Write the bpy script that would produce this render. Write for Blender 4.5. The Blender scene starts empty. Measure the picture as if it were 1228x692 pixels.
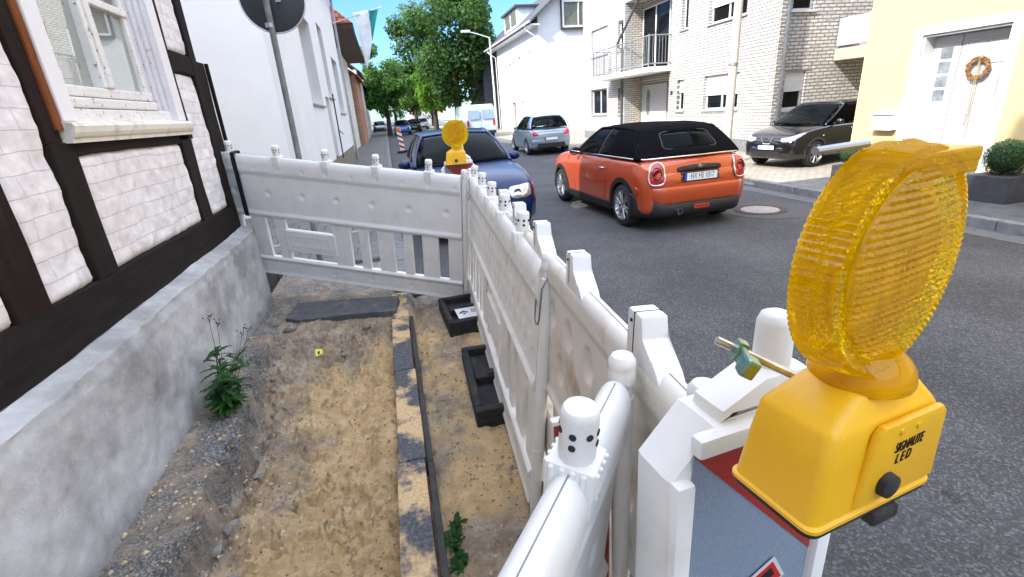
import bpy, bmesh, math, random
import numpy as np
from mathutils import Vector, Matrix, noise
from mathutils.bvhtree import BVHTree
random.seed(7)
sc = bpy.context.scene
COL = sc.collection
R = math.radians
V = Vector

# ------------------------------------------------------------------ camera
cam_d = bpy.data.cameras.new('camera'); cam = bpy.data.objects.new('camera', cam_d); COL.objects.link(cam)
cx = V((0.96822, -0.23985, -0.06938)).normalized()
def _basis():
    f = 580.0
    d1 = V((462-614, 143-346, f)).normalized(); v = V((116, 1570, f))
    Z = -(v - d1*(v.dot(d1))); Z.normalize(); X = d1.cross(Z)
    if X[0] < 0: X = -X
    return X, d1, Z
_X, _Y, _Z = _basis()
right = V((_X[0], _Y[0], _Z[0])); down = V((_X[1], _Y[1], _Z[1])); fwd = V((_X[2], _Y[2], _Z[2]))
M = Matrix.Identity(4)
for i in range(3):
    M[i][0] = right[i]; M[i][1] = -down[i]; M[i][2] = -fwd[i]
M[0][3], M[1][3], M[2][3] = 0, 0, 1.7
cam.matrix_world = M
cam_d.sensor_width = 36; cam_d.lens = 580/1228*36
cam_d.clip_start = 0.02; cam_d.clip_end = 2000
sc.camera = cam
sc.render.resolution_x = 1024; sc.render.resolution_y = 577

# ------------------------------------------------------------------ light
SUN_EL = R(38); SUN_H = V((-0.94, -0.34, 0)).normalized()
w = bpy.data.worlds.new('World'); sc.world = w; w.use_nodes = True
nt = w.node_tree
bg = nt.nodes['Background']; sky = nt.nodes.new('ShaderNodeTexSky'); sky.sky_type = 'NISHITA'
sky.sun_disc = False; sky.sun_elevation = SUN_EL
sky.sun_rotation = math.atan2(SUN_H.x, SUN_H.y)
sky.air_density = 1.0; sky.dust_density = 0.3; sky.ozone_density = 1.5
# whiter and brighter overhead (thin veil of haze), deeper blue lower down
_tc = nt.nodes.new('ShaderNodeTexCoord'); _sp = nt.nodes.new('ShaderNodeSeparateXYZ'); nt.links.new(_tc.outputs['Generated'], _sp.inputs[0])
_rv = nt.nodes.new('ShaderNodeMapRange'); _rv.inputs[1].default_value = 0.30; _rv.inputs[2].default_value = 0.65; nt.links.new(_sp.outputs[2], _rv.inputs[0])
_hs = nt.nodes.new('ShaderNodeHueSaturation'); _hs.inputs['Saturation'].default_value = 0.44; _hs.inputs['Value'].default_value = 2.35; nt.links.new(sky.outputs[0], _hs.inputs['Color'])
_lo = nt.nodes.new('ShaderNodeMix'); _lo.data_type = 'RGBA'; _lo.blend_type = 'MULTIPLY'; _lo.inputs[0].default_value = 1.0; nt.links.new(sky.outputs[0], _lo.inputs[6]); _lo.inputs[7].default_value = (0.24, 0.37, 0.50, 1)
_mx = nt.nodes.new('ShaderNodeMix'); _mx.data_type = 'RGBA'; nt.links.new(_rv.outputs[0], _mx.inputs[0]); nt.links.new(_lo.outputs[2], _mx.inputs[6]); nt.links.new(_hs.outputs[0], _mx.inputs[7])
nt.links.new(_mx.outputs[2], bg.inputs[0]); bg.inputs[1].default_value = 0.15
sd = bpy.data.lights.new('sun', 'SUN'); sd.energy = 2.0; sd.angle = R(0.53); sd.color = (1.0, 0.95, 0.87)
sun = bpy.data.objects.new('sun', sd); COL.objects.link(sun)
sdir = V((SUN_H.x*math.cos(SUN_EL), SUN_H.y*math.cos(SUN_EL), math.sin(SUN_EL)))
sun.rotation_euler = sdir.to_track_quat('Z', 'Y').to_euler(); sun.location = (-20, -8, 20)
sc.view_settings.view_transform = 'Standard'; sc.view_settings.look = 'None'
sc.view_settings.gamma = 1; sc.view_settings.use_curve_mapping = False
sc.view_settings.exposure = 2.0

# ------------------------------------------------------------------ materials
MATS = {}
def mat(name, col, rough=0.6, metal=0.0, var=0.12, vscale=3.0, bump=0.0, bscale=40.0, spec=0.5, col2=None, thr=None,
        coat=0.0, trans=0.0, emit=None, det=6.0, dirt=None, dirt_amt=0.0, dirt_scale=4.0, dist=0.01, ior=1.45, dthr=(0.52, 0.72)):
    if name in MATS: return MATS[name]
    m = bpy.data.materials.new(name); m.use_nodes = True; n = m.node_tree.nodes; l = m.node_tree.links
    b = n['Principled BSDF']
    tc = n.new('ShaderNodeTexCoord')
    nz = n.new('ShaderNodeTexNoise'); nz.inputs['Scale'].default_value = vscale; nz.inputs['Detail'].default_value = det
    nz.inputs['Roughness'].default_value = 0.65
    l.new(tc.outputs['Object'], nz.inputs['Vector'])
    cr = n.new('ShaderNodeValToRGB')
    c = V(col[:3]); lo = c*(1-var); hi = c*(1+var)
    if col2 is not None: lo = c; hi = V(col2)
    a, bb = (0.35, 0.65) if thr is None else thr
    cr.color_ramp.elements[0].position = a; cr.color_ramp.elements[1].position = bb
    cr.color_ramp.elements[0].color = (*lo, 1); cr.color_ramp.elements[1].color = (*[min(x, 1) for x in hi], 1)
    l.new(nz.outputs['Fac'], cr.inputs[0]); out = cr.outputs[0]
    if dirt is not None:
        n2 = n.new('ShaderNodeTexNoise'); n2.inputs['Scale'].default_value = dirt_scale; n2.inputs['Detail'].default_value = 8
        n2.inputs['Roughness'].default_value = 0.7
        l.new(tc.outputs['Object'], n2.inputs['Vector'])
        r2 = n.new('ShaderNodeValToRGB'); r2.color_ramp.elements[0].position = dthr[0]; r2.color_ramp.elements[1].position = dthr[1]
        l.new(n2.outputs['Fac'], r2.inputs[0])
        mu = n.new('ShaderNodeMath'); mu.operation = 'MULTIPLY'; mu.inputs[1].default_value = dirt_amt; l.new(r2.outputs[0], mu.inputs[0])
        mx = n.new('ShaderNodeMix'); mx.data_type = 'RGBA'; l.new(mu.outputs[0], mx.inputs[0]); l.new(out, mx.inputs[6]); mx.inputs[7].default_value = (*dirt, 1)
        out = mx.outputs[2]
    l.new(out, b.inputs['Base Color'])
    b.inputs['Roughness'].default_value = rough; b.inputs['Metallic'].default_value = metal
    b.inputs['Specular IOR Level'].default_value = spec; b.inputs['Coat Weight'].default_value = coat
    b.inputs['Coat Roughness'].default_value = 0.05; b.inputs['Transmission Weight'].default_value = trans; b.inputs['IOR'].default_value = ior
    if bump:
        n3 = n.new('ShaderNodeTexNoise'); n3.inputs['Scale'].default_value = bscale; n3.inputs['Detail'].default_value = 6
        l.new(tc.outputs['Object'], n3.inputs['Vector'])
        bp = n.new('ShaderNodeBump'); bp.inputs['Strength'].default_value = bump; bp.inputs['Distance'].default_value = dist
        l.new(n3.outputs['Fac'], bp.inputs['Height']); l.new(bp.outputs[0], b.inputs['Normal'])
    if emit: b.inputs['Emission Color'].default_value = (*emit[:3], 1); b.inputs['Emission Strength'].default_value = emit[3]
    m['_b'] = 1
    MATS[name] = m
    return m

def glass_mat(name, tint=(0.5, 0.55, 0.55), clear=0.6, rough=0.02, base=(0.02, 0.025, 0.03), ior=1.5, metal=0.0):
    if name in MATS: return MATS[name]
    m = bpy.data.materials.new(name); m.use_nodes = True; n = m.node_tree.nodes; l = m.node_tree.links
    b = n['Principled BSDF']; b.inputs['Base Color'].default_value = (*base, 1); b.inputs['Roughness'].default_value = rough
    b.inputs['Specular IOR Level'].default_value = 0.8; b.inputs['Metallic'].default_value = metal
    tr = n.new('ShaderNodeBsdfTransparent'); tr.inputs[0].default_value = (*tint, 1)
    fr = n.new('ShaderNodeFresnel'); fr.inputs[0].default_value = ior; b.inputs['IOR'].default_value = ior
    mt = n.new('ShaderNodeMath'); mt.operation = 'MULTIPLY_ADD'; mt.inputs[1].default_value = clear; mt.inputs[2].default_value = 1-clear
    l.new(fr.outputs[0], mt.inputs[0])
    mx = n.new('ShaderNodeMixShader'); l.new(mt.outputs[0], mx.inputs[0]); l.new(tr.outputs[0], mx.inputs[1]); l.new(b.outputs[0], mx.inputs[2])
    l.new(mx.outputs[0], n['Material Output'].inputs[0])
    MATS[name] = m; return m

def planar(n, l, axes):
    """object-space planar coordinate: axes 'YZ', 'XZ', 'XY'"""
    tc = n.new('ShaderNodeNewGeometry'); sp = n.new('ShaderNodeSeparateXYZ'); l.new(tc.outputs['Position'], sp.inputs[0])
    cb = n.new('ShaderNodeCombineXYZ'); l.new(sp.outputs[axes[0]], cb.inputs[0]); l.new(sp.outputs[axes[1]], cb.inputs[1])
    return cb.outputs[0]

def brick_mat(name, axes, c1, c2, mortar, bw=0.24, bh=0.075, ms=0.012, bump=0.6, rough=0.8, rot=None, noise_amt=0.0, irregular=0.0, dist=0.01):
    if name in MATS: return MATS[name]
    m = bpy.data.materials.new(name); m.use_nodes = True; n = m.node_tree.nodes; l = m.node_tree.links
    b = n['Principled BSDF']; b.inputs['Roughness'].default_value = rough; b.inputs['Specular IOR Level'].default_value = 0.3
    vec = planar(n, l, axes)
    if irregular:
        nn = n.new('ShaderNodeTexNoise'); nn.inputs['Scale'].default_value = 2.5; nn.inputs['Detail'].default_value = 3; l.new(vec, nn.inputs['Vector'])
        ms_ = n.new('ShaderNodeVectorMath'); ms_.operation = 'SUBTRACT'; ms_.inputs[1].default_value = (0.5, 0.5, 0.5); l.new(nn.outputs['Color'], ms_.inputs[0])
        sc_ = n.new('ShaderNodeVectorMath'); sc_.operation = 'SCALE'; sc_.inputs['Scale'].default_value = irregular; l.new(ms_.outputs[0], sc_.inputs[0])
        ad = n.new('ShaderNodeVectorMath'); l.new(vec, ad.inputs[0]); l.new(sc_.outputs[0], ad.inputs[1]); vec = ad.outputs[0]
    br = n.new('ShaderNodeTexBrick'); l.new(vec, br.inputs['Vector'])
    br.inputs['Color1'].default_value = (*c1, 1); br.inputs['Color2'].default_value = (*c2, 1); br.inputs['Mortar'].default_value = (*mortar, 1)
    br.inputs['Scale'].default_value = 1.0; br.inputs['Mortar Size'].default_value = ms; br.inputs['Mortar Smooth'].default_value = 0.3
    br.inputs['Brick Width'].default_value = bw; br.inputs['Row Height'].default_value = bh
    nz = n.new('ShaderNodeTexNoise'); nz.inputs['Scale'].default_value = 14; nz.inputs['Detail'].default_value = 6; l.new(vec, nz.inputs['Vector'])
    mp = n.new('ShaderNodeMapRange'); mp.inputs[1].default_value = 0.3; mp.inputs[2].default_value = 0.7; mp.inputs[3].default_value = 0.85; mp.inputs[4].default_value = 1.1
    l.new(nz.outputs['Fac'], mp.inputs[0])
    mx = n.new('ShaderNodeVectorMath'); mx.operation = 'SCALE'; l.new(br.outputs['Color'], mx.inputs[0]); l.new(mp.outputs[0], mx.inputs['Scale'])
    l.new(mx.outputs[0], b.inputs['Base Color'])
    ma = n.new('ShaderNodeMath'); ma.operation = 'MULTIPLY_ADD'; ma.inputs[1].default_value = -1.0
    l.new(br.outputs['Fac'], ma.inputs[0]); l.new(nz.outputs['Fac'], ma.inputs[2])
    bp = n.new('ShaderNodeBump'); bp.inputs['Strength'].default_value = bump; bp.inputs['Distance'].default_value = dist
    l.new(ma.outputs[0], bp.inputs['Height']); l.new(bp.outputs[0], b.inputs['Normal'])
    MATS[name] = m; return m

# ------------------------------------------------------------------ mesh builder
class MB:
    def __init__(s): s.bm = bmesh.new(); s.mi = 0
    def _new(s, verts, faces, smooth=None):
        vs = [s.bm.verts.new(v) for v in verts]; out = []
        for f in faces:
            try:
                fc = s.bm.faces.new([vs[i] for i in f]); fc.material_index = s.mi; out.append(fc)
            except ValueError: pass
        return vs, out
    def box(s, lo, hi, bev=0.0, seg=2, mtx=None, taper=None):
        x0, y0, z0 = lo; x1, y1, z1 = hi
        vv = [(x0,y0,z0),(x1,y0,z0),(x1,y1,z0),(x0,y1,z0),(x0,y0,z1),(x1,y0,z1),(x1,y1,z1),(x0,y1,z1)]
        if taper:
            mx_, my_ = (x0+x1)/2, (y0+y1)/2
            vv = vv[:4] + [(mx_+(a-mx_)*taper, my_+(b-my_)*taper, c) for a, b, c in vv[4:]]
        if mtx is not None: vv = [mtx @ V(v) for v in vv]
        vs, fs = s._new(vv, [(0,3,2,1),(4,5,6,7),(0,1,5,4),(1,2,6,5),(2,3,7,6),(3,0,4,7)])
        if bev:
            es = list({e for f in fs for e in f.edges})
            r = bmesh.ops.bevel(s.bm, geom=es, offset=bev, segments=seg, profile=0.6, affect='EDGES')
            for f in r['faces']: f.material_index = s.mi
        return s
    def prism(s, poly, a, b, mtx=None, axes='xy', bev=0.0):
        """polygon extruded between a and b along the third axis"""
        n = len(poly)
        def mk(p, t):
            if axes == 'xy': v = V((p[0], p[1], t))
            elif axes == 'xz': v = V((p[0], t, p[1]))
            else: v = V((t, p[0], p[1]))
            return mtx @ v if mtx is not None else v
        vv = [mk(p, a) for p in poly] + [mk(p, b) for p in poly]
        fs = [tuple(range(n))[::-1], tuple(range(n, 2*n))] + [(i, (i+1) % n, n+(i+1) % n, n+i) for i in range(n)]
        vs, f = s._new(vv, fs)
        if bev:
            es = list({e for q in f[:2] for e in q.edges})
            r = bmesh.ops.bevel(s.bm, geom=es, offset=bev, segments=2, profile=0.6, affect='EDGES')
            for q in r['faces']: q.material_index = s.mi
        return s
    def tube(s, pts, r, n=10, cap=True, sx=1.0, closed=False):
        pts = [V(p) for p in pts]; rs = r if hasattr(r, '__len__') else [r]*len(pts)
        rings = []; up = None; N = len(pts)
        for i, p in enumerate(pts):
            if closed: d = pts[(i+1) % N]-pts[i-1]
            else: d = pts[min(i+1, N-1)]-pts[max(i-1, 0)]
            d.normalize()
            if up is None:
                up = V((0, 0, 1)) if abs(d.z) < 0.9 else V((1, 0, 0))
            a = d.cross(up); a.normalize(); b = a.cross(d); b.normalize(); up = b
            rings.append([s.bm.verts.new(p + a*math.cos(t)*rs[i]*sx + b*math.sin(t)*rs[i]) for t in [2*math.pi*k/n for k in range(n)]])
        rng = range(N) if closed else range(N-1)
        for i in rng:
            A, B = rings[i], rings[(i+1) % N]
            for k in range(n):
                f = s.bm.faces.new((A[k], A[(k+1) % n], B[(k+1) % n], B[k])); f.material_index = s.mi
        if cap and not closed:
            f = s.bm.faces.new(rings[0][::-1]); f.material_index = s.mi
            f = s.bm.faces.new(rings[-1]); f.material_index = s.mi
        return s
    def lathe(s, prof, c=(0,0,0), axis='z', n=24, mtx=None, ring=False):
        c = V(c); rings = []
        for r, h in prof:
            rg = []
            for k in range(n):
                t = 2*math.pi*k/n; a, b = max(r, 1e-5)*math.cos(t), max(r, 1e-5)*math.sin(t)
                v = {'z': V((a, b, h)), 'y': V((a, h, b)), 'x': V((h, a, b))}[axis]+c
                if mtx is not None: v = mtx @ v
                rg.append(s.bm.verts.new(v))
            rings.append(rg)
        for A, B in zip(rings, rings[1:]+([rings[0]] if ring else [])):
            for k in range(n):
                f = s.bm.faces.new((A[k], A[(k+1) % n], B[(k+1) % n], B[k])); f.material_index = s.mi
        if ring: return s
        for rr, rev in ((rings[0], True), (rings[-1], False)):
            f = s.bm.faces.new(rr[::-1] if rev else rr); f.material_index = s.mi
        return s
    def grid(s, fn, nu, nv, flip=False):
        vv = [[s.bm.verts.new(fn(i/nu, j/nv)) for j in range(nv+1)] for i in range(nu+1)]
        for i in range(nu):
            for j in range(nv):
                q = (vv[i][j], vv[i+1][j], vv[i+1][j+1], vv[i][j+1])
                f = s.bm.faces.new(q[::-1] if flip else q); f.material_index = s.mi
        return s
    def sphere(s, c, r, n=12, m=8, sq=(1,1,1)):
        c = V(c)
        prof = [(math.sin(math.pi*i/m), -math.cos(math.pi*i/m)) for i in range(m+1)]
        rings = []
        for a, h in prof:
            a = max(a, 1e-4)
            rings.append([s.bm.verts.new(c+V((a*math.cos(2*math.pi*k/n)*r*sq[0], a*math.sin(2*math.pi*k/n)*r*sq[1], h*r*sq[2]))) for k in range(n)])
        for A, B in zip(rings, rings[1:]):
            for k in range(n):
                f = s.bm.faces.new((A[k], A[(k+1) % n], B[(k+1) % n], B[k])); f.material_index = s.mi
        return s

def obj(name, mb, m, parent=None, smooth=None, world=False, solid=0.0, sub=0, fix=True):
    bm = mb.bm if isinstance(mb, MB) else mb
    if fix: bmesh.ops.recalc_face_normals(bm, faces=bm.faces)
    me = bpy.data.meshes.new(name); bm.to_mesh(me); bm.free()
    ms = m if isinstance(m, (list, tuple)) else [m]
    for q in ms: me.materials.append(q)
    if smooth is not None:
        me.polygons.foreach_set('use_smooth', [True]*len(me.polygons))
        if smooth < 180: me.set_sharp_from_angle(angle=R(smooth))
    o = bpy.data.objects.new(name, me); COL.objects.link(o)
    if parent is not None:
        o.parent = parent
        if world:
            o.matrix_parent_inverse = WM(parent).inverted()
    if solid:
        d = o.modifiers.new('Solidify', 'SOLIDIFY'); d.thickness = solid; d.offset = 0
    if sub:
        d = o.modifiers.new('Subsurf', 'SUBSURF'); d.levels = sub; d.render_levels = sub
    return o
def WM(o):
    m = o.matrix_basis.copy()
    if o.parent is not None: m = WM(o.parent) @ o.matrix_parent_inverse @ m
    return m
def tag(o, label=None, cat=None, group=None, kind=None):
    if label: o['label'] = label
    if cat: o['category'] = cat
    if group: o['group'] = group
    if kind: o['kind'] = kind
    return o
def thing(name, label, cat, loc=(0,0,0), rotz=0, group=None, mtx=None):
    o = bpy.data.objects.new(name, None); COL.objects.link(o); o.empty_display_size = 0.2
    if mtx is not None: o.matrix_basis = mtx
    else: o.location = loc; o.rotation_euler = (0, 0, rotz)
    return tag(o, label, cat, group)
def copy_tree(o, parent=None):
    c = o.copy(); COL.objects.link(c)
    if parent is not None: c.parent = parent
    for ch in [x for x in bpy.data.objects if x.parent == o]: copy_tree(ch, c)
    return c
def text_bm(txt, size, depth, mtx, align='CENTER', xs=1.0):
    cu = bpy.data.curves.new('t', 'FONT'); cu.body = txt; cu.size = size; cu.extrude = depth; cu.align_x = align; cu.align_y = 'CENTER'
    o = bpy.data.objects.new('t', cu); COL.objects.link(o)
    me = bpy.data.meshes.new_from_object(o); bm = bmesh.new(); bm.from_mesh(me)
    for v in bm.verts: v.co = mtx @ V((v.co.x*xs, v.co.y, v.co.z))
    bpy.data.objects.remove(o); bpy.data.curves.remove(cu); bpy.data.meshes.remove(me)
    return bm
def fr(o, u, v, n=None):
    """matrix whose x axis is u, y axis is v, z axis n"""
    u = V(u).normalized(); v = V(v).normalized(); n = u.cross(v) if n is None else V(n)
    m = Matrix.Identity(4)
    for i in range(3): m[i][0] = u[i]; m[i][1] = v[i]; m[i][2] = n[i]; m[i][3] = o[i]
    return m
def fbm(x, y, z=0.0, s=1.0, o=4):
    return noise.fractal(V((x*s, y*s, z*s)), 0.6, 2.1, o)

# ================================================================== colours
M_ASPH = None
def asphalt():
    m = mat('asphalt', (0.060, 0.060, 0.065), rough=0.75, spec=0.3)
    n = m.node_tree.nodes; l = m.node_tree.links; b = n['Principled BSDF']
    tc = n.new('ShaderNodeNewGeometry')
    v = n.new('ShaderNodeTexVoronoi'); v.inputs['Scale'].default_value = 110; l.new(tc.outputs['Position'], v.inputs['Vector'])
    rp = n.new('ShaderNodeValToRGB'); e = rp.color_ramp.elements; e[0].position = 0; e[0].color = (0.060, 0.059, 0.060, 1); e[1].position = 1; e[1].color = (0.135, 0.132, 0.127, 1)
    x = rp.color_ramp.elements.new(0.75); x.color = (0.074, 0.073, 0.074, 1); x2 = rp.color_ramp.elements.new(0.25); x2.color = (0.042, 0.041, 0.043, 1)
    sepc = n.new('ShaderNodeSeparateColor'); l.new(v.outputs['Color'], sepc.inputs[0]); l.new(sepc.outputs[0], rp.inputs[0])
    big = n.new('ShaderNodeTexNoise'); big.inputs['Scale'].default_value = 0.9; big.inputs['Detail'].default_value = 9; big.inputs['Roughness'].default_value = 0.7; l.new(tc.outputs['Position'], big.inputs['Vector'])
    mp = n.new('ShaderNodeMapRange'); mp.inputs[1].default_value = 0.3; mp.inputs[2].default_value = 0.7; mp.inputs[3].default_value = 0.70; mp.inputs[4].default_value = 1.30; l.new(big.outputs['Fac'], mp.inputs[0])
    # dark oil spots
    sp = n.new('ShaderNodeTexNoise'); sp.inputs['Scale'].default_value = 5.5; sp.inputs['Detail'].default_value = 4; l.new(tc.outputs['Position'], sp.inputs['Vector'])
    mp2 = n.new('ShaderNodeMapRange'); mp2.inputs[1].default_value = 0.68; mp2.inputs[2].default_value = 0.74; mp2.inputs[3].default_value = 1.0; mp2.inputs[4].default_value = 0.6; l.new(sp.outputs['Fac'], mp2.inputs[0])
    mm = n.new('ShaderNodeMath'); mm.operation = 'MULTIPLY'; l.new(mp.outputs[0], mm.inputs[0]); l.new(mp2.outputs[0], mm.inputs[1])
    # long tyre-worn lanes running along the street
    sx = n.new('ShaderNodeSeparateXYZ'); l.new(tc.outputs['Position'], sx.inputs[0])
    wv = n.new('ShaderNodeMath'); wv.operation = 'SINE'; ml = n.new('ShaderNodeMath'); ml.operation = 'MULTIPLY'; ml.inputs[1].default_value = 3.7; l.new(sx.outputs[0], ml.inputs[0]); l.new(ml.outputs[0], wv.inputs[0])
    ma = n.new('ShaderNodeMath'); ma.operation = 'MULTIPLY_ADD'; ma.inputs[1].default_value = 0.07; ma.inputs[2].default_value = 1.0; l.new(wv.outputs[0], ma.inputs[0])
    m3 = n.new('ShaderNodeMath'); m3.operation = 'MULTIPLY'; l.new(mm.outputs[0], m3.inputs[0]); l.new(ma.outputs[0], m3.inputs[1])
    sc_ = n.new('ShaderNodeVectorMath'); sc_.operation = 'SCALE'; l.new(rp.outputs[0], sc_.inputs[0]); l.new(m3.outputs[0], sc_.inputs['Scale'])
    l.new(sc_.outputs[0], b.inputs['Base Color'])
    bp = n.new('ShaderNodeBump'); bp.inputs['Strength'].default_value = 0.5; bp.inputs['Distance'].default_value = 0.006; l.new(v.outputs['Distance'], bp.inputs['Height']); l.new(bp.outputs[0], b.inputs['Normal'])
    return m
M_ASPH = asphalt()
M_WHITEWALL = mat('white_render', (0.80, 0.79, 0.76), rough=0.85, var=0.03, vscale=1.5, bump=0.3, bscale=90, dist=0.004)
M_GREYWALL = mat('pale_grey_render', (0.66, 0.67, 0.69), rough=0.85, var=0.04, vscale=1.5, bump=0.3, bscale=80, dist=0.004)
M_YELLOW = mat('yellow_render', (0.60, 0.45, 0.22), rough=0.85, var=0.03, vscale=1.2, bump=0.3, bscale=80, dist=0.004)
M_PVC = mat('white_window_plastic', (0.62, 0.62, 0.62), rough=0.35, var=0.02)
M_GLASS = glass_mat('window_glass', clear=0.75)
M_DARKIN = mat('dark_room', (0.02, 0.02, 0.022), rough=0.9)
M_CURT = mat('net_curtain', (0.62, 0.66, 0.68), rough=0.9, var=0.15, vscale=12)
M_SHUT = mat('roller_shutter', (0.70, 0.70, 0.69), rough=0.5, var=0.03)
M_TILE = brick_mat('clay_roof_tiles', 'XZ', (0.52, 0.14, 0.05), (0.42, 0.10, 0.04), (0.14, 0.04, 0.02), bw=0.22, bh=0.24, ms=0.03, bump=1.0, dist=0.03)
M_TILEY = brick_mat('clay_roof_tiles_street', 'YZ', (0.48, 0.15, 0.07), (0.40, 0.11, 0.05), (0.14, 0.04, 0.02), bw=0.22, bh=0.24, ms=0.03, bump=1.0, dist=0.03)
M_GTILE = brick_mat('dark_roof_tiles', 'YZ', (0.10, 0.10, 0.11), (0.08, 0.08, 0.09), (0.03, 0.03, 0.03), bw=0.25, bh=0.2, ms=0.02, bump=1.0)
M_STONE = mat('grey_stone', (0.28, 0.28, 0.28), rough=0.8, var=0.2, vscale=20, bump=0.4, bscale=60)
M_METAL = mat('galvanised_metal', (0.42, 0.43, 0.44), rough=0.42, metal=0.8, var=0.15, vscale=8)
M_BROWN = mat('dark_brown_wood', (0.07, 0.04, 0.025), rough=0.7, var=0.3, vscale=8)

# ================================================================== ground and roads
def struct(o): return tag(o, kind='structure')
b = MB(); b.box((-400, -300, -1.0), (500, 900, -0.30)); struct(obj('ground', b, mat('earth', (0.16, 0.13, 0.10), rough=0.95, var=0.2, vscale=0.6)))
b = MB(); b.box((0.50, -40, -0.28), (6.62, 260, 0.0)); b.box((0.0, 4.75, -0.28), (0.50, 260, -0.002))
struct(obj('road', b, M_ASPH))
# right pavement: asphalt in front of the yellow house, pale pavers in the driveway and beyond
b = MB(); b.box((6.76, -40, -0.28), (60, 7.62, 0.10)); struct(obj('pavement_asphalt', b, mat('pavement_asphalt', (0.085, 0.085, 0.088), rough=0.8, var=0.25, vscale=6, bump=0.5, bscale=200, dist=0.004)))
M_PAV = brick_mat('concrete_pavers', 'XY', (0.36, 0.32, 0.26), (0.30, 0.26, 0.21), (0.15, 0.13, 0.10), bw=0.2, bh=0.1, ms=0.008, bump=0.4)
b = MB(); b.box((6.76, 7.63, -0.28), (60, 260, 0.10)); struct(obj('driveway_pavers', b, M_PAV))
M_KERB = mat('concrete_kerb', (0.17, 0.17, 0.17), rough=0.85, var=0.2, vscale=10, bump=0.4, bscale=90, dist=0.004)
b = MB()
y = -20.0
while y < 130:
    low = 7.6 < y < 11.4
    b.box((6.625, y, -0.2), (6.755, y+0.99, 0.045 if low else 0.125), bev=0.012); y += 1.0
struct(obj('kerb_right', b, M_KERB))
b = MB(); b.box((6.30, -20, 0.001), (6.62, 130, 0.005)); struct(obj('gutter_strip', b, mat('gutter_stone', (0.11, 0.108, 0.105), rough=0.8, var=0.2, vscale=9, bump=0.4, bscale=60)))
# left pavement beyond the fence
b = MB(); b.box((-30, 5.95, -0.28), (-0.17, 260, 0.115)); struct(obj('pavement_left', b, brick_mat('pavement_slabs', 'XY', (0.17, 0.165, 0.155), (0.14, 0.135, 0.13), (0.06, 0.06, 0.055), bw=0.3, bh=0.3, ms=0.01, bump=0.4)))
b = MB(); y = 4.7
while y < 130: b.box((-0.165, y, -0.2), (-0.01, y+0.985, 0.125), bev=0.012); y += 1.0
struct(obj('kerb_left', b, M_KERB))

# ---- the dug-up footway: one height field of sand, dirt and a broken concrete ledge at the wall
def ledge_edge(y): return -1.06 - 0.09*max(0, min(1, (y-2.6)/1.2)) + 0.07*fbm(y*1.6, 3.1, 0, 1, 5)
def sand_h(x, y):
    n1 = fbm(x, y, 1.0, 1.6, 4); n2 = fbm(x, y, 5.0, 6.0, 5); n3 = fbm(x, y, 9.0, 22.0, 3)
    h = -0.045 + 0.050*n1 + 0.026*n2 + 0.010*n3 - 0.02*max(0, fbm(x, y, 12.0, 3.5, 4))
    # trowel ridges / footprints
    h -= 0.03*math.exp(-((x+0.62-0.10*math.sin(y*2))**2)/0.012)*max(0, fbm(x, y, 2.2, 2.5, 2)+0.35)
    h += 0.045*math.exp(-((x+0.27)**2)/0.006)*(0.5+fbm(1, y, 3, 2.0, 3))
    cr1 = abs(fbm(x, y, 21.0, 3.2, 4)); cr2 = abs(fbm(x, y, 33.0, 8.0, 3)); h -= 0.040*max(0, 1-cr1/0.10)**2*max(0, min(1, 0.6+2*fbm(x, y, 40, 1.1, 2))); h -= 0.014*max(0, 1-cr2/0.12)**2
    h += 0.022*max(0, fbm(x, y, 50.0, 11.0, 3)-0.18)*3
    # deep hollow near the slab
    h -= 0.09*math.exp(-((x+0.78)**2/0.05+(y-3.75)**2/0.20)); h -= 0.05*math.exp(-((x+0.50)**2/0.01+(y-3.75)**2/0.03))
    e = ledge_edge(y); t = (e - x + 0.05*n2)/0.06
    t = max(0, min(1, t)); t = t*t*(3-2*t)
    led = 0.110 + 0.007*n2 + 0.004*n3 + 0.014*n1
    h = h*(1-t)+led*t
    h -= 0.060*math.exp(-((x-e-0.035)**2)/0.0006)*max(0, min(1, 0.25+2.2*fbm(3.3, y, 60, 1.7, 3)))*(1 if y < 3.3 else 0.3)
    # crumble heap up to the far slab
    f = max(0, min(1, (y-3.95-0.10*n1)/0.25)); h = h*(1-f)+(0.075+0.015*n2+0.012*n1)*f
    if x > -0.03:
        s = max(0, min(1, (x+0.03)/0.05)); h2 = 0.002 + 0.020*n1 + 0.012*n2 + 0.005*n3 - 0.035*math.exp(-((x-0.03)**2)/0.0012)
        h = h*(1-s)+h2*s
        s2 = max(0, min(1, (x-0.46)/0.09)); h = h*(1-s2)-0.035*s2
    return h
bm = bmesh.new(); NX, NY = 270, 680; x0, x1, y0, y1 = -1.42, 0.62, 0.3, 5.98
vs = []
cl = bm.verts.layers.float_color.new('mix')
for i in range(NX+1):
    row = []
    for j in range(NY+1):
        t = j/NY; y = y0+(y1-y0)*t**1.15; x = x0+(x1-x0)*i/NX
        if y > 4.72 and x > -0.02: h = min(sand_h(x, y), -0.02)
        else: h = sand_h(x, y)
        v = bm.verts.new((x, y, h)); row.append(v)
        e = ledge_edge(y)
        led = max(0, min(1, (e-x)/0.06+0.5)) if y < 4.3 else 1.0
        sandy = max(0, min(1, ((x+0.99)/0.28 + 0.9*fbm(x, y, 4.0, 2.2, 4)))) * max(0, min(1, (3.95-y)/0.5+0.9*fbm(x, y, 8, 3, 3)))
        if x > -0.03: sandy = max(0, min(1, 0.5+1.5*fbm(x, y, 7.0, 2.0, 4)+0.25*(x/0.4)))
        v[cl] = (led, sandy, max(0, min(1, (y-4.1)/0.3)), 1)
    vs.append(row)
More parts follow.
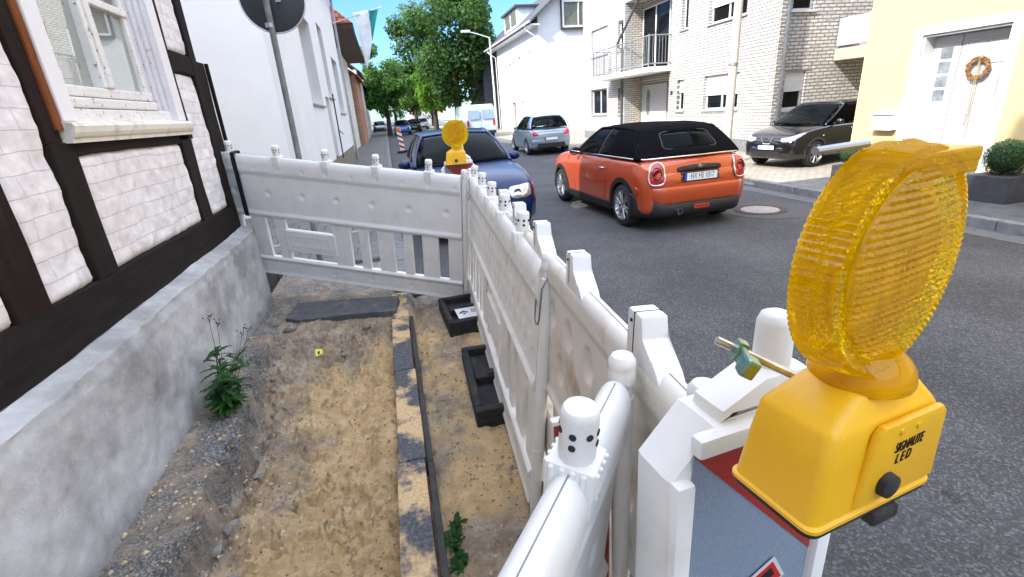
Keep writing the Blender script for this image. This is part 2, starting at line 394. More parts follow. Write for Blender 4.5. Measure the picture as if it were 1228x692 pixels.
for i in range(NX):
    for j in range(NY): bm.faces.new((vs[i][j], vs[i+1][j], vs[i+1][j+1], vs[i][j+1]))
def dig_mat():
    m = mat('sand_and_dirt', (0.40, 0.27, 0.14), rough=0.95, spec=0.15)
    n = m.node_tree.nodes; l = m.node_tree.links; b = n['Principled BSDF']
    at = n.new('ShaderNodeVertexColor'); at.layer_name = 'mix'; sp = n.new('ShaderNodeSeparateColor'); l.new(at.outputs[0], sp.inputs[0])
    g = n.new('ShaderNodeNewGeometry')
    def ns(s, d=8, r=0.7):
        q = n.new('ShaderNodeTexNoise'); q.inputs['Scale'].default_value = s; q.inputs['Detail'].default_value = d; q.inputs['Roughness'].default_value = r; l.new(g.outputs['Position'], q.inputs['Vector']); return q
    def ramp(src, stops):
        r = n.new('ShaderNodeValToRGB'); e = r.color_ramp.elements
        e[0].position, e[0].color = stops[0][0], (*stops[0][1], 1); e[1].position, e[1].color = stops[-1][0], (*stops[-1][1], 1)
        for p, c in stops[1:-1]: q = e.new(p); q.color = (*c, 1)
        l.new(src, r.inputs[0]); return r.outputs[0]
    def mixc(f, a, c):
        x = n.new('ShaderNodeMix'); x.data_type = 'RGBA'; l.new(f, x.inputs[0]); l.new(a, x.inputs[6]); l.new(c, x.inputs[7]); return x.outputs[2]
    n1 = ns(9); sand = ramp(n1.outputs['Fac'], [(0.3, (0.58, 0.385, 0.185)), (0.5, (0.78, 0.54, 0.28)), (0.7, (0.86, 0.65, 0.39))])
    n2 = ns(7, 10, 0.75); dirt = ramp(n2.outputs['Fac'], [(0.3, (0.20, 0.155, 0.11)), (0.5, (0.42, 0.33, 0.24)), (0.7, (0.66, 0.56, 0.43))])
    v = n.new('ShaderNodeTexVoronoi'); v.inputs['Scale'].default_value = 120; l.new(g.outputs['Position'], v.inputs['Vector']); sv = n.new('ShaderNodeSeparateColor'); l.new(v.outputs['Color'], sv.inputs[0])
    gr = ramp(sv.outputs[0], [(0, (0.12, 0.115, 0.11)), (0.45, (0.22, 0.21, 0.195)), (0.8, (0.34, 0.325, 0.30)), (1, (0.46, 0.44, 0.41))])
    n5 = ns(4); gm = ramp(n5.outputs['Fac'], [(0.45, (0,0,0)), (0.62, (1,1,1))]); gr = mixc(gm, gr, dirt)
    c = mixc(sp.outputs[1], dirt, sand); c = mixc(sp.outputs[0], c, gr)
    # small dark pebbles and crumbs
    v2 = n.new('ShaderNodeTexVoronoi'); v2.inputs['Scale'].default_value = 38; l.new(g.outputs['Position'], v2.inputs['Vector'])
    pm = n.new('ShaderNodeMath'); pm.operation = 'LESS_THAN'; pm.inputs[1].default_value = 0.16; l.new(v2.outputs['Distance'], pm.inputs[0])
    dk = n.new('ShaderNodeRGB'); dk.outputs[0].default_value = (0.10, 0.08, 0.065, 1)
    n6 = ns(3); g6 = n.new('ShaderNodeMath'); g6.operation = 'GREATER_THAN'; g6.inputs[1].default_value = 0.52; l.new(n6.outputs['Fac'], g6.inputs[0])
    mu = n.new('ShaderNodeMath'); mu.operation = 'MULTIPLY'; l.new(pm.outputs[0], mu.inputs[0]); l.new(g6.outputs[0], mu.inputs[1])
    c = mixc(mu.outputs[0], c, dk.outputs[0])
    l.new(c, b.inputs['Base Color'])
    n3 = ns(60, 8, 0.8); n4 = ns(220, 3, 0.6); ad = n.new('ShaderNodeMath'); l.new(n3.outputs['Fac'], ad.inputs[0]); m4 = n.new('ShaderNodeMath'); m4.operation = 'MULTIPLY_ADD'; m4.inputs[1].default_value = 0.35
    l.new(n4.outputs['Fac'], m4.inputs[0]); l.new(n3.outputs['Fac'], m4.inputs[2])
    bp = n.new('ShaderNodeBump'); bp.inputs['Strength'].default_value = 1.0; bp.inputs['Distance'].default_value = 0.02; l.new(m4.outputs[0], bp.inputs['Height']); l.new(bp.outputs[0], b.inputs['Normal'])
    return m
o = obj('sand_bed', bm, dig_mat(), smooth=180); struct(o)
b = MB(); b.box((-1.42, -6, -0.29), (0.5, 0.3, 0.0)); struct(obj('dirt_path', b, mat('dirt', (0.2, 0.16, 0.12), rough=0.95, var=0.25, bump=0.5)))

# inner kerb running through the pit, with sand spilled on it
def kerb_mat():
    m = mat('old_kerb_stone', (0.10, 0.10, 0.105), rough=0.85, spec=0.2)
    n = m.node_tree.nodes; l = m.node_tree.links; b = n['Principled BSDF']; g = n.new('ShaderNodeNewGeometry')
    q = n.new('ShaderNodeTexNoise'); q.inputs['Scale'].default_value = 2.6; q.inputs['Detail'].default_value = 10; q.inputs['Roughness'].default_value = 0.62; l.new(g.outputs['Position'], q.inputs['Vector'])
    r = n.new('ShaderNodeMapRange'); r.inputs[1].default_value = 0.475; r.inputs[2].default_value = 0.545; l.new(q.outputs['Fac'], r.inputs[0])
    s = n.new('ShaderNodeTexNoise'); s.inputs['Scale'].default_value = 60; s.inputs['Detail'].default_value = 6; l.new(g.outputs['Position'], s.inputs['Vector'])
    a1 = n.new('ShaderNodeValToRGB'); a1.color_ramp.elements[0].position = .3; a1.color_ramp.elements[1].position = .7; a1.color_ramp.elements[0].color = (0.06, 0.062, 0.07, 1); a1.color_ramp.elements[1].color = (0.15, 0.15, 0.155, 1)
    a2 = n.new('ShaderNodeValToRGB'); a2.color_ramp.elements[0].position = .3; a2.color_ramp.elements[1].position = .7; a2.color_ramp.elements[0].color = (0.52, 0.35, 0.18, 1); a2.color_ramp.elements[1].color = (0.72, 0.52, 0.29, 1)
    l.new(s.outputs['Fac'], a1.inputs[0]); l.new(s.outputs['Fac'], a2.inputs[0])
    x = n.new('ShaderNodeMix'); x.data_type = 'RGBA'; l.new(r.outputs[0], x.inputs[0]); l.new(a1.outputs[0], x.inputs[6]); l.new(a2.outputs[0], x.inputs[7]); l.new(x.outputs[2], b.inputs['Base Color'])
    bp = n.new('ShaderNodeBump'); bp.inputs['Strength'].default_value = 0.6; bp.inputs['Distance'].default_value = 0.008; l.new(s.outputs['Fac'], bp.inputs['Height']); l.new(bp.outputs[0], b.inputs['Normal'])
    return m
b = MB()
ys = [0.2, 1.12, 2.10, 3.07, 4.02, 4.66]
for k, (a, c) in enumerate(zip(ys, ys[1:])):
    ox = 0.004*(-1)**k
    b.box((-0.195+ox, a+0.003, -0.2), (-0.055+ox, c-0.003, 0.062+0.003*k), bev=0.008)
struct(obj('kerb_inner', b, kerb_mat()))
b = MB()
for k, (a, c) in enumerate(zip(ys, ys[1:])): b.box((-0.048, a+0.002, -0.2), (-0.018, c-0.002, 0.035), bev=0.004)
struct(obj('kerb_gap_strip', b, mat('dark_gap', (0.055, 0.052, 0.05), rough=0.85, var=0.3, vscale=12, bump=0.4)))  # dark strip painted in for the shaded gap beside the kerb

# ================================================================== facade helpers
def wall(name, F, u0, u1, v0, v1, ops, m, parent, depth=0.3, back=True):
    """wall slab; F maps (u, v, n) to the world, front face at n = 0; ops = list of (u0, u1, v0, v1)"""
    us = sorted({u0, u1, *[round(o[0], 4) for o in ops], *[round(o[1], 4) for o in ops]}); vv = sorted({v0, v1, *[round(o[2], 4) for o in ops], *[round(o[3], 4) for o in ops]})
    us = [u for u in us if u0 <= u <= u1]; vv = [v for v in vv if v0 <= v <= v1]
    bm = bmesh.new()
    def hole(u, v): return any(o[0] < u < o[1] and o[2] < v < o[3] for o in ops)
    P = {}
    def pt(u, v, n=0.0):
        k = (round(u, 4), round(v, 4), round(n, 4))
        if k not in P: P[k] = bm.verts.new(F @ V(k))
        return P[k]
    for a, c in zip(us, us[1:]):
        for d, e in zip(vv, vv[1:]):
            if not hole((a+c)/2, (d+e)/2): bm.faces.new((pt(a, d), pt(c, d), pt(c, e), pt(a, e)))
    # reveals
    for o in ops:
        a, c, d, e = [round(q, 4) for q in o[:4]]
        r = [( a, d), (c, d), (c, e), (a, e)]
        for i in range(4):
            p, q = r[i], r[(i+1) % 4]
            bm.faces.new((bm.verts.new(F @ V((*p, 0))), bm.verts.new(F @ V((*q, 0))), bm.verts.new(F @ V((*q, -depth))), bm.verts.new(F @ V((*p, -depth)))))
    # outer box: edges and back
    r = [(u0, v0), (u1, v0), (u1, v1), (u0, v1)]
    for i in range(4):
        p, q = r[i], r[(i+1) % 4]
        bm.faces.new([bm.verts.new(F @ V(x)) for x in ((*p, 0), (*q, 0), (*q, -depth), (*p, -depth))])
    if back: bm.faces.new([bm.verts.new(F @ V((*p, -depth))) for p in r])
    else:
        for a, c in zip(us, us[1:]):
            for d, e in zip(vv, vv[1:]):
                if not hole((a+c)/2, (d+e)/2): bm.faces.new([bm.verts.new(F @ V((*p, -depth))) for p in ((a, d), (c, d), (c, e), (a, e))])
    return obj(name, bm, m, parent, world=True, fix=False)

def window(F, u0, u1, v0, v1, parent, set_in=0.12, bars=(), hbars=(), shut=0.0, sill=True, fw=0.055, curtain=None, mf=None, name='window', split=None, mglass=None, sillm=None, silld=0.05):
    """window placed in an opening; frame is the part, pane / shutter / sill / curtain its pieces"""
    mf = mf or M_PVC
    b = MB(); n0, n1 = -set_in-0.05, -set_in
    e = 0.003
    def bx(a, c, d, f, na, nb, bev=0.004):
        b.box((a, d, na), (c, f, nb), bev=bev, mtx=F)
    bx(u0+e, u0+fw, v0+e, v1-e, n0, n1); bx(u1-fw, u1-e, v0+e, v1-e, n0, n1); bx(u0+fw, u1-fw, v0+e, v0+fw, n0, n1); bx(u0+fw, u1-fw, v1-fw, v1-e, n0, n1)
    for t in bars: uu = u0+(u1-u0)*t; bx(uu-fw*.6, uu+fw*.6, v0+fw, v1-fw, n0, n1+0.004)
    for t in hbars: q = v0+(v1-v0)*t; bx(u0+fw, u1-fw, q-0.02, q+0.02, n0, n1+0.002)
    f = obj(name, b, mf, parent, world=True)
    b = MB(); b.box((u0+fw, v0+fw, n0+0.02), (u1-fw, v1-fw, n0+0.028), mtx=F); obj('pane', b, mglass or M_GLASS, f, world=True)
    if curtain is not None:
        def cf(s, t):
            u = u0+fw+(u1-u0-2*fw)*s; return F @ V((u, v0+fw+(v1-v0-2*fw)*t*curtain, n0-0.03+0.012*math.sin(u*45)))
        b = MB(); b.grid(cf, 60, 1); obj('curtain', b, M_CURT, f, world=True, smooth=180, solid=0.002)
    if shut:
        vb = v1-(v1-v0)*shut; b = MB(); k = int((v1-vb)/0.05)
        for i in range(k): b.box((u0+0.01, vb+i*0.05, n1+0.02), (u1-0.01, vb+i*0.05+0.044, n1+0.032), bev=0.003, seg=1, mtx=F)
        b.box((u0+0.01, vb, n1+0.012), (u1-0.01, v1, n1+0.022), mtx=F)
        obj('shutter', b, M_SHUT, f, world=True)
    if sill:
        b = MB(); b.box((u0-0.05, v0-0.05, -set_in), (u1+0.05, v0-0.004, silld), bev=0.006, mtx=F); obj('sill', b, sillm or M_STONE, f, world=True)
    return f

FR = fr((9.9, 0, 0), (0, 1, 0), (0, 0, 1), (-1, 0, 0))          # right-hand facades: u = y, v = z
FY = fr((8.2, 0, 0), (0, 1, 0), (0, 0, 1), (-1, 0, 0))
def fleft(x): return fr((x, 0, 0), (0, 1, 0), (0, 0, 1), (1, 0, 0))

def gable_roof(name, x0, x1, y0, y1, ze, zr, m, parent, ov=0.4, ridge='y', th=0.12, gend=0.15):
    """pitched roof, ridge parallel to the street by default"""
    b = MB(); xm = (x0+x1)/2; s = (zr-ze)/((x1-x0)/2)
    poly = [(x0-ov, ze-ov*s), (xm, zr), (x1+ov, ze-ov*s), (x1+ov, ze-ov*s+th), (xm, zr+th*1.2), (x0-ov, ze-ov*s+th)]
    b.prism(poly, y0-gend, y1+gend, axes='xz')
    return obj(name, b, m, parent, world=True)
def gable_fill(name, x0, x1, y0, y1, ze, zr, m, parent):
    b = MB(); xm = (x0+x1)/2; b.prism([(x0, ze), (x1, ze), (xm, zr-0.02)], y0, y1, axes='xz'); return obj(name, b, m, parent, world=True)

# ================================================================== yellow house
yh = thing('yellow_house', 'yellow rendered house with a recessed white front door and a wreath', 'house', (12, 2, 0.1))
wall('wall', FY, -9, 7.5, 0.1, 6.4, [(5.36, 6.53, 0.1, 2.33)], M_YELLOW, yh, depth=0.34)
b = MB(); b.box((8.56, 7.2, 0.1), (17, 7.5, 6.4)); b.box((8.56, -9, 0.1), (17, -8.7, 6.4)); b.box((17, -9, 0.1), (17.3, 7.5, 6.4)); obj('wall', b, M_YELLOW, yh, world=True)
gable_roof('roof', 8.2, 17.3, -9, 7.5, 6.4, 9.6, M_TILEY, yh, ov=0.45)
b = MB()   # door casing
for (a, c, d, e) in ((5.24, 5.36, 0.12, 2.45), (6.53, 6.65, 0.12, 2.45), (5.36, 6.53, 2.33, 2.45)): b.box((a, d, -0.01), (c, e, 0.022), bev=0.006, mtx=FY)
b.box((6.505, 0.12, -0.30), (6.528, 2.327, -0.012), mtx=FY); b.box((5.363, 0.12, -0.30), (5.386, 2.327, -0.012), mtx=FY); b.box((5.386, 2.30, -0.30), (6.505, 2.327, -0.012), mtx=FY)
obj('door_casing', b, mat('white_casing', (0.60, 0.60, 0.58), rough=0.6, var=0.02), yh, world=True)
b = MB(); b.box((7.85, 5.15, 0.1), (8.18, 6.75, 0.24), bev=0.01); b.box((8.04, 5.37, 0.24), (8.5, 6.52, 0.42), bev=0.01); obj('step', b, M_STONE, yh, world=True)
MD = mat('white_door_paint', (0.50, 0.50, 0.49), rough=0.4, var=0.02)
dr = MB(); dr.box((5.39, 0.43, -0.28), (6.10, 2.29, -0.22), bev=0.006, mtx=FY)
dr.box((6.11, 0.43, -0.28), (6.50, 2.29, -0.215), bev=0.006, mtx=FY)
for (a, c, d, e) in ((5.46, 5.73, 1.86, 2.19), (5.79, 6.04, 1.86, 2.19), (5.46, 5.73, 0.58, 1.18), (5.79, 6.04, 0.58, 1.18), (6.18, 6.42, 0.58, 1.18)):
    for q in ((a, c, d, d+.02), (a, c, e-.02, e), (a, a+.02, d+.02, e-.02), (c-.02, c, d+.02, e-.02)): dr.box((q[0], q[2], -0.222), (q[1], q[3], -0.208), bev=0.004, mtx=FY)
    dr.box((a+.03, d+.03, -0.222), (c-.03, e-.03, -0.213), bev=0.004, mtx=FY)
door = obj('door', dr, MD, yh, world=True)
b = MB()
for k in range(4): z = 1.37+k*0.20; b.box((6.21, z, -0.214), (6.38, z+0.16, -0.211), mtx=FY)
obj('pane', b, mat('dark_pane', (0.18, 0.20, 0.22), rough=0.05, var=0.4, vscale=5, spec=0.9), door, world=True)
b = MB(); b.tube([FY @ V(p) for p in ((5.48, 1.40, -0.16), (5.48, 1.66, -0.16))], 0.012); 
for z in (1.43, 1.63): b.tube([FY @ V(p) for p in ((5.48, z, -0.215), (5.48, z, -0.16))], 0.009)
b.tube([FY @ V(p) for p in ((5.48, 1.62, -0.17), (5.40, 1.66, -0.17))], 0.009)
b.lathe([(0.03, 0), (0.03, 0.012), (0.01, 0.014)], (0, 0, 0), 'x', 14, mtx=Matrix.Translation((8.42-0.02, 5.45, 1.33)) )
obj('handle', b, mat('brushed_steel', (0.5, 0.5, 0.5), rough=0.3, metal=1.0), door, world=True)
# wreath
b = MB(); wc = V((8.2+0.17, 5.78, 1.80)); rnd = random.Random(3)
for k in range(150):
    a = rnd.uniform(0, 2*math.pi); pts = []
    for j in range(6):
        t = a+j*0.16; rr = 0.125+rnd.uniform(-0.03, 0.04)
        pts.append(wc+V((rnd.uniform(-0.035, 0.01), rr*math.cos(t), rr*math.sin(t))))
    b.tube(pts, 0.0045, 4)
wr = obj('door_wreath', b, mat('dry_twigs', (0.30, 0.15, 0.06), rough=0.9, var=0.4, vscale=20), None)
tag(wr, 'round brown twig wreath with a ribbon hanging on the white front door', 'wreath')
b = MB()
for dy, zz in ((-0.02, 0.85), (0.02, 1.02)):
    b.grid(lambda s, t, dy=dy, zz=zz: V((8.2+0.15-0.01*math.sin(t*6), 5.77+dy*.4+0.012*(s-.5)+0.012*dy/0.02*t, 1.95-(1.95-zz)*t)), 2, 16)
obj('ribbon', b, mat('pale_ribbon', (0.32, 0.26, 0.14), rough=0.5), wr, smooth=180, solid=0.002)
# mailbox
mb = thing('mailbox', 'white metal mailbox on the yellow wall beside the front door', 'mailbox', (8.15, 6.86, 1.1))
b = MB(); b.prism([(0.0, -0.15), (-0.13, -0.15), (-0.11, 0.10), (-0.02, 0.15), (0.0, 0.15)], -0.19, 0.19, mtx=Matrix.Translation((0.05, 0, 0)), axes='xz', bev=0.006)
MBX = mat('white_sheet_metal', (0.78, 0.79, 0.80), rough=0.4, var=0.02); obj('body', b, MBX, mb)
b = MB(); b.box((-0.095, -0.195, 0.095), (0.0, 0.195, 0.12), bev=0.005); obj('flap', b, MBX, mb)
b = MB(); b.lathe([(0.012, 0), (0.012, 0.01)], (-0.083, 0, 0.03), 'x', 10); obj('lock', b, M_METAL, mb)
# clipped box balls in planters
def planter(x, y, label, s=1.0, seed=1):
    t = thing('planter', label, 'planter', (x, y, 0.1))
    b = MB(); b.box((-0.27*s, -0.27*s, 0), (0.27*s, 0.27*s, 0.36*s), bev=0.01)
    obj('pot', b, mat('slate_grey_planter', (0.045, 0.045, 0.05), rough=0.6, var=0.2, vscale=8), t)
    p = thing('boxwood_ball', 'clipped round boxwood growing in the '+('dark planter right of the white door' if seed == 1 else 'planter at the driveway corner of the yellow house'), 'shrub', (x, y, 0.1+0.58*s))
    rnd = random.Random(seed); b = MB()
    for k in range(2600):
        d = V((rnd.gauss(0, 1), rnd.gauss(0, 1), rnd.gauss(0, 1))).normalized(); r = 0.25*s*(0.86+0.16*rnd.random())*(1+0.05*noise.noise(d*4))
        c = d*r; a = d.cross(V((rnd.random(), rnd.random(), 1))).normalized(); e = (d*0.5+a.cross(d)+V((rnd.uniform(-.4,.4),)*3)).normalized(); q = 0.016*s
        b._new([c-a*q*.6, c+e*q*1.4-a*q*.2, c+e*q*1.4+a*q*.3, c+a*q*.6], [(0, 1, 2, 3)])
    obj('foliage', b, mat('boxwood_leaves', (0.035, 0.085, 0.02), rough=0.6, var=0.5, vscale=40), p, fix=False)
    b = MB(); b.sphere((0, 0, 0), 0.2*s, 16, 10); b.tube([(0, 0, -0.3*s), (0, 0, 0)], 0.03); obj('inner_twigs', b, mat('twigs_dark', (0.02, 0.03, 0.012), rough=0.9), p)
planter(7.88, 4.84, 'dark square planter on the pavement right of the white front door', 0.95, 1)
planter(7.86, 7.08, 'dark square planter at the corner of the yellow house by the driveway', 0.78, 2)

# ================================================================== white brick house with the balcony
M_WB = brick_mat('white_brick_street', 'YZ', (0.52, 0.50, 0.47), (0.44, 0.425, 0.40), (0.15, 0.145, 0.13), bw=0.25, bh=0.083, ms=0.012, bump=0.7)
M_WBS = brick_mat('white_brick_side', 'XZ', (0.66, 0.62, 0.57), (0.50, 0.47, 0.43), (0.25, 0.23, 0.21), bw=0.25, bh=0.083, ms=0.016, bump=1.0, dist=0.02)
bh = thing('brick_house', 'white brick house with a recessed balcony and a porch below it', 'house', (14, 18, 0.1))
NI = (16.66, 20.15)
ops = [(12.95, 14.6, 1.27, 2.27), (15.7, 16.12, 1.27, 2.26), (12.87, 14.56, 3.70, 4.75), (15.66, 16.05, 3.78, 5.0),
       (21.9, 23.72, 1.20, 2.32), (20.3, 20.76, 1.20, 2.24), (21.8, 23.6, 3.75, 4.86), (20.3, 20.78, 3.70, 4.80),
       (NI[0], NI[1], 0.1, 2.58), (NI[0], NI[1], 2.74, 5.35)]
wall('wall', FR, 11.56, 24.6, 0.45, 8.3, [o if o[2] > 0.45 else (o[0], o[1], 0.451, o[3]) for o in ops], M_WB, bh, depth=0.30, back=False)
for q_ in ((11.54, NI[0]), (NI[1], 24.6)):
    b = MB(); b.box((9.885, q_[0], 0.1), (10.2, q_[1], 0.45)); obj('plinth', b, mat('grey_plinth', (0.16, 0.16, 0.16), rough=0.85, var=0.2, vscale=12, bump=0.4), bh, world=True)
FS = fr((0, 11.55, 0), (1, 0, 0), (0, 0, 1), (0, -1, 0))
sops = [(10.20, 10.83, 1.20, 2.13), (10.17, 10.83, 3.53, 4.6)]
wall('wall', FS, 9.905, 19, 0.452, 8.3, sops, M_WBS, bh, depth=0.25)
b = MB(); b.box((9.9, 11.535, 0.1), (19, 11.8, 0.45)); obj('plinth', b, mat('grey_plinth'  , (0.2,0.2,0.2)), bh, world=True)
b = MB(); b.box((10.21, 24.3, 0.1), (18.69, 24.59, 8.29)); b.box((18.7, 11.8, 0.1), (19, 24.3, 8.3)); b.box((10.2, 11.8, 2.60), (18.7, 24.3, 2.70)); obj('wall', b, M_WBS, bh, world=True)
# corner quoin strip
b = MB(); 
for k in range(95): b.box((9.86, 11.51, 0.45+k*0.083), (10.16 if k % 2 else 10.08, 11.57, 0.45+k*0.083+0.07), bev=0.004, seg=1)
obj('quoin', b, M_WBS, bh, world=True)
gable_roof('roof', 9.9, 19, 11.55, 24.6, 8.3, 12.2, M_TILEY, bh, ov=0.5, gend=0.35)
gable_fill('gable', 9.95, 18.95, 11.58, 24.57, 8.3, 12.1, M_WBS, bh)
# recessed porch and loggia
b = MB()
for z0_, z1_ in ((0.1, 2.58), (2.74, 5.35)):
    b.box((10.72, NI[0]-0.1, z0_), (10.9, NI[1]+0.1, z1_+0.1)); b.box((10.19, NI[0]-0.2, z0_), (10.72, NI[0]+0.004, z1_)); b.box((10.19, NI[1]-0.004, z0_), (10.72, NI[1]+0.2, z1_))
    b.box((10.19, NI[0]-.2, z1_+.002), (10.72, NI[1]+.2, z1_+0.12))
M_WBX = brick_mat('white_brick_niche', 'XZ', (0.66, 0.60, 0.50), (0.52, 0.46, 0.38), (0.2, 0.17, 0.14), bw=0.25, bh=0.083, ms=0.014, bump=0.8)
obj('porch_wall', b, M_WBX, bh, world=True)
FN = fr((10.72, 0, 0), (0, 1, 0), (0, 0, 1), (-1, 0, 0))
b = MB(); b.box((18.1, 0.45, 0.002), (20.05, 2.27, 0.06), bev=0.01, mtx=FN)
for u in (19.0,): b.box((u-.01, 0.45, 0.06), (u+.01, 2.24, 0.066), mtx=FN)
nd = obj('door', b, MD, bh, world=True)
b = MB(); b.prism([(19.5+0.14*math.cos(t), (1.95 if math.sin(t) > 0 else 1.25)+0.14*math.sin(t)) for t in [2*math.pi*k/20 for k in range(20)]], 0.062, 0.068, mtx=FN); obj('pane', b, mat('dark_pane', (0.18,0.2,0.22)), nd, world=True)
b = MB(); b.box((9.91, NI[0]+.01, 0.1), (10.71, NI[1]-.01, 0.42), bev=0.01); b.box((9.6, NI[0]+0.3, 0.1), (9.9, NI[1]-0.3, 0.26), bev=0.01); obj('step', b, M_STONE, bh, world=True)
window(FN, 18.0, 20.05, 2.76, 5.1, bh, set_in=-0.08, bars=(0.5,), sill=False, curtain=0.6, name='balcony_door')
# number plate
b = MB(); b.box((16.40, 1.80, 0.0), (16.54, 1.94, 0.012), mtx=FR, bev=0.002); hn = obj('number_plate', b, mat('dark_blue_enamel', (0.03, 0.04, 0.09), rough=0.3), bh, world=True)
# windows
window(FR, *ops[0], bh, bars=(0.52,), shut=0.58, curtain=0.9, silld=0.04)
window(FR, *ops[1], bh, shut=0.42, curtain=0.7)
window(FR, *ops[2], bh, bars=(0.52,), shut=0.60)
window(FR, *ops[3], bh, curtain=1.0)
window(FR, *ops[4], bh, bars=(0.5,), curtain=0.95)
window(FR, *ops[5], bh, curtain=0.9)
window(FR, *ops[6], bh, shut=0.97)
window(FR, *ops[7], bh, curtain=0.9)
window(FS, *sops[0], bh, set_in=0.08, shut=0.52, curtain=0.9, sillm=M_PVC)
window(FS, *sops[1], bh, set_in=0.08, curtain=0.9, sillm=M_PVC)
# lintel soldier course over the windows
b = MB()
for k in range(11): b.box((10.12+k*0.075, 2.14, 0.004), (10.12+k*0.075+0.064, 2.36, 0.018), bev=0.004, seg=1, mtx=FS)
obj('lintel', b, M_WBS, bh, world=True)
# balcony
bl = MB(); bl.box((9.02, 16.56, 2.60), (9.9, 21.43, 2.76), bev=0.01)
blc = obj('balcony', bl, M_WHITEWALL, bh, world=True)
b = MB()
def bar(p, q, r=0.018): b.tube([p, q], r, 8)
x = 9.08
for z in (2.86, 3.74): bar((x, 16.6, z), (x, 21.4, z), 0.022); bar((x, 16.6, z), (9.9, 16.6, z), 0.022); bar((x, 21.4, z), (9.9, 21.4, z), 0.022)
for k in range(41): yy = 16.6+k*0.12; bar((x, yy, 2.86), (x, yy, 3.74), 0.008)
for k in range(1, 7): bar((x+k*0.12, 16.6, 2.86), (x+k*0.12, 16.6, 3.74), 0.008); bar((x+k*0.12, 21.4, 2.86), (x+k*0.12, 21.4, 3.74), 0.008)
for yy in (16.6, 17.9, 19.1, 20.3, 21.4): bar((x-.03, yy, 2.62), (x-.03, yy, 3.78), 0.022)
obj('railing', b, mat('grey_painted_steel', (0.22, 0.23, 0.23), rough=0.4, var=0.05), blc, world=True)
b = MB(); b.box((9.3, 18.0, 2.98), (9.32, 19.4, 3.7)); 
# rain pipes of the brick house
b = MB(); b.tube([(9.55, 15.9, 6.9), (9.6, 20.3, 3.85), (9.82, 20.25, 3.7), (9.82, 20.25, 0.45)], 0.045, 10); obj('downpipe', b, mat('dark_zinc', (0.12, 0.12, 0.125), rough=0.45, metal=0.6), bh, world=True)
b = MB(); b.tube([(10.02+0.0, 11.46, 8.0), (10.02, 11.46, 0.12)], 0.05, 12)
b2 = MB(); b2.tube([(10.02, 11.46, 8.2), (10.02, 11.46, 0.12)], 0.045, 12)
obj('downpipe', b2, M_METAL, bh, world=True); b.bm.free()
# small side balcony with diamond panel, at the back of the driveway
sb = MB(); sb.box((11.62, 10.55, 2.32), (14.5, 11.54, 2.60), bev=0.01); sbo = obj('balcony', sb, mat('beige_slab', (0.42, 0.36, 0.28), rough=0.8), bh, world=True)
b = MB(); b.box((11.66, 10.57, 2.66), (14.4, 10.60, 3.28), bev=0.004); b.box((11.64, 10.55, 3.28), (14.45, 10.62, 3.33)); b.box((11.62, 10.6, 2.66), (11.65, 11.5, 3.3))
obj('railing', b, mat('off_white_panel', (0.42, 0.42, 0.41), rough=0.5), sbo, world=True)
b = MB(); c = V((12.15, 10.565, 2.97))
for i in range(4):
    p = [V((.22, 0, 0)), V((0, 0, .27)), V((-.22, 0, 0)), V((0, 0, -.27))]; b.tube([c+p[i], c+p[(i+1) % 4]], 0.01, 6)
obj('diamond_ornament', b, mat('grey_painted_steel', (0.1,0.1,0.1)), sbo, world=True)
b = MB(); b.box((11.7, 11.2, 0.1), (19, 11.54, 2.3)); b.bm.free()

# ================================================================== far white house with dormers
M_FARW = mat('off_white_far_render', (0.62, 0.62, 0.61), rough=0.85, var=0.03)
fh = thing('white_house', 'long white house with grey roof dormers and gable beyond the brick house', 'house', (14, 38, 0.1))
fops = []
for yy in (42.1, 41.2, 39.9, 38.4): fops.append((yy-0.25, yy+0.25, 3.72, 5.05))
fops += [(36.55, 37.15, 3.65, 5.2), (33.85, 34.3, 3.65, 5.25), (32.5, 32.95, 3.65, 5.25), (42.3, 42.7, 0.8, 2.1), (41.3, 41.7, 0.8, 2.1), (38.6, 39.6, 0.15, 2.2), (36.4, 36.9, 1.1, 2.25), (33.85, 34.3, 1.1, 2.25), (32.5, 32.9, 1.1, 2.25)]
wall('wall', FR, 32.01, 44.19, 0.1, 7.0, fops, M_FARW, fh)
FG = fr((0, 32, 0), (1, 0, 0), (0, 0, 1), (0, -1, 0))
wall('wall', FG, 9.905, 17.5, 0.1, 7.0, [], M_FARW, fh)
bm_ = MB(); bm_.prism([(9.9, 7.0), (17.5, 7.0), (13.7, 9.9)], 32.0, 44.2, axes='xz'); bm_.box((17.3, 32.3, 0.1), (17.5, 44.2, 7)); bm_.box((9.9, 44.0, 0.1), (17.3, 44.2, 7.0)); obj('gable', bm_, M_FARW, fh, world=True)
for o_ in fops:
    if o_[2] < 0.2:
        b = MB(); b.box((o_[0]+.02, 0.12, -0.2), (o_[1]-.02, 2.18, -0.14), bev=0.01, mtx=FR); obj('door', b, mat('wood_door', (0.30, 0.17, 0.10), rough=0.5), fh, world=True)
    else: window(FR, *o_, fh, fw=0.04, hbars=(0.65,), curtain=0.9, silld=0.04)
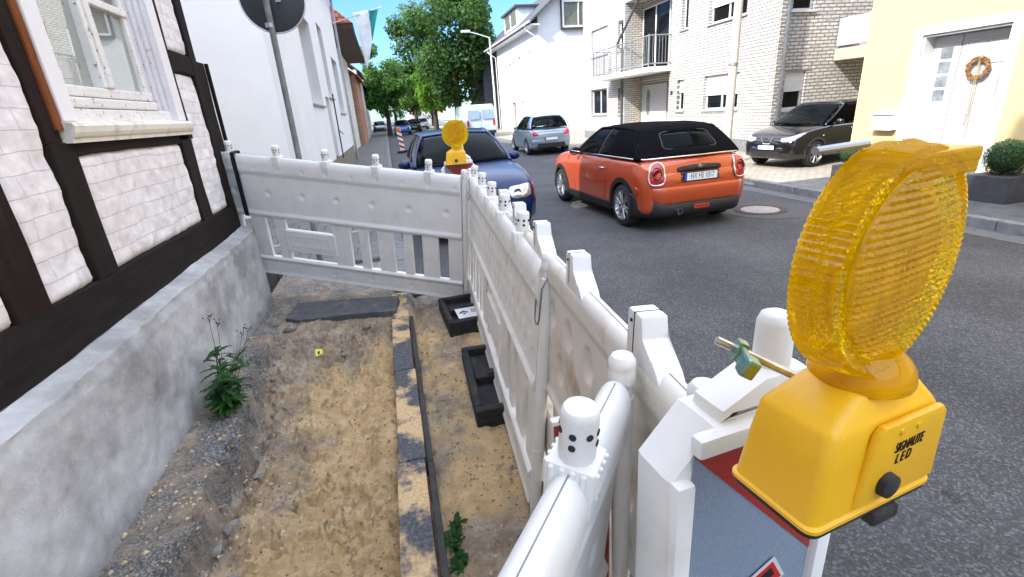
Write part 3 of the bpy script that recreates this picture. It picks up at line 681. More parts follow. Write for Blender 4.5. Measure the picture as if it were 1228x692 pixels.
# open gable window, tilted a little out of its frame
b = MB(); Fw = fr((0, 31.93, 0), (1, 0, 0), (0, 0, 1), (0, -1, 0))
for q in ((11.45, 11.58, 6.25, 7.75), (12.85, 12.98, 6.25, 7.75), (11.58, 12.85, 6.25, 6.36), (11.58, 12.85, 7.64, 7.75), (12.5, 12.56, 6.36, 7.64)): b.box((q[0], q[2], -0.05), (q[1], q[3], 0.06), bev=0.008, mtx=Fw)
gw = obj('window', b, M_PVC, fh, world=True)
b = MB(); b.box((11.58, 6.36, -0.03), (12.85, 7.64, -0.02), mtx=Fw); obj('pane', b, mat('grey_pane', (0.16, 0.16, 0.13), rough=0.1, var=0.2), gw, world=True)
b = MB(); b.box((11.38, 6.15, -0.06), (13.02, 6.24, 0.09), bev=0.005, mtx=Fw); b.box((11.38, 6.24, -0.06), (11.445, 7.8, 0.09), mtx=Fw); obj('sill', b, mat('dark_trim', (0.04, 0.04, 0.04)), gw, world=True)
s_ = (9.9-7.0)/3.8
b = MB(); b.prism([(9.3, 7.0-0.6*s_), (13.7, 9.93), (18.1, 7.0-0.6*s_), (18.1, 7.12-0.6*s_), (13.7, 10.12), (9.3, 7.12-0.6*s_)], 31.55, 45.8, axes='xz'); obj('roof', b, M_GTILE, fh, world=True)
b = MB(); b.box((9.32, 31.6, 6.42), (9.9, 45.7, 6.5)); obj('soffit', b, M_PVC, fh, world=True)
b = MB(); b.tube([(9.22, 31.5, 6.60), (9.22, 45.9, 6.60)], 0.07, 8); b.tube([(9.25, 32.6, 6.55), (9.35, 32.7, 6.3), (9.85, 32.4, 5.9), (9.85, 32.2, 0.2)], 0.045, 8); b.tube([(9.25, 44.8, 6.55), (9.35, 44.6, 6.3), (9.85, 44.3, 5.9), (9.85, 44.3, 0.2)], 0.045, 8); obj('gutter', b, M_PVC, fh, world=True)
b = MB(); b.box((10.0, 37.0, 7.1), (12.4, 41.0, 8.35)); dm = obj('dormer', b, M_GREYWALL, fh, world=True)
b = MB(); b.box((9.8, 36.8, 8.35), (12.8, 41.2, 8.5), bev=0.02); obj('dormer_roof', b, M_GTILE, dm, world=True)
b = MB(); b.box((9.96, 37.4, 7.4), (10.02, 38.8, 8.2)); b.box((9.96, 39.2, 7.4), (10.02, 40.6, 8.2)); obj('pane', b, mat('grey_pane', (0.16,0.16,0.13)), dm, world=True)

# ================================================================== timber-framed house (left, close)
KS = 0.95
def ty(y): return KS*y
def tz(z): return 1.7-KS*(1.7-z)
XT = -1.48
th = thing('timber_house', 'old half-timbered house with dark beams, white brick infill and a peeling window', 'house', (-4, 2, 0.15))
def wood_mat(name, c, amt=0.3, scl=(15, 15, 2.4)):
    m = mat(name, c, rough=0.85, spec=0.2)
    n = m.node_tree.nodes; l = m.node_tree.links; b = n['Principled BSDF']; g = n.new('ShaderNodeNewGeometry')
    mp = n.new('ShaderNodeMapping'); mp.inputs['Scale'].default_value = scl; l.new(g.outputs['Position'], mp.inputs[0])
    q = n.new('ShaderNodeTexNoise'); q.inputs['Scale'].default_value = 1.6; q.inputs['Detail'].default_value = 12; q.inputs['Roughness'].default_value = 0.75; l.new(mp.outputs[0], q.inputs['Vector'])
    r = n.new('ShaderNodeValToRGB'); e = r.color_ramp.elements; e[0].position = 0.3; e[0].color = (*[x*0.45 for x in c], 1); e[1].position = 0.85; e[1].color = (*[min(1, x*4.0+0.03) for x in c], 1)
    q2 = e.new(0.62); q2.color = (*c, 1)
    l.new(q.outputs['Fac'], r.inputs[0]); l.new(r.outputs[0], b.inputs['Base Color'])
    bp = n.new('ShaderNodeBump'); bp.inputs['Strength'].default_value = 0.9; bp.inputs['Distance'].default_value = 0.012; l.new(q.outputs['Fac'], bp.inputs['Height']); l.new(bp.outputs[0], b.inputs['Normal'])
    return m
M_BEAM = wood_mat('weathered_black_beam', (0.022, 0.016, 0.013))
M_BEAMH = wood_mat('weathered_black_beam_flat', (0.022, 0.016, 0.013), scl=(15, 2.4, 15))
M_BEAMR = wood_mat('red_brown_beam', (0.026, 0.014, 0.011))
M_ORANGE = wood_mat('bare_orange_wood', (0.26, 0.085, 0.025))
M_ORBR0 = brick_mat('shade_stack_brick', 'XZ', (0.40, 0.15, 0.08), (0.34, 0.12, 0.06), (0.3, 0.22, 0.18), bump=0.3)
M_INFILL = brick_mat('whitewashed_brick_infill', 'YZ', (0.79, 0.745, 0.73), (0.76, 0.725, 0.72), (0.64, 0.60, 0.59), bw=0.27, bh=0.088, ms=0.0030, bump=0.6, irregular=0.05, rough=0.9, dist=0.012)
def rough_beam(b, y0, y1, z0, z1, x0=-1.62, x1=XT, seed=0, amp=0.008):
    """beam with a slightly wavy front face and edges"""
    L = max(y1-y0, z1-z0); n = max(4, int(L/0.06)); vert = (z1-z0) > (y1-y0)
    rings = []
    for i in range(n+1):
        t = i/n
        j = [noise.noise(V((seed*3.1+t*L*3, k*7.7, 0.5)))*amp*1.6 for k in range(4)]
        if vert: z = z0+(z1-z0)*t; pts = [(x0, y0, z), (x1-0.006, y0+j[0], z), (x1+j[2]*.4, y0+0.008+j[0], z), (x1+j[3]*.4, y1-0.008+j[1], z), (x1-0.006, y1+j[1], z), (x0, y1, z)]
        else: y = y0+(y1-y0)*t; pts = [(x0, y, z0), (x1-0.006, y, z0+j[0]), (x1+j[2]*.4, y, z0+0.008+j[0]), (x1+j[3]*.4, y, z1-0.008+j[1]), (x1-0.006, y, z1+j[1]), (x0, y, z1)]
        rings.append([b.bm.verts.new(p) for p in pts])
    for A, B in zip(rings, rings[1:]):
        for k in range(6): b.bm.faces.new((A[k], A[(k+1) % 6], B[(k+1) % 6], B[k]))
    b.bm.faces.new(rings[0][::-1]); b.bm.faces.new(rings[-1])
def beam(y0, y1, z0, z1, m=None, x1=XT, seed=0):
    b = MB(); rough_beam(b, ty(y0), ty(y1), tz(z0), tz(z1), x1=x1, seed=seed); return obj('timber_beam', b, m or (M_BEAMH if (y1-y0) > (z1-z0) else M_BEAM), th, world=True, smooth=25)
beam(-3.0, 5.30, 0.77, 1.015, seed=1)                       # sill beam
beam(2.24, 2.46, 1.017, 3.6, M_BEAMR, x1=XT-0.002, seed=2)
beam(2.84, 3.045, 1.017, 1.70, x1=XT-0.002, seed=3)
beam(2.84, 2.965, 1.702, 3.6, M_BEAMR, x1=XT-0.002, seed=4)
b = MB(); rough_beam(b, ty(2.93), ty(2.985), tz(1.76), tz(3.6), x1=XT+0.012, x0=-1.5, seed=5); obj('timber_beam', b, M_ORANGE, th, world=True, smooth=25)
beam(3.048, 4.43, 1.635, 1.695, x1=XT-0.004, seed=6)
beam(4.435, 4.645, 1.017, 1.66, x1=XT-0.002, seed=7)
beam(4.60, 4.70, 1.662, 3.6, x1=XT-0.002, seed=8)
beam(5.15, 5.30, 1.017, 3.6, x1=XT-0.002, seed=9)
beam(4.702, 5.148, 2.165, 2.325, x1=XT-0.004, seed=10)
beam(1.2, 1.42, 1.017, 3.6, x1=XT-0.002, seed=11); beam(0.0, 0.2, 1.017, 3.6, seed=12)
b = MB(); rough_beam(b, ty(5.302), ty(5.57), tz(0.9), tz(2.31), x0=-1.75, x1=XT-0.03, seed=13); obj('corner_board', b, M_BEAM, th, world=True, smooth=25)
b = MB(); b.box((XT-0.03, ty(5.575), tz(0.9)), (XT-0.002, ty(5.61), tz(2.31)), bev=0.003); obj('corner_board', b, M_BEAMR, th, world=True)
beam(-3.0, 5.30, 3.602, 3.85, seed=14)
def infill(y0, y1, z0, z1, dx=-0.012):
    b = MB(); y0, y1, z0, z1 = ty(y0), ty(y1), tz(z0), tz(z1)
    def f(s, t):
        y = y0+(y1-y0)*s; z = z0+(z1-z0)*t
        e = min(s*(y1-y0), (1-s)*(y1-y0), t*(z1-z0), (1-t)*(z1-z0)); e = min(1, e/0.035)
        return V((XT+dx-0.022*(1-e)**2+0.014*fbm(y, z, 2.0, 3.0, 4)+0.004*fbm(y, z, 4, 18, 2), y, z))
    b.grid(f, max(8, int((y1-y0)/0.02)), max(8, int((z1-z0)/0.02)))
    return obj('infill_panel', b, M_INFILL, th, world=True, smooth=180)
for q in ((2.46, 2.84, 1.017, 3.6), (3.045, 4.435, 1.017, 1.635), (4.645, 5.15, 1.017, 2.165), (4.70, 5.15, 2.325, 3.6), (1.42, 2.24, 1.017, 3.6), (0.2, 1.2, 1.017, 3.6)): infill(*q)
# backing wall, upper floor, roof (outside the picture, they cast the shade of the street)
b = MB(); b.box((-8.0, -9, 0.16), (-1.66, -0.2, 3.6)); b.box((-8.0, -0.2, 0.16), (-1.75, ty(5.3), 0.9)); b.box((-8.0, -0.2, 3.61), (-1.52, ty(5.3), 5.9)); b.box((-8, ty(5.1), 0.16), (-1.70, ty(5.28), 5.9)); b.box((-8, -0.2, 0.9), (-7.8, ty(5.1), 3.61)); b.box((-1.64, -0.2, 0.9), (-1.60, ty(2.95), 3.61)); b.box((-1.64, ty(4.7), 0.9), (-1.60, ty(5.28), 3.61)); b.box((-1.64, ty(2.95), 0.9), (-1.60, ty(4.7), tz(1.7)))
obj('wall', b, M_WHITEWALL, th, world=True)
b = MB(); b.prism([(-6.0, 5.6), (-1.1, 5.6), (-3.6, 8.8)], 0.35, 5.06, axes='xz'); b.prism([(-8.6, 5.9), (-1.0, 5.9), (-4.8, 12.0)], -9.2, 0.35, axes='xz'); obj('roof', b, M_TILEY, th, world=True)  # taller section is added out of view to shade the yellow house front
b = MB(); b.box((-7.9, 4.3, 5.9), (-7.0, 5.03, 8.1)); obj('shade_stack', b, M_ORBR0, th, world=True)  # made-up stack out of view, blocks the sun left of the road's light patch
# window of the timber house: casing, moulded frame, sashes, sill
M_OLDW = mat('peeling_white_paint', (0.74, 0.72, 0.68), rough=0.7, var=0.05, vscale=6, bump=0.5, bscale=60, dirt=(0.16, 0.12, 0.09), dirt_amt=0.9, dirt_scale=30, dthr=(0.60, 0.63), dist=0.004)
M_CASE = mat('white_casing_paint', (0.80, 0.78, 0.77), rough=0.6, var=0.03, vscale=5, bump=0.3, bscale=50, dist=0.004)
FT = fleft(XT)
wt = 3.5
def bT(b, y0, y1, z0, z1, n0, n1, bev=0.004): b.box((ty(y0), tz(z0), n0), (ty(y1), tz(z1), n1), bev=bev, mtx=FT)
b = MB(); bT(b, 2.99, 3.115, 1.80, wt, -0.05, 0.018, 0.006); obj('window_casing', b, M_CASE, th, world=True)
b = MB(); bT(b, 4.46, 4.595, 1.80, wt, -0.05, 0.018, 0.006)
ws = obj('window', b, M_CASE, th, world=True)
b = MB()
for k, (a, c, n1) in enumerate(((4.385, 4.460, 0.006), (4.315, 4.387, -0.008), (4.25, 4.317, -0.022), (4.19, 4.252, -0.035))): bT(b, a, c, 1.80, wt, -0.09, n1, 0.008)
b_l = MB(); bT(b_l, 3.117, 3.15, 1.80, wt, -0.09, -0.01)
M_LIL = mat('faded_lilac_paint', (0.60, 0.60, 0.64), rough=0.7, var=0.08, vscale=9, bump=0.4, bscale=60, dirt=(0.22, 0.18, 0.16), dirt_amt=0.7, dirt_scale=34, dthr=(0.60, 0.64), dist=0.004); obj('moulding', b, M_LIL, ws, world=True); obj('moulding', b_l, M_LIL, ws, world=True)
b = MB(); bT(b, 3.15, 4.188, 1.93, 1.985, -0.08, -0.012, 0.008); bT(b, 3.15, 4.188, 1.87, 1.925, -0.08, 0.0, 0.01)
bT(b, 3.555, 3.60, 1.985, wt, -0.075, -0.006, 0.008); bT(b, 3.603, 3.655, 1.985, wt, -0.075, 0.004, 0.012); bT(b, 3.658, 3.70, 1.985, wt, -0.075, -0.012, 0.008)
bT(b, 3.70, 4.188, 2.455, 2.50, -0.075, -0.02, 0.006); bT(b, 4.14, 4.188, 1.985, wt, -0.075, -0.03, 0.006); bT(b, 3.15, 3.555, 2.62, 2.66, -0.075, -0.02, 0.006)
obj('sash', b, M_OLDW, ws, world=True)
b = MB()
for (pa, pc, tl_, td_) in ((3.15, 3.556, 3.1, 2.2), (3.70, 4.145, 1.2, 1.2)):
    q = Matrix.Translation((XT-0.055, ty((pa+pc)/2), tz(2.5))) @ Matrix.Rotation(R(-tl_), 4, 'Z') @ Matrix.Rotation(R(td_), 4, 'Y'); hh = ty(pc-pa)/2+0.004
    b.box((-0.002, -hh, -0.53), (0.002, hh, 1.0), mtx=q)
obj('pane', b, glass_mat('old_window_glass', clear=0.10, rough=0.012, base=(0.50, 0.52, 0.49), ior=1.9, metal=0.55), ws, world=True)
b = MB()
b.grid(lambda s, t: V((XT-0.11+0.008*math.sin(s*60), ty(3.60)+ty(0.60)*s, tz(1.95)+1.5*t)), 60, 1); obj('curtain', b, M_CURT, ws, world=True, smooth=180, solid=0.002)
b = MB(); bT(b, 3.05, 4.50, 1.795, 1.868, -0.05, -0.004, 0.01); obj('lower_board', b, M_OLDW, ws, world=True)
b = MB(); prof = [(-0.10, 1.695), (0.030, 1.695), (0.032, 1.715), (0.045, 1.725), (0.055, 1.745), (0.060, 1.775), (0.052, 1.79), (-0.02, 1.808), (-0.10, 1.812)]
b.prism([(XT+n_, tz(z_)) for n_, z_ in prof], ty(2.975), ty(4.60), axes='xz', bev=0.003)
obj('sill', b, mat('cream_sill_paint', (0.76, 0.72, 0.62), rough=0.6, var=0.05, vscale=6, bump=0.3, bscale=60, dirt=(0.32, 0.24, 0.15), dirt_amt=0.75, dirt_scale=7, dist=0.004), ws, world=True)
# plinth with sloping top, render stained and uneven
b = MB(); Y0p, Y1p = -3.0, 5.12
def plf(s, t):
    # t: 0 bottom front .. 0.8 top front .. 1 top back
    y = Y0p+(Y1p-Y0p)*s
    if t < 0.78: q = t/0.78; x = -1.345-0.02*q; z = -0.1+(tz(0.745)+0.1+0.02*fbm(y, 0, 3, 1.2, 3))*q
    else: q = (t-0.78)/0.22; x = -1.365-0.145*q; z = tz(0.745)+0.02*fbm(y, 0, 3, 1.2, 3)+0.045*q
    if t > 0.74 and t < 0.80: x -= 0.008
    nn = 0.012*fbm(y, z, 1.0, 1.8, 4)+0.004*fbm(y, z, 6, 9, 3)
    e = max(0, (s-0.975)/0.025)
    return V((x+nn*(1 if t < 0.8 else 0.3)-0.05*e*e, y, z+(nn*0.4 if t >= 0.78 else 0)))
b.grid(plf, 400, 60)
vsx = list(b.bm.verts)
# end face closing towards the back
b.box((-1.62, Y1p-0.35, -0.1), (-1.395, Y1p-0.004, tz(0.76)), bev=0.01)
def plinth_mat():
    m = mat('stained_cement_render', (0.36, 0.36, 0.35), rough=0.9, spec=0.2)
    n = m.node_tree.nodes; l = m.node_tree.links; b = n['Principled BSDF']; g = n.new('ShaderNodeNewGeometry')
    def ns(s, d=8, r=0.6):
        q = n.new('ShaderNodeTexNoise'); q.inputs['Scale'].default_value = s; q.inputs['Detail'].default_value = d; q.inputs['Roughness'].default_value = r; l.new(g.outputs['Position'], q.inputs['Vector']); return q
    a = ns(1.7, 9, 0.62); r = n.new('ShaderNodeValToRGB'); e = r.color_ramp.elements; e[0].position = 0.32; e[0].color = (0.27, 0.262, 0.25, 1); e[1].position = 0.68; e[1].color = (0.68, 0.665, 0.64, 1); q = e.new(0.5); q.color = (0.50, 0.49, 0.47, 1)
    l.new(a.outputs['Fac'], r.inputs[0])
    f = ns(12, 8, 0.7); mp = n.new('ShaderNodeMapRange'); mp.inputs[1].default_value = .3; mp.inputs[2].default_value = .7; mp.inputs[3].default_value = .88; mp.inputs[4].default_value = 1.1; l.new(f.outputs['Fac'], mp.inputs[0])
    s = n.new('ShaderNodeVectorMath'); s.operation = 'SCALE'; l.new(r.outputs[0], s.inputs[0]); l.new(mp.outputs[0], s.inputs['Scale'])
    # hairline cracks
    v = n.new('ShaderNodeTexVoronoi'); v.feature = 'DISTANCE_TO_EDGE'; v.inputs['Scale'].default_value = 1.1
    ds = n.new('ShaderNodeVectorMath'); ds.operation = 'ADD'; wn = ns(3, 5, .6); sc1 = n.new('ShaderNodeVectorMath'); sc1.operation = 'SCALE'; sc1.inputs['Scale'].default_value = 0.5; l.new(wn.outputs['Color'], sc1.inputs[0]); l.new(g.outputs['Position'], ds.inputs[0]); l.new(sc1.outputs[0], ds.inputs[1]); l.new(ds.outputs[0], v.inputs['Vector'])
    cm = n.new('ShaderNodeMath'); cm.operation = 'LESS_THAN'; cm.inputs[1].default_value = 0.0022; l.new(v.outputs['Distance'], cm.inputs[0])
    cf = n.new('ShaderNodeMath'); cf.operation = 'MULTIPLY'; cf.inputs[1].default_value = 0.15; l.new(cm.outputs[0], cf.inputs[0])
    x = n.new('ShaderNodeMix'); x.data_type = 'RGBA'; l.new(cf.outputs[0], x.inputs[0]); l.new(s.outputs[0], x.inputs[6]); x.inputs[7].default_value = (0.08, 0.08, 0.08, 1)
    # darker towards the foot
    sz = n.new('ShaderNodeSeparateXYZ'); l.new(g.outputs['Position'], sz.inputs[0]); ad = n.new('ShaderNodeMath'); ad.operation = 'MULTIPLY_ADD'; ad.inputs[1].default_value = 0.25; l.new(a.outputs['Fac'], ad.inputs[0]); l.new(sz.outputs[2], ad.inputs[2])
    m2 = n.new('ShaderNodeMapRange'); m2.inputs[1].default_value = 0.22; m2.inputs[2].default_value = 0.32; m2.inputs[3].default_value = 0.35; m2.inputs[4].default_value = 0; l.new(ad.outputs[0], m2.inputs[0])
    y = n.new('ShaderNodeMix'); y.data_type = 'RGBA'; l.new(m2.outputs[0], y.inputs[0]); l.new(x.outputs[2], y.inputs[6]); y.inputs[7].default_value = (0.13, 0.125, 0.11, 1)
    l.new(y.outputs[2], b.inputs['Base Color'])
    bp = n.new('ShaderNodeBump'); bp.inputs['Strength'].default_value = 0.5; bp.inputs['Distance'].default_value = 0.01; l.new(f.outputs['Fac'], bp.inputs['Height']); l.new(bp.outputs[0], b.inputs['Normal'])
    return m
obj('plinth', b, plinth_mat(), th, world=True, smooth=50)
# rubble line of old brick between plinth and sill beam
b = MB(); rnd = random.Random(5); y = -1.0
while y < 5.0:
    L = rnd.uniform(0.03, 0.10); b.box((-1.62, y, tz(0.745)), (-1.492+rnd.uniform(-.010, .010), y+L, tz(0.779)+rnd.uniform(-.008, .006)), bev=0.006, seg=1); y += L*0.96
obj('rubble_joint', b, mat('crumbled_mortar', (0.09, 0.07, 0.058), rough=0.95, var=0.5, vscale=18, bump=0.8, bscale=80), th, world=True)

# ================================================================== white gable house (left, beyond the fence)
M_GABLELIT = mat('lit_gable_render', (0.90, 0.875, 0.83), rough=0.85, var=0.02, vscale=1.5, bump=0.3, bscale=90, dist=0.004)  # light on the gable is put into this paler, warmer copy of the render
wh = thing('gable_house', 'plain white rendered house with deep grey-shaded windows beyond the timber house', 'house', (-4, 16, 0.1))
XW = -1.5
FW = fleft(XW)
wops = [(12.2, 14.3, 2.14, 4.05), (16.15, 17.4, 2.42, 4.4), (19.2, 21.3, 2.02, 3.85), (15.0, 15.9, 0.5, 2.4)]
wall('wall', FW, 10.05, 22.9, 0.75, 6.8, wops, M_WHITEWALL, wh, depth=0.32)
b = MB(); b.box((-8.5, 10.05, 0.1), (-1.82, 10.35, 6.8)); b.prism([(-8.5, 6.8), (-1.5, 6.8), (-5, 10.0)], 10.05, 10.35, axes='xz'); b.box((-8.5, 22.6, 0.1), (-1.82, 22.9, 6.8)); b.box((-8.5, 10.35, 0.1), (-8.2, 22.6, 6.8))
obj('wall', b, M_GABLELIT, wh, world=True)
b = MB(); b.box((-1.83, 10.04, 0.1), (-1.485, 22.91, 0.75), bev=0.004); obj('plinth', b, mat('brownish_stone_plinth', (0.22, 0.18, 0.14), rough=0.9, var=0.3, vscale=10, bump=0.5), wh, world=True)
for o_ in wops[:3]: window(FW, *o_, wh, set_in=0.24, bars=(0.5,), hbars=(0.7,), curtain=0.9, fw=0.07)
b = MB(); b.box((15.02, 0.52, -0.2), (15.88, 2.38, -0.14), bev=0.01, mtx=FW); obj('door', b, mat('grey_door', (0.35, 0.36, 0.38), rough=0.5), wh, world=True)
b = MB(); b.tube([(-1.38, 15.95, 2.5), (-1.38, 15.8, 0.7)], 0.02, 6); b.tube([(-1.38, 15.8, 1.5), (-1.38, 17.3, 1.35)], 0.015, 6); obj('handrail', b, mat('black_steel', (0.02, 0.02, 0.02), rough=0.4), wh, world=True)
b = MB(); b.tube([(-1.4, 22.75, 6.6), (-1.4, 22.75, 0.15)], 0.05, 8); obj('downpipe', b, M_METAL, wh, world=True)
b = MB(); b.prism([(-9.0, 6.4), (-5, 10.05), (-1.0, 6.4), (-1.0, 6.52), (-5, 10.25), (-9.0, 6.52)], 9.9, 23.0, axes='xz'); obj('roof', b, M_TILEY, wh, world=True)

# unseen house added behind the timber house to shade the gap between the gables
rh = thing('shade_house', 'unseen tall house added behind the timber house to shade the street', 'house', (-10, 8, 0.1))
b = MB(); b.box((-12.5, 5.1, 0.0), (-8.1, 9.9, 9.0)); obj('wall', b, M_WHITEWALL, rh, world=True)
b = MB(); b.prism([(-12.5, 8.9), (-8.1, 8.9), (-9.6, 13.5)], 5.08, 9.95, axes='xz'); obj('roof', b, M_TILEY, rh, world=True)

# ================================================================== houses further along the left side
tr = thing('tiled_house', 'house with bright orange clay tiles and a wide dark brown eave', 'house', (-4, 28, 0.1))
b = MB(); b.box((-8, 23.6, 0.1), (-1.9, 36.5, 5.4)); obj('wall', b, mat('cream_render', (0.62, 0.60, 0.50), rough=0.85), tr, world=True)
# hipped roof, near hip faces the camera
b = MB(); z0_ = 5.5
vv = [(-8.6, 23.3, z0_), (-0.72, 23.3, z0_), (-0.9, 37.2, z0_), (-8.6, 37.2, z0_), (-4.6, 27.2, z0_+3.7), (-4.6, 33.5, z0_+3.7)]
b._new(vv, [(0, 1, 4), (1, 2, 5, 4), (2, 3, 5), (3, 0, 4, 5), (0, 3, 2, 1)]); obj('roof', b, M_TILE, tr, world=True)
b = MB(); b.box((-8.5, 23.35, z0_-0.16), (-0.76, 37.1, z0_-0.005)); obj('soffit', b, M_BROWN, tr, world=True)
def simple_house(x1, y0, y1, ze, zr, m, mroof, label, nwin=3, x0=None, zb=0.1, wside=1, name='house', setw=1.0, rows=None):
    x0 = (x1-8) if x0 is None else x0
    t = thing(name, label, 'house', ((x0+x1)/2, y0, 0.1))
    left = x1 < 3
    face = x1 if left else x0
    F = fr((face, 0, 0), (0, 1, 0), (0, 0, 1), (1, 0, 0) if left else (-1, 0, 0))
    rows = rows or [1.1+2.9*k for k in range(max(1, int((ze-0.3)//2.9)))]
    ops = []
    for z in rows:
        for k in range(nwin):
            c = y0+(y1-y0)*(k+.5)/nwin; ops.append((c-.5*setw, c+.5*setw, z, z+1.35))
    wall('wall', F, y0, y1, zb, ze, ops, m, t, depth=0.25)
    b = MB()
    s = 1 if not left else -1
    xm = (x0+x1)/2
    for ya, yb in ((y0+.003, y0+.2), (y1-.2, y1-.003)):
        b = MB(); xa, xb = min(face+s*.26, face+s*7.9), max(face+s*.26, face+s*7.9); b.prism([(xa, zb), (xb, zb), (xb, ze-.1), (xm, zr-.1), (xa, ze-.1)], ya, yb, axes='xz'); obj('wall', b, m, t, world=True)
    for o_ in ops: window(F, *o_, t, bars=(0.5,), silld=0.04, curtain=0.9)
    gable_roof('roof', x0, x1, y0, y1, ze, zr, mroof, t, ov=0.35)
    return t
M_ORBR = brick_mat('orange_brick', 'YZ', (0.50, 0.20, 0.09), (0.42, 0.16, 0.07), (0.35, 0.25, 0.2), bump=0.3)
simple_house(-1.55, 36.6, 44, 4.6, 7.6, M_ORBR, M_TILEY, 'low orange brick house after the tiled house', 2)
simple_house(-1.7, 44.2, 54, 5.6, 9, M_GREYWALL, M_GTILE, 'pale grey rendered house behind the orange brick one', 3)
simple_house(-1.8, 54.2, 64, 5.2, 9, mat('cream_render', (0.6,0.6,0.5)), M_TILEY, 'cream house with red roof far along the left side', 3)
simple_house(-2.2, 64.5, 76, 5.8, 9.5, M_ORBR, M_TILEY, 'tall orange brick house far along the left side', 3)
simple_house(-2.4, 76.5, 92, 5.4, 9, M_WHITEWALL, M_TILEY, 'white house at the end of the left row', 4)
simple_house(10.0, 58, 70, 5.0, 8.5, M_WHITEWALL, M_TILEY, 'white house with red roof seen behind the big tree', 3, x0=11.5, zb=0.1)
simple_house(10.0, 90, 104, 4.0, 8.0, M_WHITEWALL, M_TILEY, 'small white house with red roof in the far distance', 3, x0=4.2)
dk = thing('slate_house', 'narrow dark grey slate-clad house beside the long white house', 'house', (12, 50, 0.1))
b = MB(); b.box((9.4, 48.2, 0.1), (17, 56, 6.0)); obj('wall', b, mat('dark_slate', (0.07, 0.07, 0.08), rough=0.6, var=0.25, vscale=6), dk, world=True)
b = MB(); b.prism([(9.0, 5.9), (13.2, 9.5), (17.4, 5.9)], 48.0, 56.2, axes='xz'); obj('roof', b, M_GTILE, dk, world=True)

# ================================================================== street furniture
# lamp post
lp = thing('street_lamp', 'thin pale street lamp with a long arm beside the big tree', 'street lamp', (8.3, 38.7, 0.1))
b = MB(); b.tube([(0, 0, 0), (0, 0, 3.2), (-0.05, 0, 6.7)], [0.09, 0.07, 0.05], 10); obj('pole', b, mat('pale_lamp_post', (0.62, 0.60, 0.55), rough=0.5), lp)
b = MB(); b.tube([(-0.05, 0, 6.65), (-0.9, 0, 6.92), (-1.5, 0, 7.08)], 0.035, 8); obj('arm', b, mat('pale_lamp_post', (0.6,0.6,0.5)), lp)
b = MB(); b.box((-2.1, -0.12, 7.05), (-1.45, 0.12, 7.2), bev=0.04); obj('lamp_head', b, M_GREYWALL, lp)
# wooden utility pole at the brick house
up_ = thing('utility_pole', 'tall pale wooden utility pole in front of the brick house', 'pole', (7.95, 10.65, 0.1))
b = MB(); b.tube([(0, 0, 0), (0.02, 0, 4), (0.05, 0, 9)], [0.10, 0.09, 0.07], 14); obj('shaft', b, mat('pale_weathered_pole', (0.52, 0.45, 0.36), rough=0.8, var=0.15, vscale=6, bump=0.4), up_)
b = MB(); b.tube([(0.01, 0, 2.2), (0.01, 0, 2.26)], 0.103, 14); obj('band', b, M_METAL, up_)
# traffic sign seen from behind
sg = thing('round_traffic_sign', 'round traffic sign seen from behind on a grey pole in front of the white gable', 'sign', (-0.965, 5.75, 0.12))
b = MB(); b.tube([(0, 0, -0.1), (0.01, 0, 1.6), (0.02, 0, 3.6)], 0.030, 14); obj('pole', b, mat('dull_grey_pole', (0.20, 0.20, 0.20), rough=0.55, metal=0.3, var=0.2, vscale=9), sg, smooth=60)
b = MB(); c = (0.065, 0.05, 2.76); b.lathe([(0.0, 0.0), (0.285, 0.0), (0.30, 0.008), (0.30, 0.022), (0.29, 0.026), (0.0, 0.026)], c, 'y', 40); obj('sign_plate', b, mat('sign_back_grey', (0.045, 0.05, 0.055), rough=0.35, metal=0.2), sg, smooth=30)
b = MB(); b.tube([V(c)+V((0.30*math.cos(t), 0.012, 0.30*math.sin(t))) for t in [2*math.pi*k/40 for k in range(40)]], 0.009, 8, closed=True); obj('rim', b, mat('light_rim', (0.65, 0.66, 0.68), rough=0.3, metal=0.5), sg, smooth=180)
b = MB(); b.tube([(0.0, 0.0, 2.50), (0.0, 0.0, 2.54)], 0.040, 14); b.tube([(0.0, 0.0, 2.95), (0.0, 0.0, 2.99)], 0.040, 14); b.box((0.10, -0.005, 2.72), (0.15, 0.02, 2.735)); obj('clamp', b, M_METAL, sg)
# flag
fg = thing('flag', 'white flag with a teal edge hanging on a pole from the tiled house', 'flag', (-1.2, 22, 3.6))
b = MB()
def flg(s, t):
    # s across top, t down to a hanging tip
    top = V((0.62-0.05+0.98*s, 0.0, 2.05+0.08*s)); tip = V((0.80, 0, 0.0)); e = V((0.62+0.16*t, 0, 0)); r_ = top.lerp(tip, t); return r_+V((0, 0.06*math.sin(s*9+t*3)*(1-t*.6), 0))
b.grid(flg, 30, 20)
for f in b.bm.faces:
    c = f.calc_center_median(); 
    f.material_index = 1 if (c.x > 1.18-0.02*(2.1-c.z) and c.z > 0.9) else 0
obj('cloth', b, [mat('white_flag_cloth', (0.75, 0.77, 0.80), rough=0.8), mat('teal_flag_cloth', (0.01, 0.22, 0.20), rough=0.8)], fg, smooth=180, solid=0.004)
b = MB(); b.tube([(-0.7, 0.1, 1.6), (1.7, 0, 2.2)], 0.02, 8); obj('flag_pole', b, M_PVC, fg)
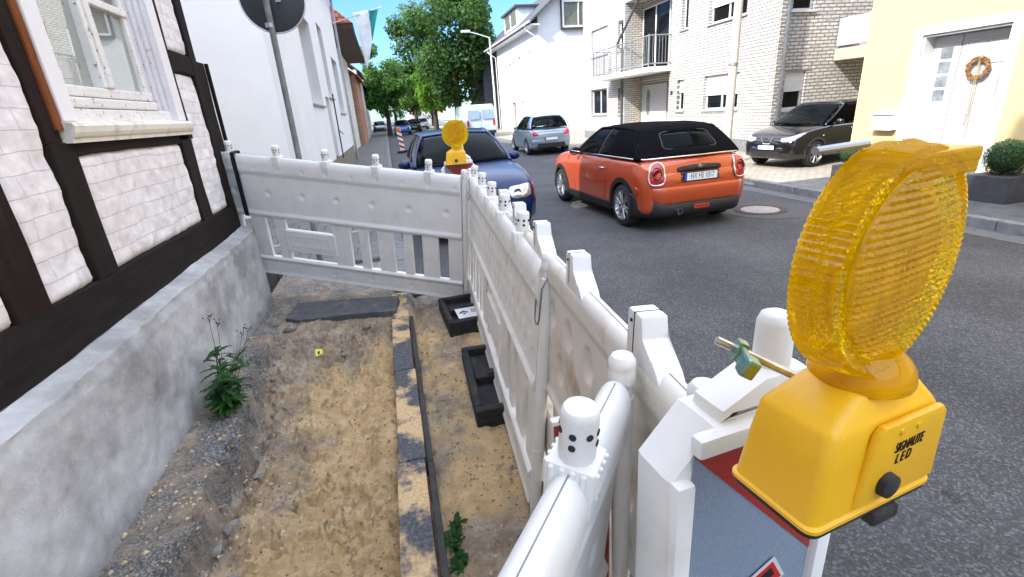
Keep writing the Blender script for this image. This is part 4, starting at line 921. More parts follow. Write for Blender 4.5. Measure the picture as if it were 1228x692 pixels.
# manhole in the road
mh = thing('manhole_cover', 'round manhole cover with a pale concrete centre in the road behind the orange car', 'manhole cover', (5.36, 6.27, 0.0))
b = MB(); b.lathe([(0.0, 0.002), (0.27, 0.002), (0.27, 0.010), (0.0, 0.010)], (0, 0, 0), 'z', 40); obj('lid', b, mat('pale_lid', (0.30, 0.28, 0.26), rough=0.9, var=0.2, vscale=12, bump=0.4), mh)
b = MB(); b.lathe([(0.275, 0.001), (0.275, 0.012), (0.37, 0.012), (0.37, 0.001)], (0, 0, 0), 'z', 40, ring=True); obj('frame', b, mat('rusty_iron', (0.10, 0.06, 0.045), rough=0.8, metal=0.4, var=0.4, vscale=12), mh)
b = MB(); b.lathe([(0.0, 0.003), (0.62, 0.003), (0.64, 0.0045), (0.0, 0.0045)], (5.45, 6.22, 0), 'z', 40); struct(obj('road_patch', b, mat('fresh_asphalt', (0.075, 0.073, 0.072), rough=0.85, var=0.15, vscale=20, bump=0.4, bscale=150)))

# ================================================================== trees
def tree(x, y, h, cr, cz, ch, label, seed, n=9000, leaf=0.28, col='leaf', ybase=0.1, group='trees along the street', tr_=0.22):
    rnd = random.Random(seed)
    t = thing('street_tree', label, 'tree', (x, y, ybase), 0, group)
    b = MB(); fork = cz-ch*0.55
    b.tube([(0, 0, -0.1), (0.05, 0.03, fork*0.5), (0, 0, fork)], [tr_*1.3, tr_, tr_*0.9], 12)
    cl = []
    for k in range(11):
        a = rnd.uniform(0, 6.28); r = cr*rnd.uniform(0.35, 0.85); z = cz+ch*rnd.uniform(-0.6, 0.75)
        p = V((r*math.cos(a), r*math.sin(a), z)); b.tube([(0, 0, fork-0.1), p*0.45+V((0, 0, fork*0.45)), p], [tr_*0.55, tr_*0.3, 0.03], 7)
    obj('trunk', b, mat('tree_bark', (0.075, 0.055, 0.04), rough=0.95, var=0.3, vscale=9, bump=0.8), t, smooth=60)
    for k in range(46):
        d = V((rnd.gauss(0, 1), rnd.gauss(0, 1), rnd.gauss(0, 1))).normalized(); rr = rnd.uniform(0.35, 1.0)
        c = V((d.x*cr*rr, d.y*cr*rr, cz+d.z*ch*rr)); cl.append((c, rnd.uniform(0.16, 0.34)*cr))
    b = MB(); per = n//len(cl)
    for c, r in cl:
        for k in range(per):
            d = V((rnd.gauss(0, 1), rnd.gauss(0, 1), rnd.gauss(0, 1))).normalized()
            p = c+d*r*(rnd.random()**0.35)*1.0; p.z -= 0.1*r
            nrm = (d+V((rnd.uniform(-.8, .8), rnd.uniform(-.8, .8), rnd.uniform(-.2, 1)))).normalized()
            a = nrm.cross(V((rnd.random()-.5, rnd.random()-.5, rnd.random()-.5))).normalized(); e = a.cross(nrm); s = leaf*rnd.uniform(0.6, 1.2)
            b._new([p-a*s*.5, p-e*s*.35, p+a*s*.5, p+e*s*.35], [(0, 1, 2, 3)])
    obj('crown', b, MATS[col], t, fix=False)
    return t
def leafm(name, c):
    m = mat(name, c, rough=0.55, spec=0.3, var=0.45, vscale=0.9, det=3)
    n = m.node_tree.nodes; l = m.node_tree.links; b = n['Principled BSDF']
    tl = n.new('ShaderNodeBsdfTranslucent'); tl.inputs[0].default_value = (c[0]*1.8, c[1]*1.7, c[2]*0.8, 1); mx = n.new('ShaderNodeMixShader'); mx.inputs[0].default_value = 0.42
    l.new(b.outputs[0], mx.inputs[1]); l.new(tl.outputs[0], mx.inputs[2]); l.new(mx.outputs[0], n['Material Output'].inputs[0]); return m
leafm('dark_leaf', (0.045, 0.10, 0.024)); leafm('mid_leaf', (0.065, 0.145, 0.028)); leafm('light_leaf', (0.11, 0.23, 0.03))
tree(7.0, 50, 12.5, 5.4, 8.4, 5.0, 'largest dark green street tree, beside the street lamp', 11, 26000, 0.34, 'dark_leaf', tr_=0.34)
tree(0.3, 58, 8.2, 3.0, 5.4, 3.3, 'dark green tree on the left pavement near the parked cars', 12, 11000, 0.30, 'mid_leaf')
tree(3.8, 66, 8.5, 3.2, 5.4, 3.6, 'mid green tree rising between the left tree and the biggest one', 15, 9000, 0.32, 'mid_leaf')
tree(5.2, 55, 6.5, 2.3, 4.0, 2.2, 'light green young tree in front of the biggest tree', 13, 7000, 0.26, 'light_leaf')
tree(1.6, 84, 9.5, 4.2, 6.0, 4.2, 'far green tree at the end of the street', 14, 8000, 0.36, 'mid_leaf')
tree(7.5, 84, 9.5, 4.0, 6.0, 4.2, 'far dark tree behind the biggest one', 16, 7000, 0.36, 'dark_leaf')

# ================================================================== safety barriers
M_PLAS = mat('white_barrier_plastic', (0.80, 0.785, 0.755), rough=0.42, spec=0.4, var=0.03, vscale=4, bump=0.12, bscale=30, dist=0.003, dirt=(0.42, 0.33, 0.22), dirt_amt=0.32, dirt_scale=7, dthr=(0.50, 0.85))
M_PLASD = mat('soiled_barrier_plastic', (0.72, 0.68, 0.60), rough=0.5, spec=0.3, var=0.05, vscale=4, bump=0.15, bscale=30, dist=0.003, dirt=(0.42, 0.25, 0.11), dirt_amt=0.8, dirt_scale=3.2)
M_PLASC = mat('cream_barrier_plastic', (0.80, 0.77, 0.71), rough=0.45, spec=0.35, var=0.05, vscale=4, bump=0.15, bscale=30, dist=0.003, dirt=(0.45, 0.35, 0.22), dirt_amt=0.38, dirt_scale=6)
M_HOLE = mat('dark_hole', (0.03, 0.03, 0.03), rough=0.9)
M_WIRE = mat('steel_wire', (0.25, 0.25, 0.25), rough=0.4, metal=0.9)
def mframe(p):
    x, y, z, yaw, roll, tilt = p
    u = V((math.cos(yaw)*math.cos(roll), math.sin(yaw)*math.cos(roll), math.sin(roll))); n = V((-math.sin(yaw), math.cos(yaw), 0))
    w_ = u.cross(n); w_ = w_ if w_.z > 0 else -w_
    w_ = w_*math.cos(tilt)+n*math.sin(tilt); n2 = w_.cross(u)
    m = Matrix.Identity(4)
    for i in range(3): m[i][0] = u[i]; m[i][1] = n2[i]; m[i][2] = w_[i]; m[i][3] = (x, y, z)[i]
    return m
def panel_bm(L, H, big=False, plate=(0.9, 1.42)):
    gaps = []; u = 0.13
    while u < L-0.15:
        gaps.append((u, u+0.10)); u += 0.10+0.15
        if u < L-0.15: gaps.append((u, u+0.10)); u += 0.10+0.085
    k = H/1.118
    sl0, sl1 = 0.185*k, 0.575*k
    holes = []
    for a, c in gaps:
        if c < plate[0] or a > plate[1]: holes.append((a, c, sl0, sl1))
    holes += [(plate[0]+.02, plate[1]-.02, sl0, 0.27*k), (plate[0]+.02, plate[1]-.02, 0.475*k, sl1)]
    us = set([0.0, L]); 
    for h in holes: us.add(round(h[0], 4)); us.add(round(h[1], 4))
    n = int(L/0.0125)
    for i in range(n+1):
        q = L*i/n
        if min(abs(q-t) for t in us) > 0.005: us.add(round(q, 4))
    us = sorted(us)
    ws = set([0.0, H, sl0, sl1, round(0.27*k, 4), round(0.475*k, 4)])
    lev = [0.012*i for i in range(int((H-0.07)/0.012))]+[H-0.07*(1-math.sin(t*math.pi/2/9)) for t in range(10)]
    for q in lev:
        if min(abs(q-t) for t in ws) > 0.004: ws.add(round(q, 4))
    ws = sorted(ws)
    dims = []
    if big == 2:
        q = 0.08
        while q < L-0.05: dims.append((q, 0.91*k, 0.016, 0.010, 2.2)); dims.append((q+0.06, 0.80*k, 0.018, 0.011, 2.2)); dims.append((q, 0.70*k, 0.016, 0.010, 2.2)); q += 0.125
        q = 0.05
        while q < L-0.03: dims.append((q, 1.015*k, 0.017, 0.007, 1)); q += 0.236
    elif big:
        q = 0.10
        while q < L-0.08: dims.append((q, 0.93*k, 0.040, 0.021, 1.35)); dims.append((q+0.10, 0.765*k, 0.040, 0.021, 1.5)); q += 0.20
    else:
        q = 0.14; i = 0
        while q < L-0.05: dims.append((q, 0.80*k, 0.030, 0.012, 1.0)); q += 0.345
        q = 0.05
        while q < L-0.03: dims.append((q, 1.015*k, 0.017, 0.007, 1)); q += 0.236
    q = 0.12
    while q < L-0.05: dims.append((q, 0.075*k, 0.022, 0.008, 1.0)); q += 0.40
    def half(u, w_):
        w = w_/k
        if w < 0.02: t = 0.027
        elif w < 0.14: t = 0.020
        elif w < 0.185: t = 0.020+0.014*math.sin((w-0.14)/0.045*math.pi)
        elif w < 0.575: t = 0.026 if (plate[0] < u < plate[1] and 0.27 <= w <= 0.475) else 0.016
        elif w < 0.63: t = 0.020+0.016*math.sin((w-0.575)/0.055*math.pi)
        elif big == 1 and w < 1.03: t = 0.024
        elif big == 1 and w < 1.085: t = 0.031
        elif big == 1: t = 0.031*math.sqrt(max(0.02, 1-((w-1.085)/0.034)**2))
        elif w < 0.95: t = 0.022
        elif w < 0.985: t = 0.022+0.015*(w-0.95)/0.035
        elif w < 1.05: t = 0.037
        else: t = 0.037*math.sqrt(max(0.02, 1-((w-1.05)/0.0685)**2))
        for (cu, cw, r, d, el) in dims:
            q = ((u-cu)**2+((w_-cw)/el)**2)/(r*r)
            if q < 1: t -= d*(1-q)**0.6
        if plate[0]+.06 < u < plate[1]-.06 and 0.32 < w < 0.43:
            uu = (u-plate[0])/(plate[1]-plate[0])
            if not(plate[0]+.075 < u < plate[1]-.075 and 0.335 < w < 0.415): t += 0.003
        return max(t, 0.004)
    bm = bmesh.new(); NU, NW = len(us), len(ws)
    keep = [[not any(h[0] < (us[i]+us[i+1])/2 < h[1] and h[2] < (ws[j]+ws[j+1])/2 < h[3] for h in holes) for j in range(NW-1)] for i in range(NU-1)]
    F = {}; B = {}
    def gv(D, s, i, j):
        if (i, j) not in D: D[(i, j)] = bm.verts.new((us[i], s*half(us[i], ws[j]), ws[j]))
        return D[(i, j)]
    for i in range(NU-1):
        for j in range(NW-1):
            if not keep[i][j]: continue
            q = ((i, j), (i+1, j), (i+1, j+1), (i, j+1))
            bm.faces.new([gv(F, -1, *p) for p in q]); bm.faces.new([gv(B, 1, *p) for p in q[::-1]])
            for (p, r, di, dj) in ((q[0], q[1], 0, -1), (q[1], q[2], 1, 0), (q[2], q[3], 0, 1), (q[3], q[0], -1, 0)):
                a, c = i+di, j+dj
                if a < 0 or c < 0 or a >= NU-1 or c >= NW-1 or not keep[a][c]:
                    bm.faces.new((gv(F, -1, *r), gv(F, -1, *p), gv(B, 1, *p), gv(B, 1, *r)))
    return bm
def cap_bm(near=False):
    b = MB(); r = 0.030
    b.lathe([(r*0.96, 0.0), (r, 0.006), (r*1.0, 0.078), (r*0.97, 0.086), (r*0.85, 0.091), (r*0.4, 0.0935), (0, 0.094)], (0, 0, 0.02), 'z', 32 if near else 16)
    # saddle collar over the rail, with ribs
    b.box((-0.036, -0.041, -0.075), (0.036, 0.041, 0.022), bev=0.008)
    for s in (-1, 1):
        for k in range(4): b.box((-0.030+k*0.0165, s*0.041-0.004, -0.03), (-0.021+k*0.0165, s*0.041+0.004, 0.018), bev=0.002, seg=1)
        for k in range(4): b.box((s*0.036-0.004, -0.033+k*0.0175, -0.045), (s*0.036+0.004, -0.024+k*0.0175, 0.018), bev=0.002, seg=1)
    b.mi = 1
    for a in (0, 50, -50, 130, -130, 180, 90, -90):
        t = R(a); c = V((math.cos(t)*r, math.sin(t)*r, 0.075)); q = fr(c, (-math.sin(t), math.cos(t), 0), (0, 0, 1)); b.lathe([(0, -0.004), (0.0058, -0.004), (0.0058, 0.0012), (0, 0.0012)], (0, 0, 0), 'z', 12, mtx=q)
    for a in (0, 180, 90, -90):
        t = R(a); c = V((math.cos(t)*r, math.sin(t)*r, 0.055)); q = fr(c, (-math.sin(t), math.cos(t), 0), (0, 0, 1)); b.lathe([(0, -0.004), (0.0058, -0.004), (0.0058, 0.0012), (0, 0.0012)], (0, 0, 0), 'z', 12, mtx=q)
    return b
def lug_bm():
    b = MB()
    b.prism([(-0.036, -0.02), (0.13, -0.02), (0.11, 0.004), (0.085, 0.022), (0.036, 0.045), (0.034, 0.085), (0.0305, 0.092), (-0.031, 0.092), (-0.036, 0.085)], -0.029, 0.029, axes='xz', bev=0.006)
    for v in b.bm.verts: v.co.x = -v.co.x
    b.mi = 1
    b.box((-0.0012, -0.0302, 0.0), (0.0012, 0.0302, 0.0928)); 
    for y in (-0.03, 0.03): b.lathe([(0, -0.002), (0.004, -0.002), (0.004, 0.002), (0, 0.002)], (0.012, y, 0.07), 'y', 10)
    return b
def post_bm(H, base=0.0, ):
    b = MB(); r = 0.0245
    b.lathe([(r*.8, base-0.02), (r*.8, base+0.05), (r, base+0.052), (r, 0.30), (r+.0015, 0.302), (r+.0015, 0.315), (r, 0.317), (r, H-0.03), (r*.86, H-0.028), (r*.86, H+0.004), (r*1.1, H+0.006), (r*1.14, H+0.012), (r*1.14, H+0.030), (r*1.1, H+0.034), (r*1.1, H+0.040), (r*1.15, H+0.044), (r*1.12, H+0.056), (r*0.85, H+0.066), (0, H+0.069)], (0, 0, 0), 'z', 24)
    return b
def bail_bm(H, sd=1):
    b = MB(); pts = [(x, y*sd, z) for x, y, z in [(-0.030, -0.012, H-0.02), (-0.034, -0.03, H-0.06), (-0.034, -0.034, H-0.17), (-0.026, -0.036, H-0.20), (0, -0.037, H-0.212), (0.026, -0.036, H-0.20), (0.034, -0.034, H-0.17), (0.034, -0.03, H-0.06), (0.030, -0.012, H-0.02)]]
    b.tube(pts, 0.0034, 8); return b
PAN = {}
def barrier(label, P, L, H, t0, s, style='cap', big=False, m=None, plate=(0.9, 1.42), posts=(True, True), name='safety_barrier', post0=None, near=False):
    M_ = mframe(P); t = thing(name, label, 'barrier', mtx=M_, group='white plastic barriers around the dig')
    obj('panel', panel_bm(L, H, big, plate), m or M_PLAS, t, smooth=32, fix=False)
    # mould seam along the rail
    b = MB(); b.box((0.01, -0.0012, H-0.004), (L-0.01, 0.0012, H+0.0012)); obj('seam', b, mat('seam_grey', (0.25, 0.24, 0.23), rough=0.8), t)
    for k in range(5):
        u = t0+k*s
        if u > L-0.03: continue
        if style == 'cap': b = cap_bm(near)
        else: b = lug_bm()
        for v in b.bm.verts: v.co += V((u, 0, H-0.004 if style != 'cap' else H-0.008))
        obj('cap' if style == 'cap' else 'lug', b, [M_PLAS, M_HOLE], t, smooth=35)
    for i, on in enumerate(posts):
        if not on: continue
        b = post_bm(H-0.02)
        for v in b.bm.verts: v.co += V((-0.026 if i == 0 else L+0.026, 0, -P[2]*0.9 if v.co.z < 0.06 else 0))
        obj('post', b, M_PLAS, t, smooth=35)
        b = bail_bm(H-0.02, -1 if big == 2 else 1)
        for v in b.bm.verts: v.co += V((-0.026 if i == 0 else L+0.026, 0, 0))
        obj('wire_bail', b, M_WIRE, t, smooth=180)
    return t
bk = barrier('white barrier standing crosswise at the far end of the dig, tied with a black strap', (0.478, 4.32, 0.04, 2.697, 0.135, 0.152), 2.45, 1.206, 0.283, 0.474, plate=(1.25, 1.78), posts=(True, False))
f1 = barrier('long white barrier with round hole-marked caps between the dig and the road', (0.392, 1.650, 0.05, 1.51, 0.011, -0.097), 2.73, 1.118, 0.456, 0.489, big=2, m=M_PLASC, posts=(True, True))
f2 = barrier('soiled cream barrier with square lugs and large dimples on the road side', (0.400, 0.63, 0.04, 1.502, -0.01, -0.045), 2.62, 1.165, 0.2, 0.481, style='lug', big=1, m=M_PLASD, posts=(True, False))
f3 = barrier('nearest white barrier whose smooth rail runs out of the bottom of the picture', (0.374-0.077*1.15, 0.775+0.064*1.15, 0.065, math.atan2(-0.77, -0.64), 0.0, 0.10), 2.45, 1.118, 0.250, 0.474, posts=(False, False), near=True)
b = post_bm(1.098)
for v in b.bm.verts:
    if v.co.z < 1.03: v.co.x *= 0.62; v.co.y *= 0.62
for v in b.bm.verts: v.co += V((0.392, 0.795, 0.06)) if v.co.z > 0.06 else V((0.392, 0.795, 0.0))
obj('post', b, M_PLASC, f3, world=True, smooth=35)
# black strap around the far barrier and the timber post
Mb = WM(bk)
b = MB(); u0 = 2.13
b.box((u0-0.022, -0.042, 0.62), (u0+0.022, -0.0375, 1.215), mtx=Mb); b.box((u0-0.022, -0.042, 1.215), (u0+0.022, 0.042, 1.22), mtx=Mb); b.box((u0-0.022, 0.0385, 0.62), (u0+0.022, 0.043, 1.215), mtx=Mb)
tag(obj('strap', b, mat('black_webbing', (0.012, 0.012, 0.013), rough=0.8, bump=0.4, bscale=300)), 'black webbing strap tied round the left end of the far barrier', 'strap')

# rubber feet
M_RUB = mat('black_rubber', (0.018, 0.018, 0.02), rough=0.75, var=0.4, vscale=14, bump=0.4, bscale=120, dist=0.004, dirt=(0.12, 0.10, 0.08), dirt_amt=0.5, dirt_scale=9)
def foot(x0, y0, x1, y1, z, rz, label):
    t = thing('barrier_foot', label, 'base', ((x0+x1)/2, (y0+y1)/2, z), rz, 'black rubber feet under the barriers')
    a, c = (x1-x0)/2, (y1-y0)/2; b = MB()
    b.box((-a, -c, -0.03), (a, c, 0.045), bev=0.012); 
    for q in ((-a, -c, a, -c+.06), (-a, c-.06, a, c), (-a, -c+.06, -a+.05, c-.06), (a-.05, -c+.06, a, c-.06), (-a+.05, -0.05, a-.05, 0.05)): b.box((q[0]+.002, q[1]+.002, 0.04), (q[2]-.002, q[3]-.002, 0.10), bev=0.012)
    obj('block', b, M_RUB, t)
    b = MB(); b.box((-0.05, -0.03, 0.10), (0.05, 0.03, 0.112), bev=0.003); obj('socket', b, M_HOLE, t); return t
ft1 = foot(0.24, 3.62, 0.66, 4.24, 0.02, 0.05, 'black rubber foot with a white sticker under the corner of the fences')
foot(0.27, 2.33, 0.62, 3.17, 0.01, -0.04, 'black rubber foot without sticker under the middle of the long fence')
b = MB(); b.box((-0.115, -0.26, 0.102), (0.16, -0.045, 0.1045), bev=0.0008)
st = obj('sticker', b, mat('white_sticker', (0.75, 0.76, 0.78), rough=0.4, var=0.02), ft1)
b = MB(); c = V((-0.055, -0.15, 0.1052))
b.prism([(c.x-.042, c.y), (c.x, c.y+.045), (c.x+.042, c.y), (c.x+.026, c.y-.014), (c.x, c.y+.013), (c.x-.026, c.y-.014)], 0.1047, 0.106)
b.prism([(c.x-.016, c.y-.024), (c.x, c.y-.008), (c.x+.016, c.y-.024), (c.x, c.y-.040)], 0.1047, 0.106)
M_INK = mat('black_ink', (0.012, 0.012, 0.012), rough=0.5)
obj('emblem', b, M_INK, st)
b = MB()
for r_, (n_, z_) in enumerate(((5, -0.125), (6, -0.165))):
    rnd = random.Random(r_)
    xx = 0.01
    for k in range(n_): L_ = rnd.uniform(.012, .018); b.box((xx, z_, 0.1047), (xx+L_, z_+0.016, 0.106)); xx += L_+0.004
obj('lettering', b, M_INK, st)

# ================================================================== warning boards and yellow lamps
def reflect_mat(name, c):
    m = mat(name, c, rough=0.35, spec=0.6)
    n = m.node_tree.nodes; l = m.node_tree.links; b = n['Principled BSDF']; tc = n.new('ShaderNodeTexCoord')
    v = n.new('ShaderNodeTexVoronoi'); v.inputs['Scale'].default_value = 260; v.inputs['Randomness'].default_value = 0.15; l.new(tc.outputs['Object'], v.inputs['Vector'])
    r = n.new('ShaderNodeValToRGB'); r.color_ramp.elements[0].position = 0.25; r.color_ramp.elements[0].color = (*c, 1); r.color_ramp.elements[1].position = 0.75; r.color_ramp.elements[1].color = (*[x*0.55 for x in c], 1)
    mp = n.new('ShaderNodeMath'); mp.operation = 'MULTIPLY'; mp.inputs[1].default_value = 1.3; l.new(v.outputs['Distance'], mp.inputs[0]); l.new(mp.outputs[0], r.inputs[0]); l.new(r.outputs[0], b.inputs['Base Color'])
    bp = n.new('ShaderNodeBump'); bp.inputs['Strength'].default_value = 0.6; bp.inputs['Distance'].default_value = 0.002; l.new(v.outputs['Distance'], bp.inputs['Height']); l.new(bp.outputs[0], b.inputs['Normal'])
    return m
M_RW = reflect_mat('silver_reflective_sheet', (0.36, 0.44, 0.56)); M_RR = reflect_mat('red_reflective_sheet', (0.50, 0.035, 0.022))
def warning_board(label, mtx, hw=0.165, H=1.27, sticker=False):
    t = thing('warning_board', label, 'warning board', mtx=mtx)
    b = MB(); iw = hw-0.032; zt = H-0.035; D = 0.05
    # frame ring: outer contour and recessed inner window (front is -y)
    outer = [(-hw, 0.02), (hw, 0.02), (hw, H-0.075), (hw-0.07, H), (-hw+0.07, H), (-hw, H-0.075)]
    b.prism(outer, -D+0.012, D, axes='xz', bev=0.017)
    for q in ((-hw+.001, -iw, 0.03, H-0.072), (iw, hw-.001, 0.03, H-0.072), (-iw+.001, iw-.001, zt, H-0.003), (-iw+.001, iw-.001, 0.022, 0.06)): b.box((q[0], -D-0.004, q[2]), (q[1], -D+0.02, q[3]), bev=0.008)
    obj('frame', b, M_PLAS, t, smooth=35)
    # face: red/silver stripes falling to the right
    def stripe(z_hi, z_lo):
        P = []
        top = zt-0.002; bot = 0.062; a, c = -iw+.003, iw-.003; sl = -1.08
        def zz(x, z): return z+sl*(x-a)
        pts = [(a, min(top, zz(a, z_hi))), (a, max(bot, zz(a, z_lo))), (c, max(bot, zz(c, z_lo))), (c, min(top, zz(c, z_hi)))]
        # clip against top by inserting the crossing
        out = []
        for x in [a+(c-a)*i/24 for i in range(25)]: out.append((x, min(top, max(bot, zz(x, z_hi)))))
        for x in [c-(c-a)*i/24 for i in range(25)]: out.append((x, min(top, max(bot, zz(x, z_lo)))))
        return out
    b = MB(); b.box((-iw+.002, -D+0.012-0.0015, 0.061), (iw-.002, -D+0.013, zt-.001)); obj('face', b, M_RW, t)
    b = MB(); z = zt-0.002
    for k in range(5):
        hi = z+0.36-k*0.76; lo = z-k*0.76
        pl = stripe(hi, lo)
        if max(p[1] for p in pl)-min(p[1] for p in pl) > 0.01: b.prism(pl, -D+0.009, -D+0.0104, axes='xz')
    obj('red_stripes', b, M_RR, t)
    b = MB(); b.lathe([(0.030, H-.004), (0.030, H+0.03), (0.0265, H+0.05), (0.0255, H+0.118), (0.021, H+0.130), (0.010, H+0.135), (0, H+0.1355)], (0.034, 0.0, 0), 'z', 28)
    b.prism([(-0.085, H-0.006), (-0.080, H+0.018), (-0.005, H+0.052), (0.070, H+0.052), (0.115, H+0.018), (0.120, H-0.006)], -0.034, 0.033, axes='xz', bev=0.018)
    obj('lug', b, M_PLAS, t, smooth=45)
    if sticker:
        q = fr((0.055, -D+0.0035, H-0.36), V((1, 0, 0.62)), V((-0.35, 0, 1)))
        q = fr((0.015, -D+0.0060, H-0.352), V((1, 0, 0.55)).normalized(), V((-0.55, 0, 1)).normalized(), V((0, -1, 0)))
        b = MB(); b.box((-0.055, -0.03, -0.001), (0.055, 0.03, 0.0005), mtx=q); s_ = obj('sticker', b, M_PVC, t)
        b = MB(); b.box((-0.048, -0.024, 0.0006), (0.048, 0.024, 0.0015), mtx=q); obj('sticker_field', b, mat('signal_red', (0.55, 0.02, 0.02), rough=0.4), s_)
        b = MB(); b.box((-0.040, -0.004, 0.0016), (0.040, 0.016, 0.0022), mtx=q); obj('sticker_field', b, M_INK, s_)
    return t
def ymat(name, c, rough, trans, bump):
    m = mat(name, c, rough=rough, var=0.05, trans=trans, spec=0.6, ior=1.49); n = m.node_tree.nodes; l = m.node_tree.links; b = n['Principled BSDF']
    return m
M_YBOX = mat('yellow_lamp_housing', (0.82, 0.44, 0.012), rough=0.33, var=0.03, vscale=6, bump=0.25, bscale=420, dist=0.0012, spec=0.5)
def lens_mat():
    m = bpy.data.materials.new('amber_lens'); m.use_nodes = True; n = m.node_tree.nodes; l = m.node_tree.links; b = n['Principled BSDF']
    b.inputs['Base Color'].default_value = (1.0, 0.73, 0.0, 1); b.inputs['Roughness'].default_value = 0.06; b.inputs['Transmission Weight'].default_value = 0.85; b.inputs['IOR'].default_value = 1.35
    tl = n.new('ShaderNodeBsdfTranslucent'); tl.inputs[0].default_value = (0.97, 0.66, 0.0, 1)
    df = n.new('ShaderNodeBsdfDiffuse'); df.inputs[0].default_value = (0.80, 0.52, 0.0, 1)
    m1 = n.new('ShaderNodeMixShader'); m1.inputs[0].default_value = 0.35; l.new(tl.outputs[0], m1.inputs[1]); l.new(df.outputs[0], m1.inputs[2])
    m2 = n.new('ShaderNodeMixShader'); m2.inputs[0].default_value = 0.15; l.new(b.outputs[0], m2.inputs[1]); l.new(m1.outputs[0], m2.inputs[2]); l.new(m2.outputs[0], n['Material Output'].inputs[0])
    MATS['amber_lens'] = m; return m
M_LENS = lens_mat()
def make_lamp(label, mtx, txt=True):
    t = thing('warning_lamp', label, 'warning lamp', mtx=mtx)
    b = MB()
    # housing: bottom rectangle, shoulder rectangle (shifted right), roof rectangle
    def ring(x0, x1, y0, y1, z, r=0.012, n=4):
        out = []
        for cx_, cy_, a0 in ((x1-r, y1-r, 0), (x0+r, y1-r, 90), (x0+r, y0+r, 180), (x1-r, y0+r, 270)):
            for k in range(n+1): a = R(a0+90*k/n); out.append((cx_+r*math.cos(a), cy_+r*math.sin(a), z))
        return out
    rings = [ring(-0.089, 0.089, -0.052, 0.052, 0.0), ring(-0.089, 0.089, -0.052, 0.052, 0.004), ring(-0.086, 0.087, -0.049, 0.049, 0.006), ring(-0.0765, 0.087, -0.0455, 0.046, 0.060), ring(-0.070, 0.086, -0.043, 0.043, 0.094), ring(-0.066, 0.083, -0.040, 0.040, 0.100), ring(-0.030, 0.066, -0.031, 0.031, 0.122), ring(-0.024, 0.060, -0.027, 0.027, 0.124)]
    vr = [[b.bm.verts.new(p) for p in r_] for r_ in rings]
    for A, B in zip(vr, vr[1:]):
        n = len(A)
        for k in range(n): b.bm.faces.new((A[k], A[(k+1) % n], B[(k+1) % n], B[k]))
    b.bm.faces.new(vr[0][::-1]); b.bm.faces.new(vr[-1])
    # raised front field
    b.prism([(-0.034, 0.010), (0.084, 0.010), (0.081, 0.090), (0.074, 0.098), (-0.012, 0.098), (-0.020, 0.090)], -0.0525, -0.0440, axes='xz', bev=0.004)
    hs = obj('housing', b, M_YBOX, t, smooth=38)
    b = MB(); b.prism([p[:2] for p in ring(-0.087, 0.087, -0.050, 0.050, 0)], -0.007, -0.0003); b.box((-0.004, -0.056, -0.022), (0.034, -0.020, -0.006), bev=0.004); obj('base_plate', b, M_RUB, t)
    b = MB(); b.lathe([(0, 0.012), (0.0125, 0.008), (0.0135, 0.0), (0.0135, -0.01)][::-1], (0, 0, 0), 'z', 20, mtx=fr((0.004, -0.0515, 0.030), (1, 0, 0), (0, 0, 1), (0, -1, 0))); obj('knob', b, M_RUB, t, smooth=40)
    for xx in (0.012, 0.036):
        b = MB(); b.lathe([(0, 0.002), (0.003, 0.0015), (0.0035, -0.002)][::-1], (0, 0, 0), 'z', 12, mtx=fr((xx, -0.0525, 0.088), (1, 0, 0), (0, 0, 1), (0, -1, 0))); obj('rivet', b, M_YBOX, t, smooth=40)
    # lens
    lc = V((0.018, 0.0, 0.241)); rl = 0.107
    FLn = Matrix.Translation(lc) @ Matrix.Rotation(R(7), 4, 'Z') @ fr((0, 0, 0), (1, 0, 0), (0, 0, 1), (0, -1, 0)) @ Matrix.Diagonal((1, 1, 0.85, 1))
    prof = [(rl*.985, -0.024), (rl, -0.022), (rl, -0.001), (rl*1.02, 0.0), (rl*1.02, 0.003), (rl, 0.004), (rl*.985, 0.023), (rl*.95, 0.0245), (rl*.90, 0.020), (rl*.82, 0.0205)]
    b = MB(); n = 200; rings = []
    full = prof
    for (r_, h) in full:
        ring_ = []
        for k in range(n):
            tt = 2*math.pi*k/n; rr = r_*(1+(0.022 if (k % 2 and r_ > rl*0.96) else 0)); hh = h+(0.0022 if (k % 2 and 0.85*rl < r_ < 0.97*rl) else 0); ring_.append(b.bm.verts.new(FLn @ V((rr*math.cos(tt), rr*math.sin(tt), hh))))
        rings.append(ring_)
    for A, B in zip(rings, rings[1:]):
        for k in range(n): b.bm.faces.new((A[k], A[(k+1) % n], B[(k+1) % n], B[k]))
    # front dome with square prism relief
    def dome(sign, rr, rel, hgt):
        N = 140; P_ = {}
        def pv(i, j):
            if (i, j) not in P_:
                x, z = rr*(2*i/N-1), rr*(2*j/N-1); r_ = math.hypot(x, z)
                if r_ > rr: x, z = x*rr/r_, z*rr/r_; r_ = rr
                s_ = r_/rr; h = hgt*math.sqrt(max(0, 1-(s_*0.97)**2))
                tx = abs((x/0.0088+0.3*math.sin(z*60)) % 1-0.5)*2; tz_ = abs((z/0.0068) % 1-0.5)*2
                g = 0.0032*rel*(tx+0.8*tz_) if s_ < 0.97 else 0
                P_[(i, j)] = b.bm.verts.new(FLn @ V((x, z, sign*(0.0195+h*0.55+g))))
            return P_[(i, j)]
        for i in range(N):
            for j in range(N):
                c_ = math.hypot(2*(i+.5)/N-1, 2*(j+.5)/N-1)
                if c_ < 1.005: b.bm.faces.new((pv(i, j), pv(i+1, j), pv(i+1, j+1), pv(i, j+1)))
    dome(1, rl*0.84, 1.0, 0.024); dome(-1, rl*0.84, 1.0, 0.024)
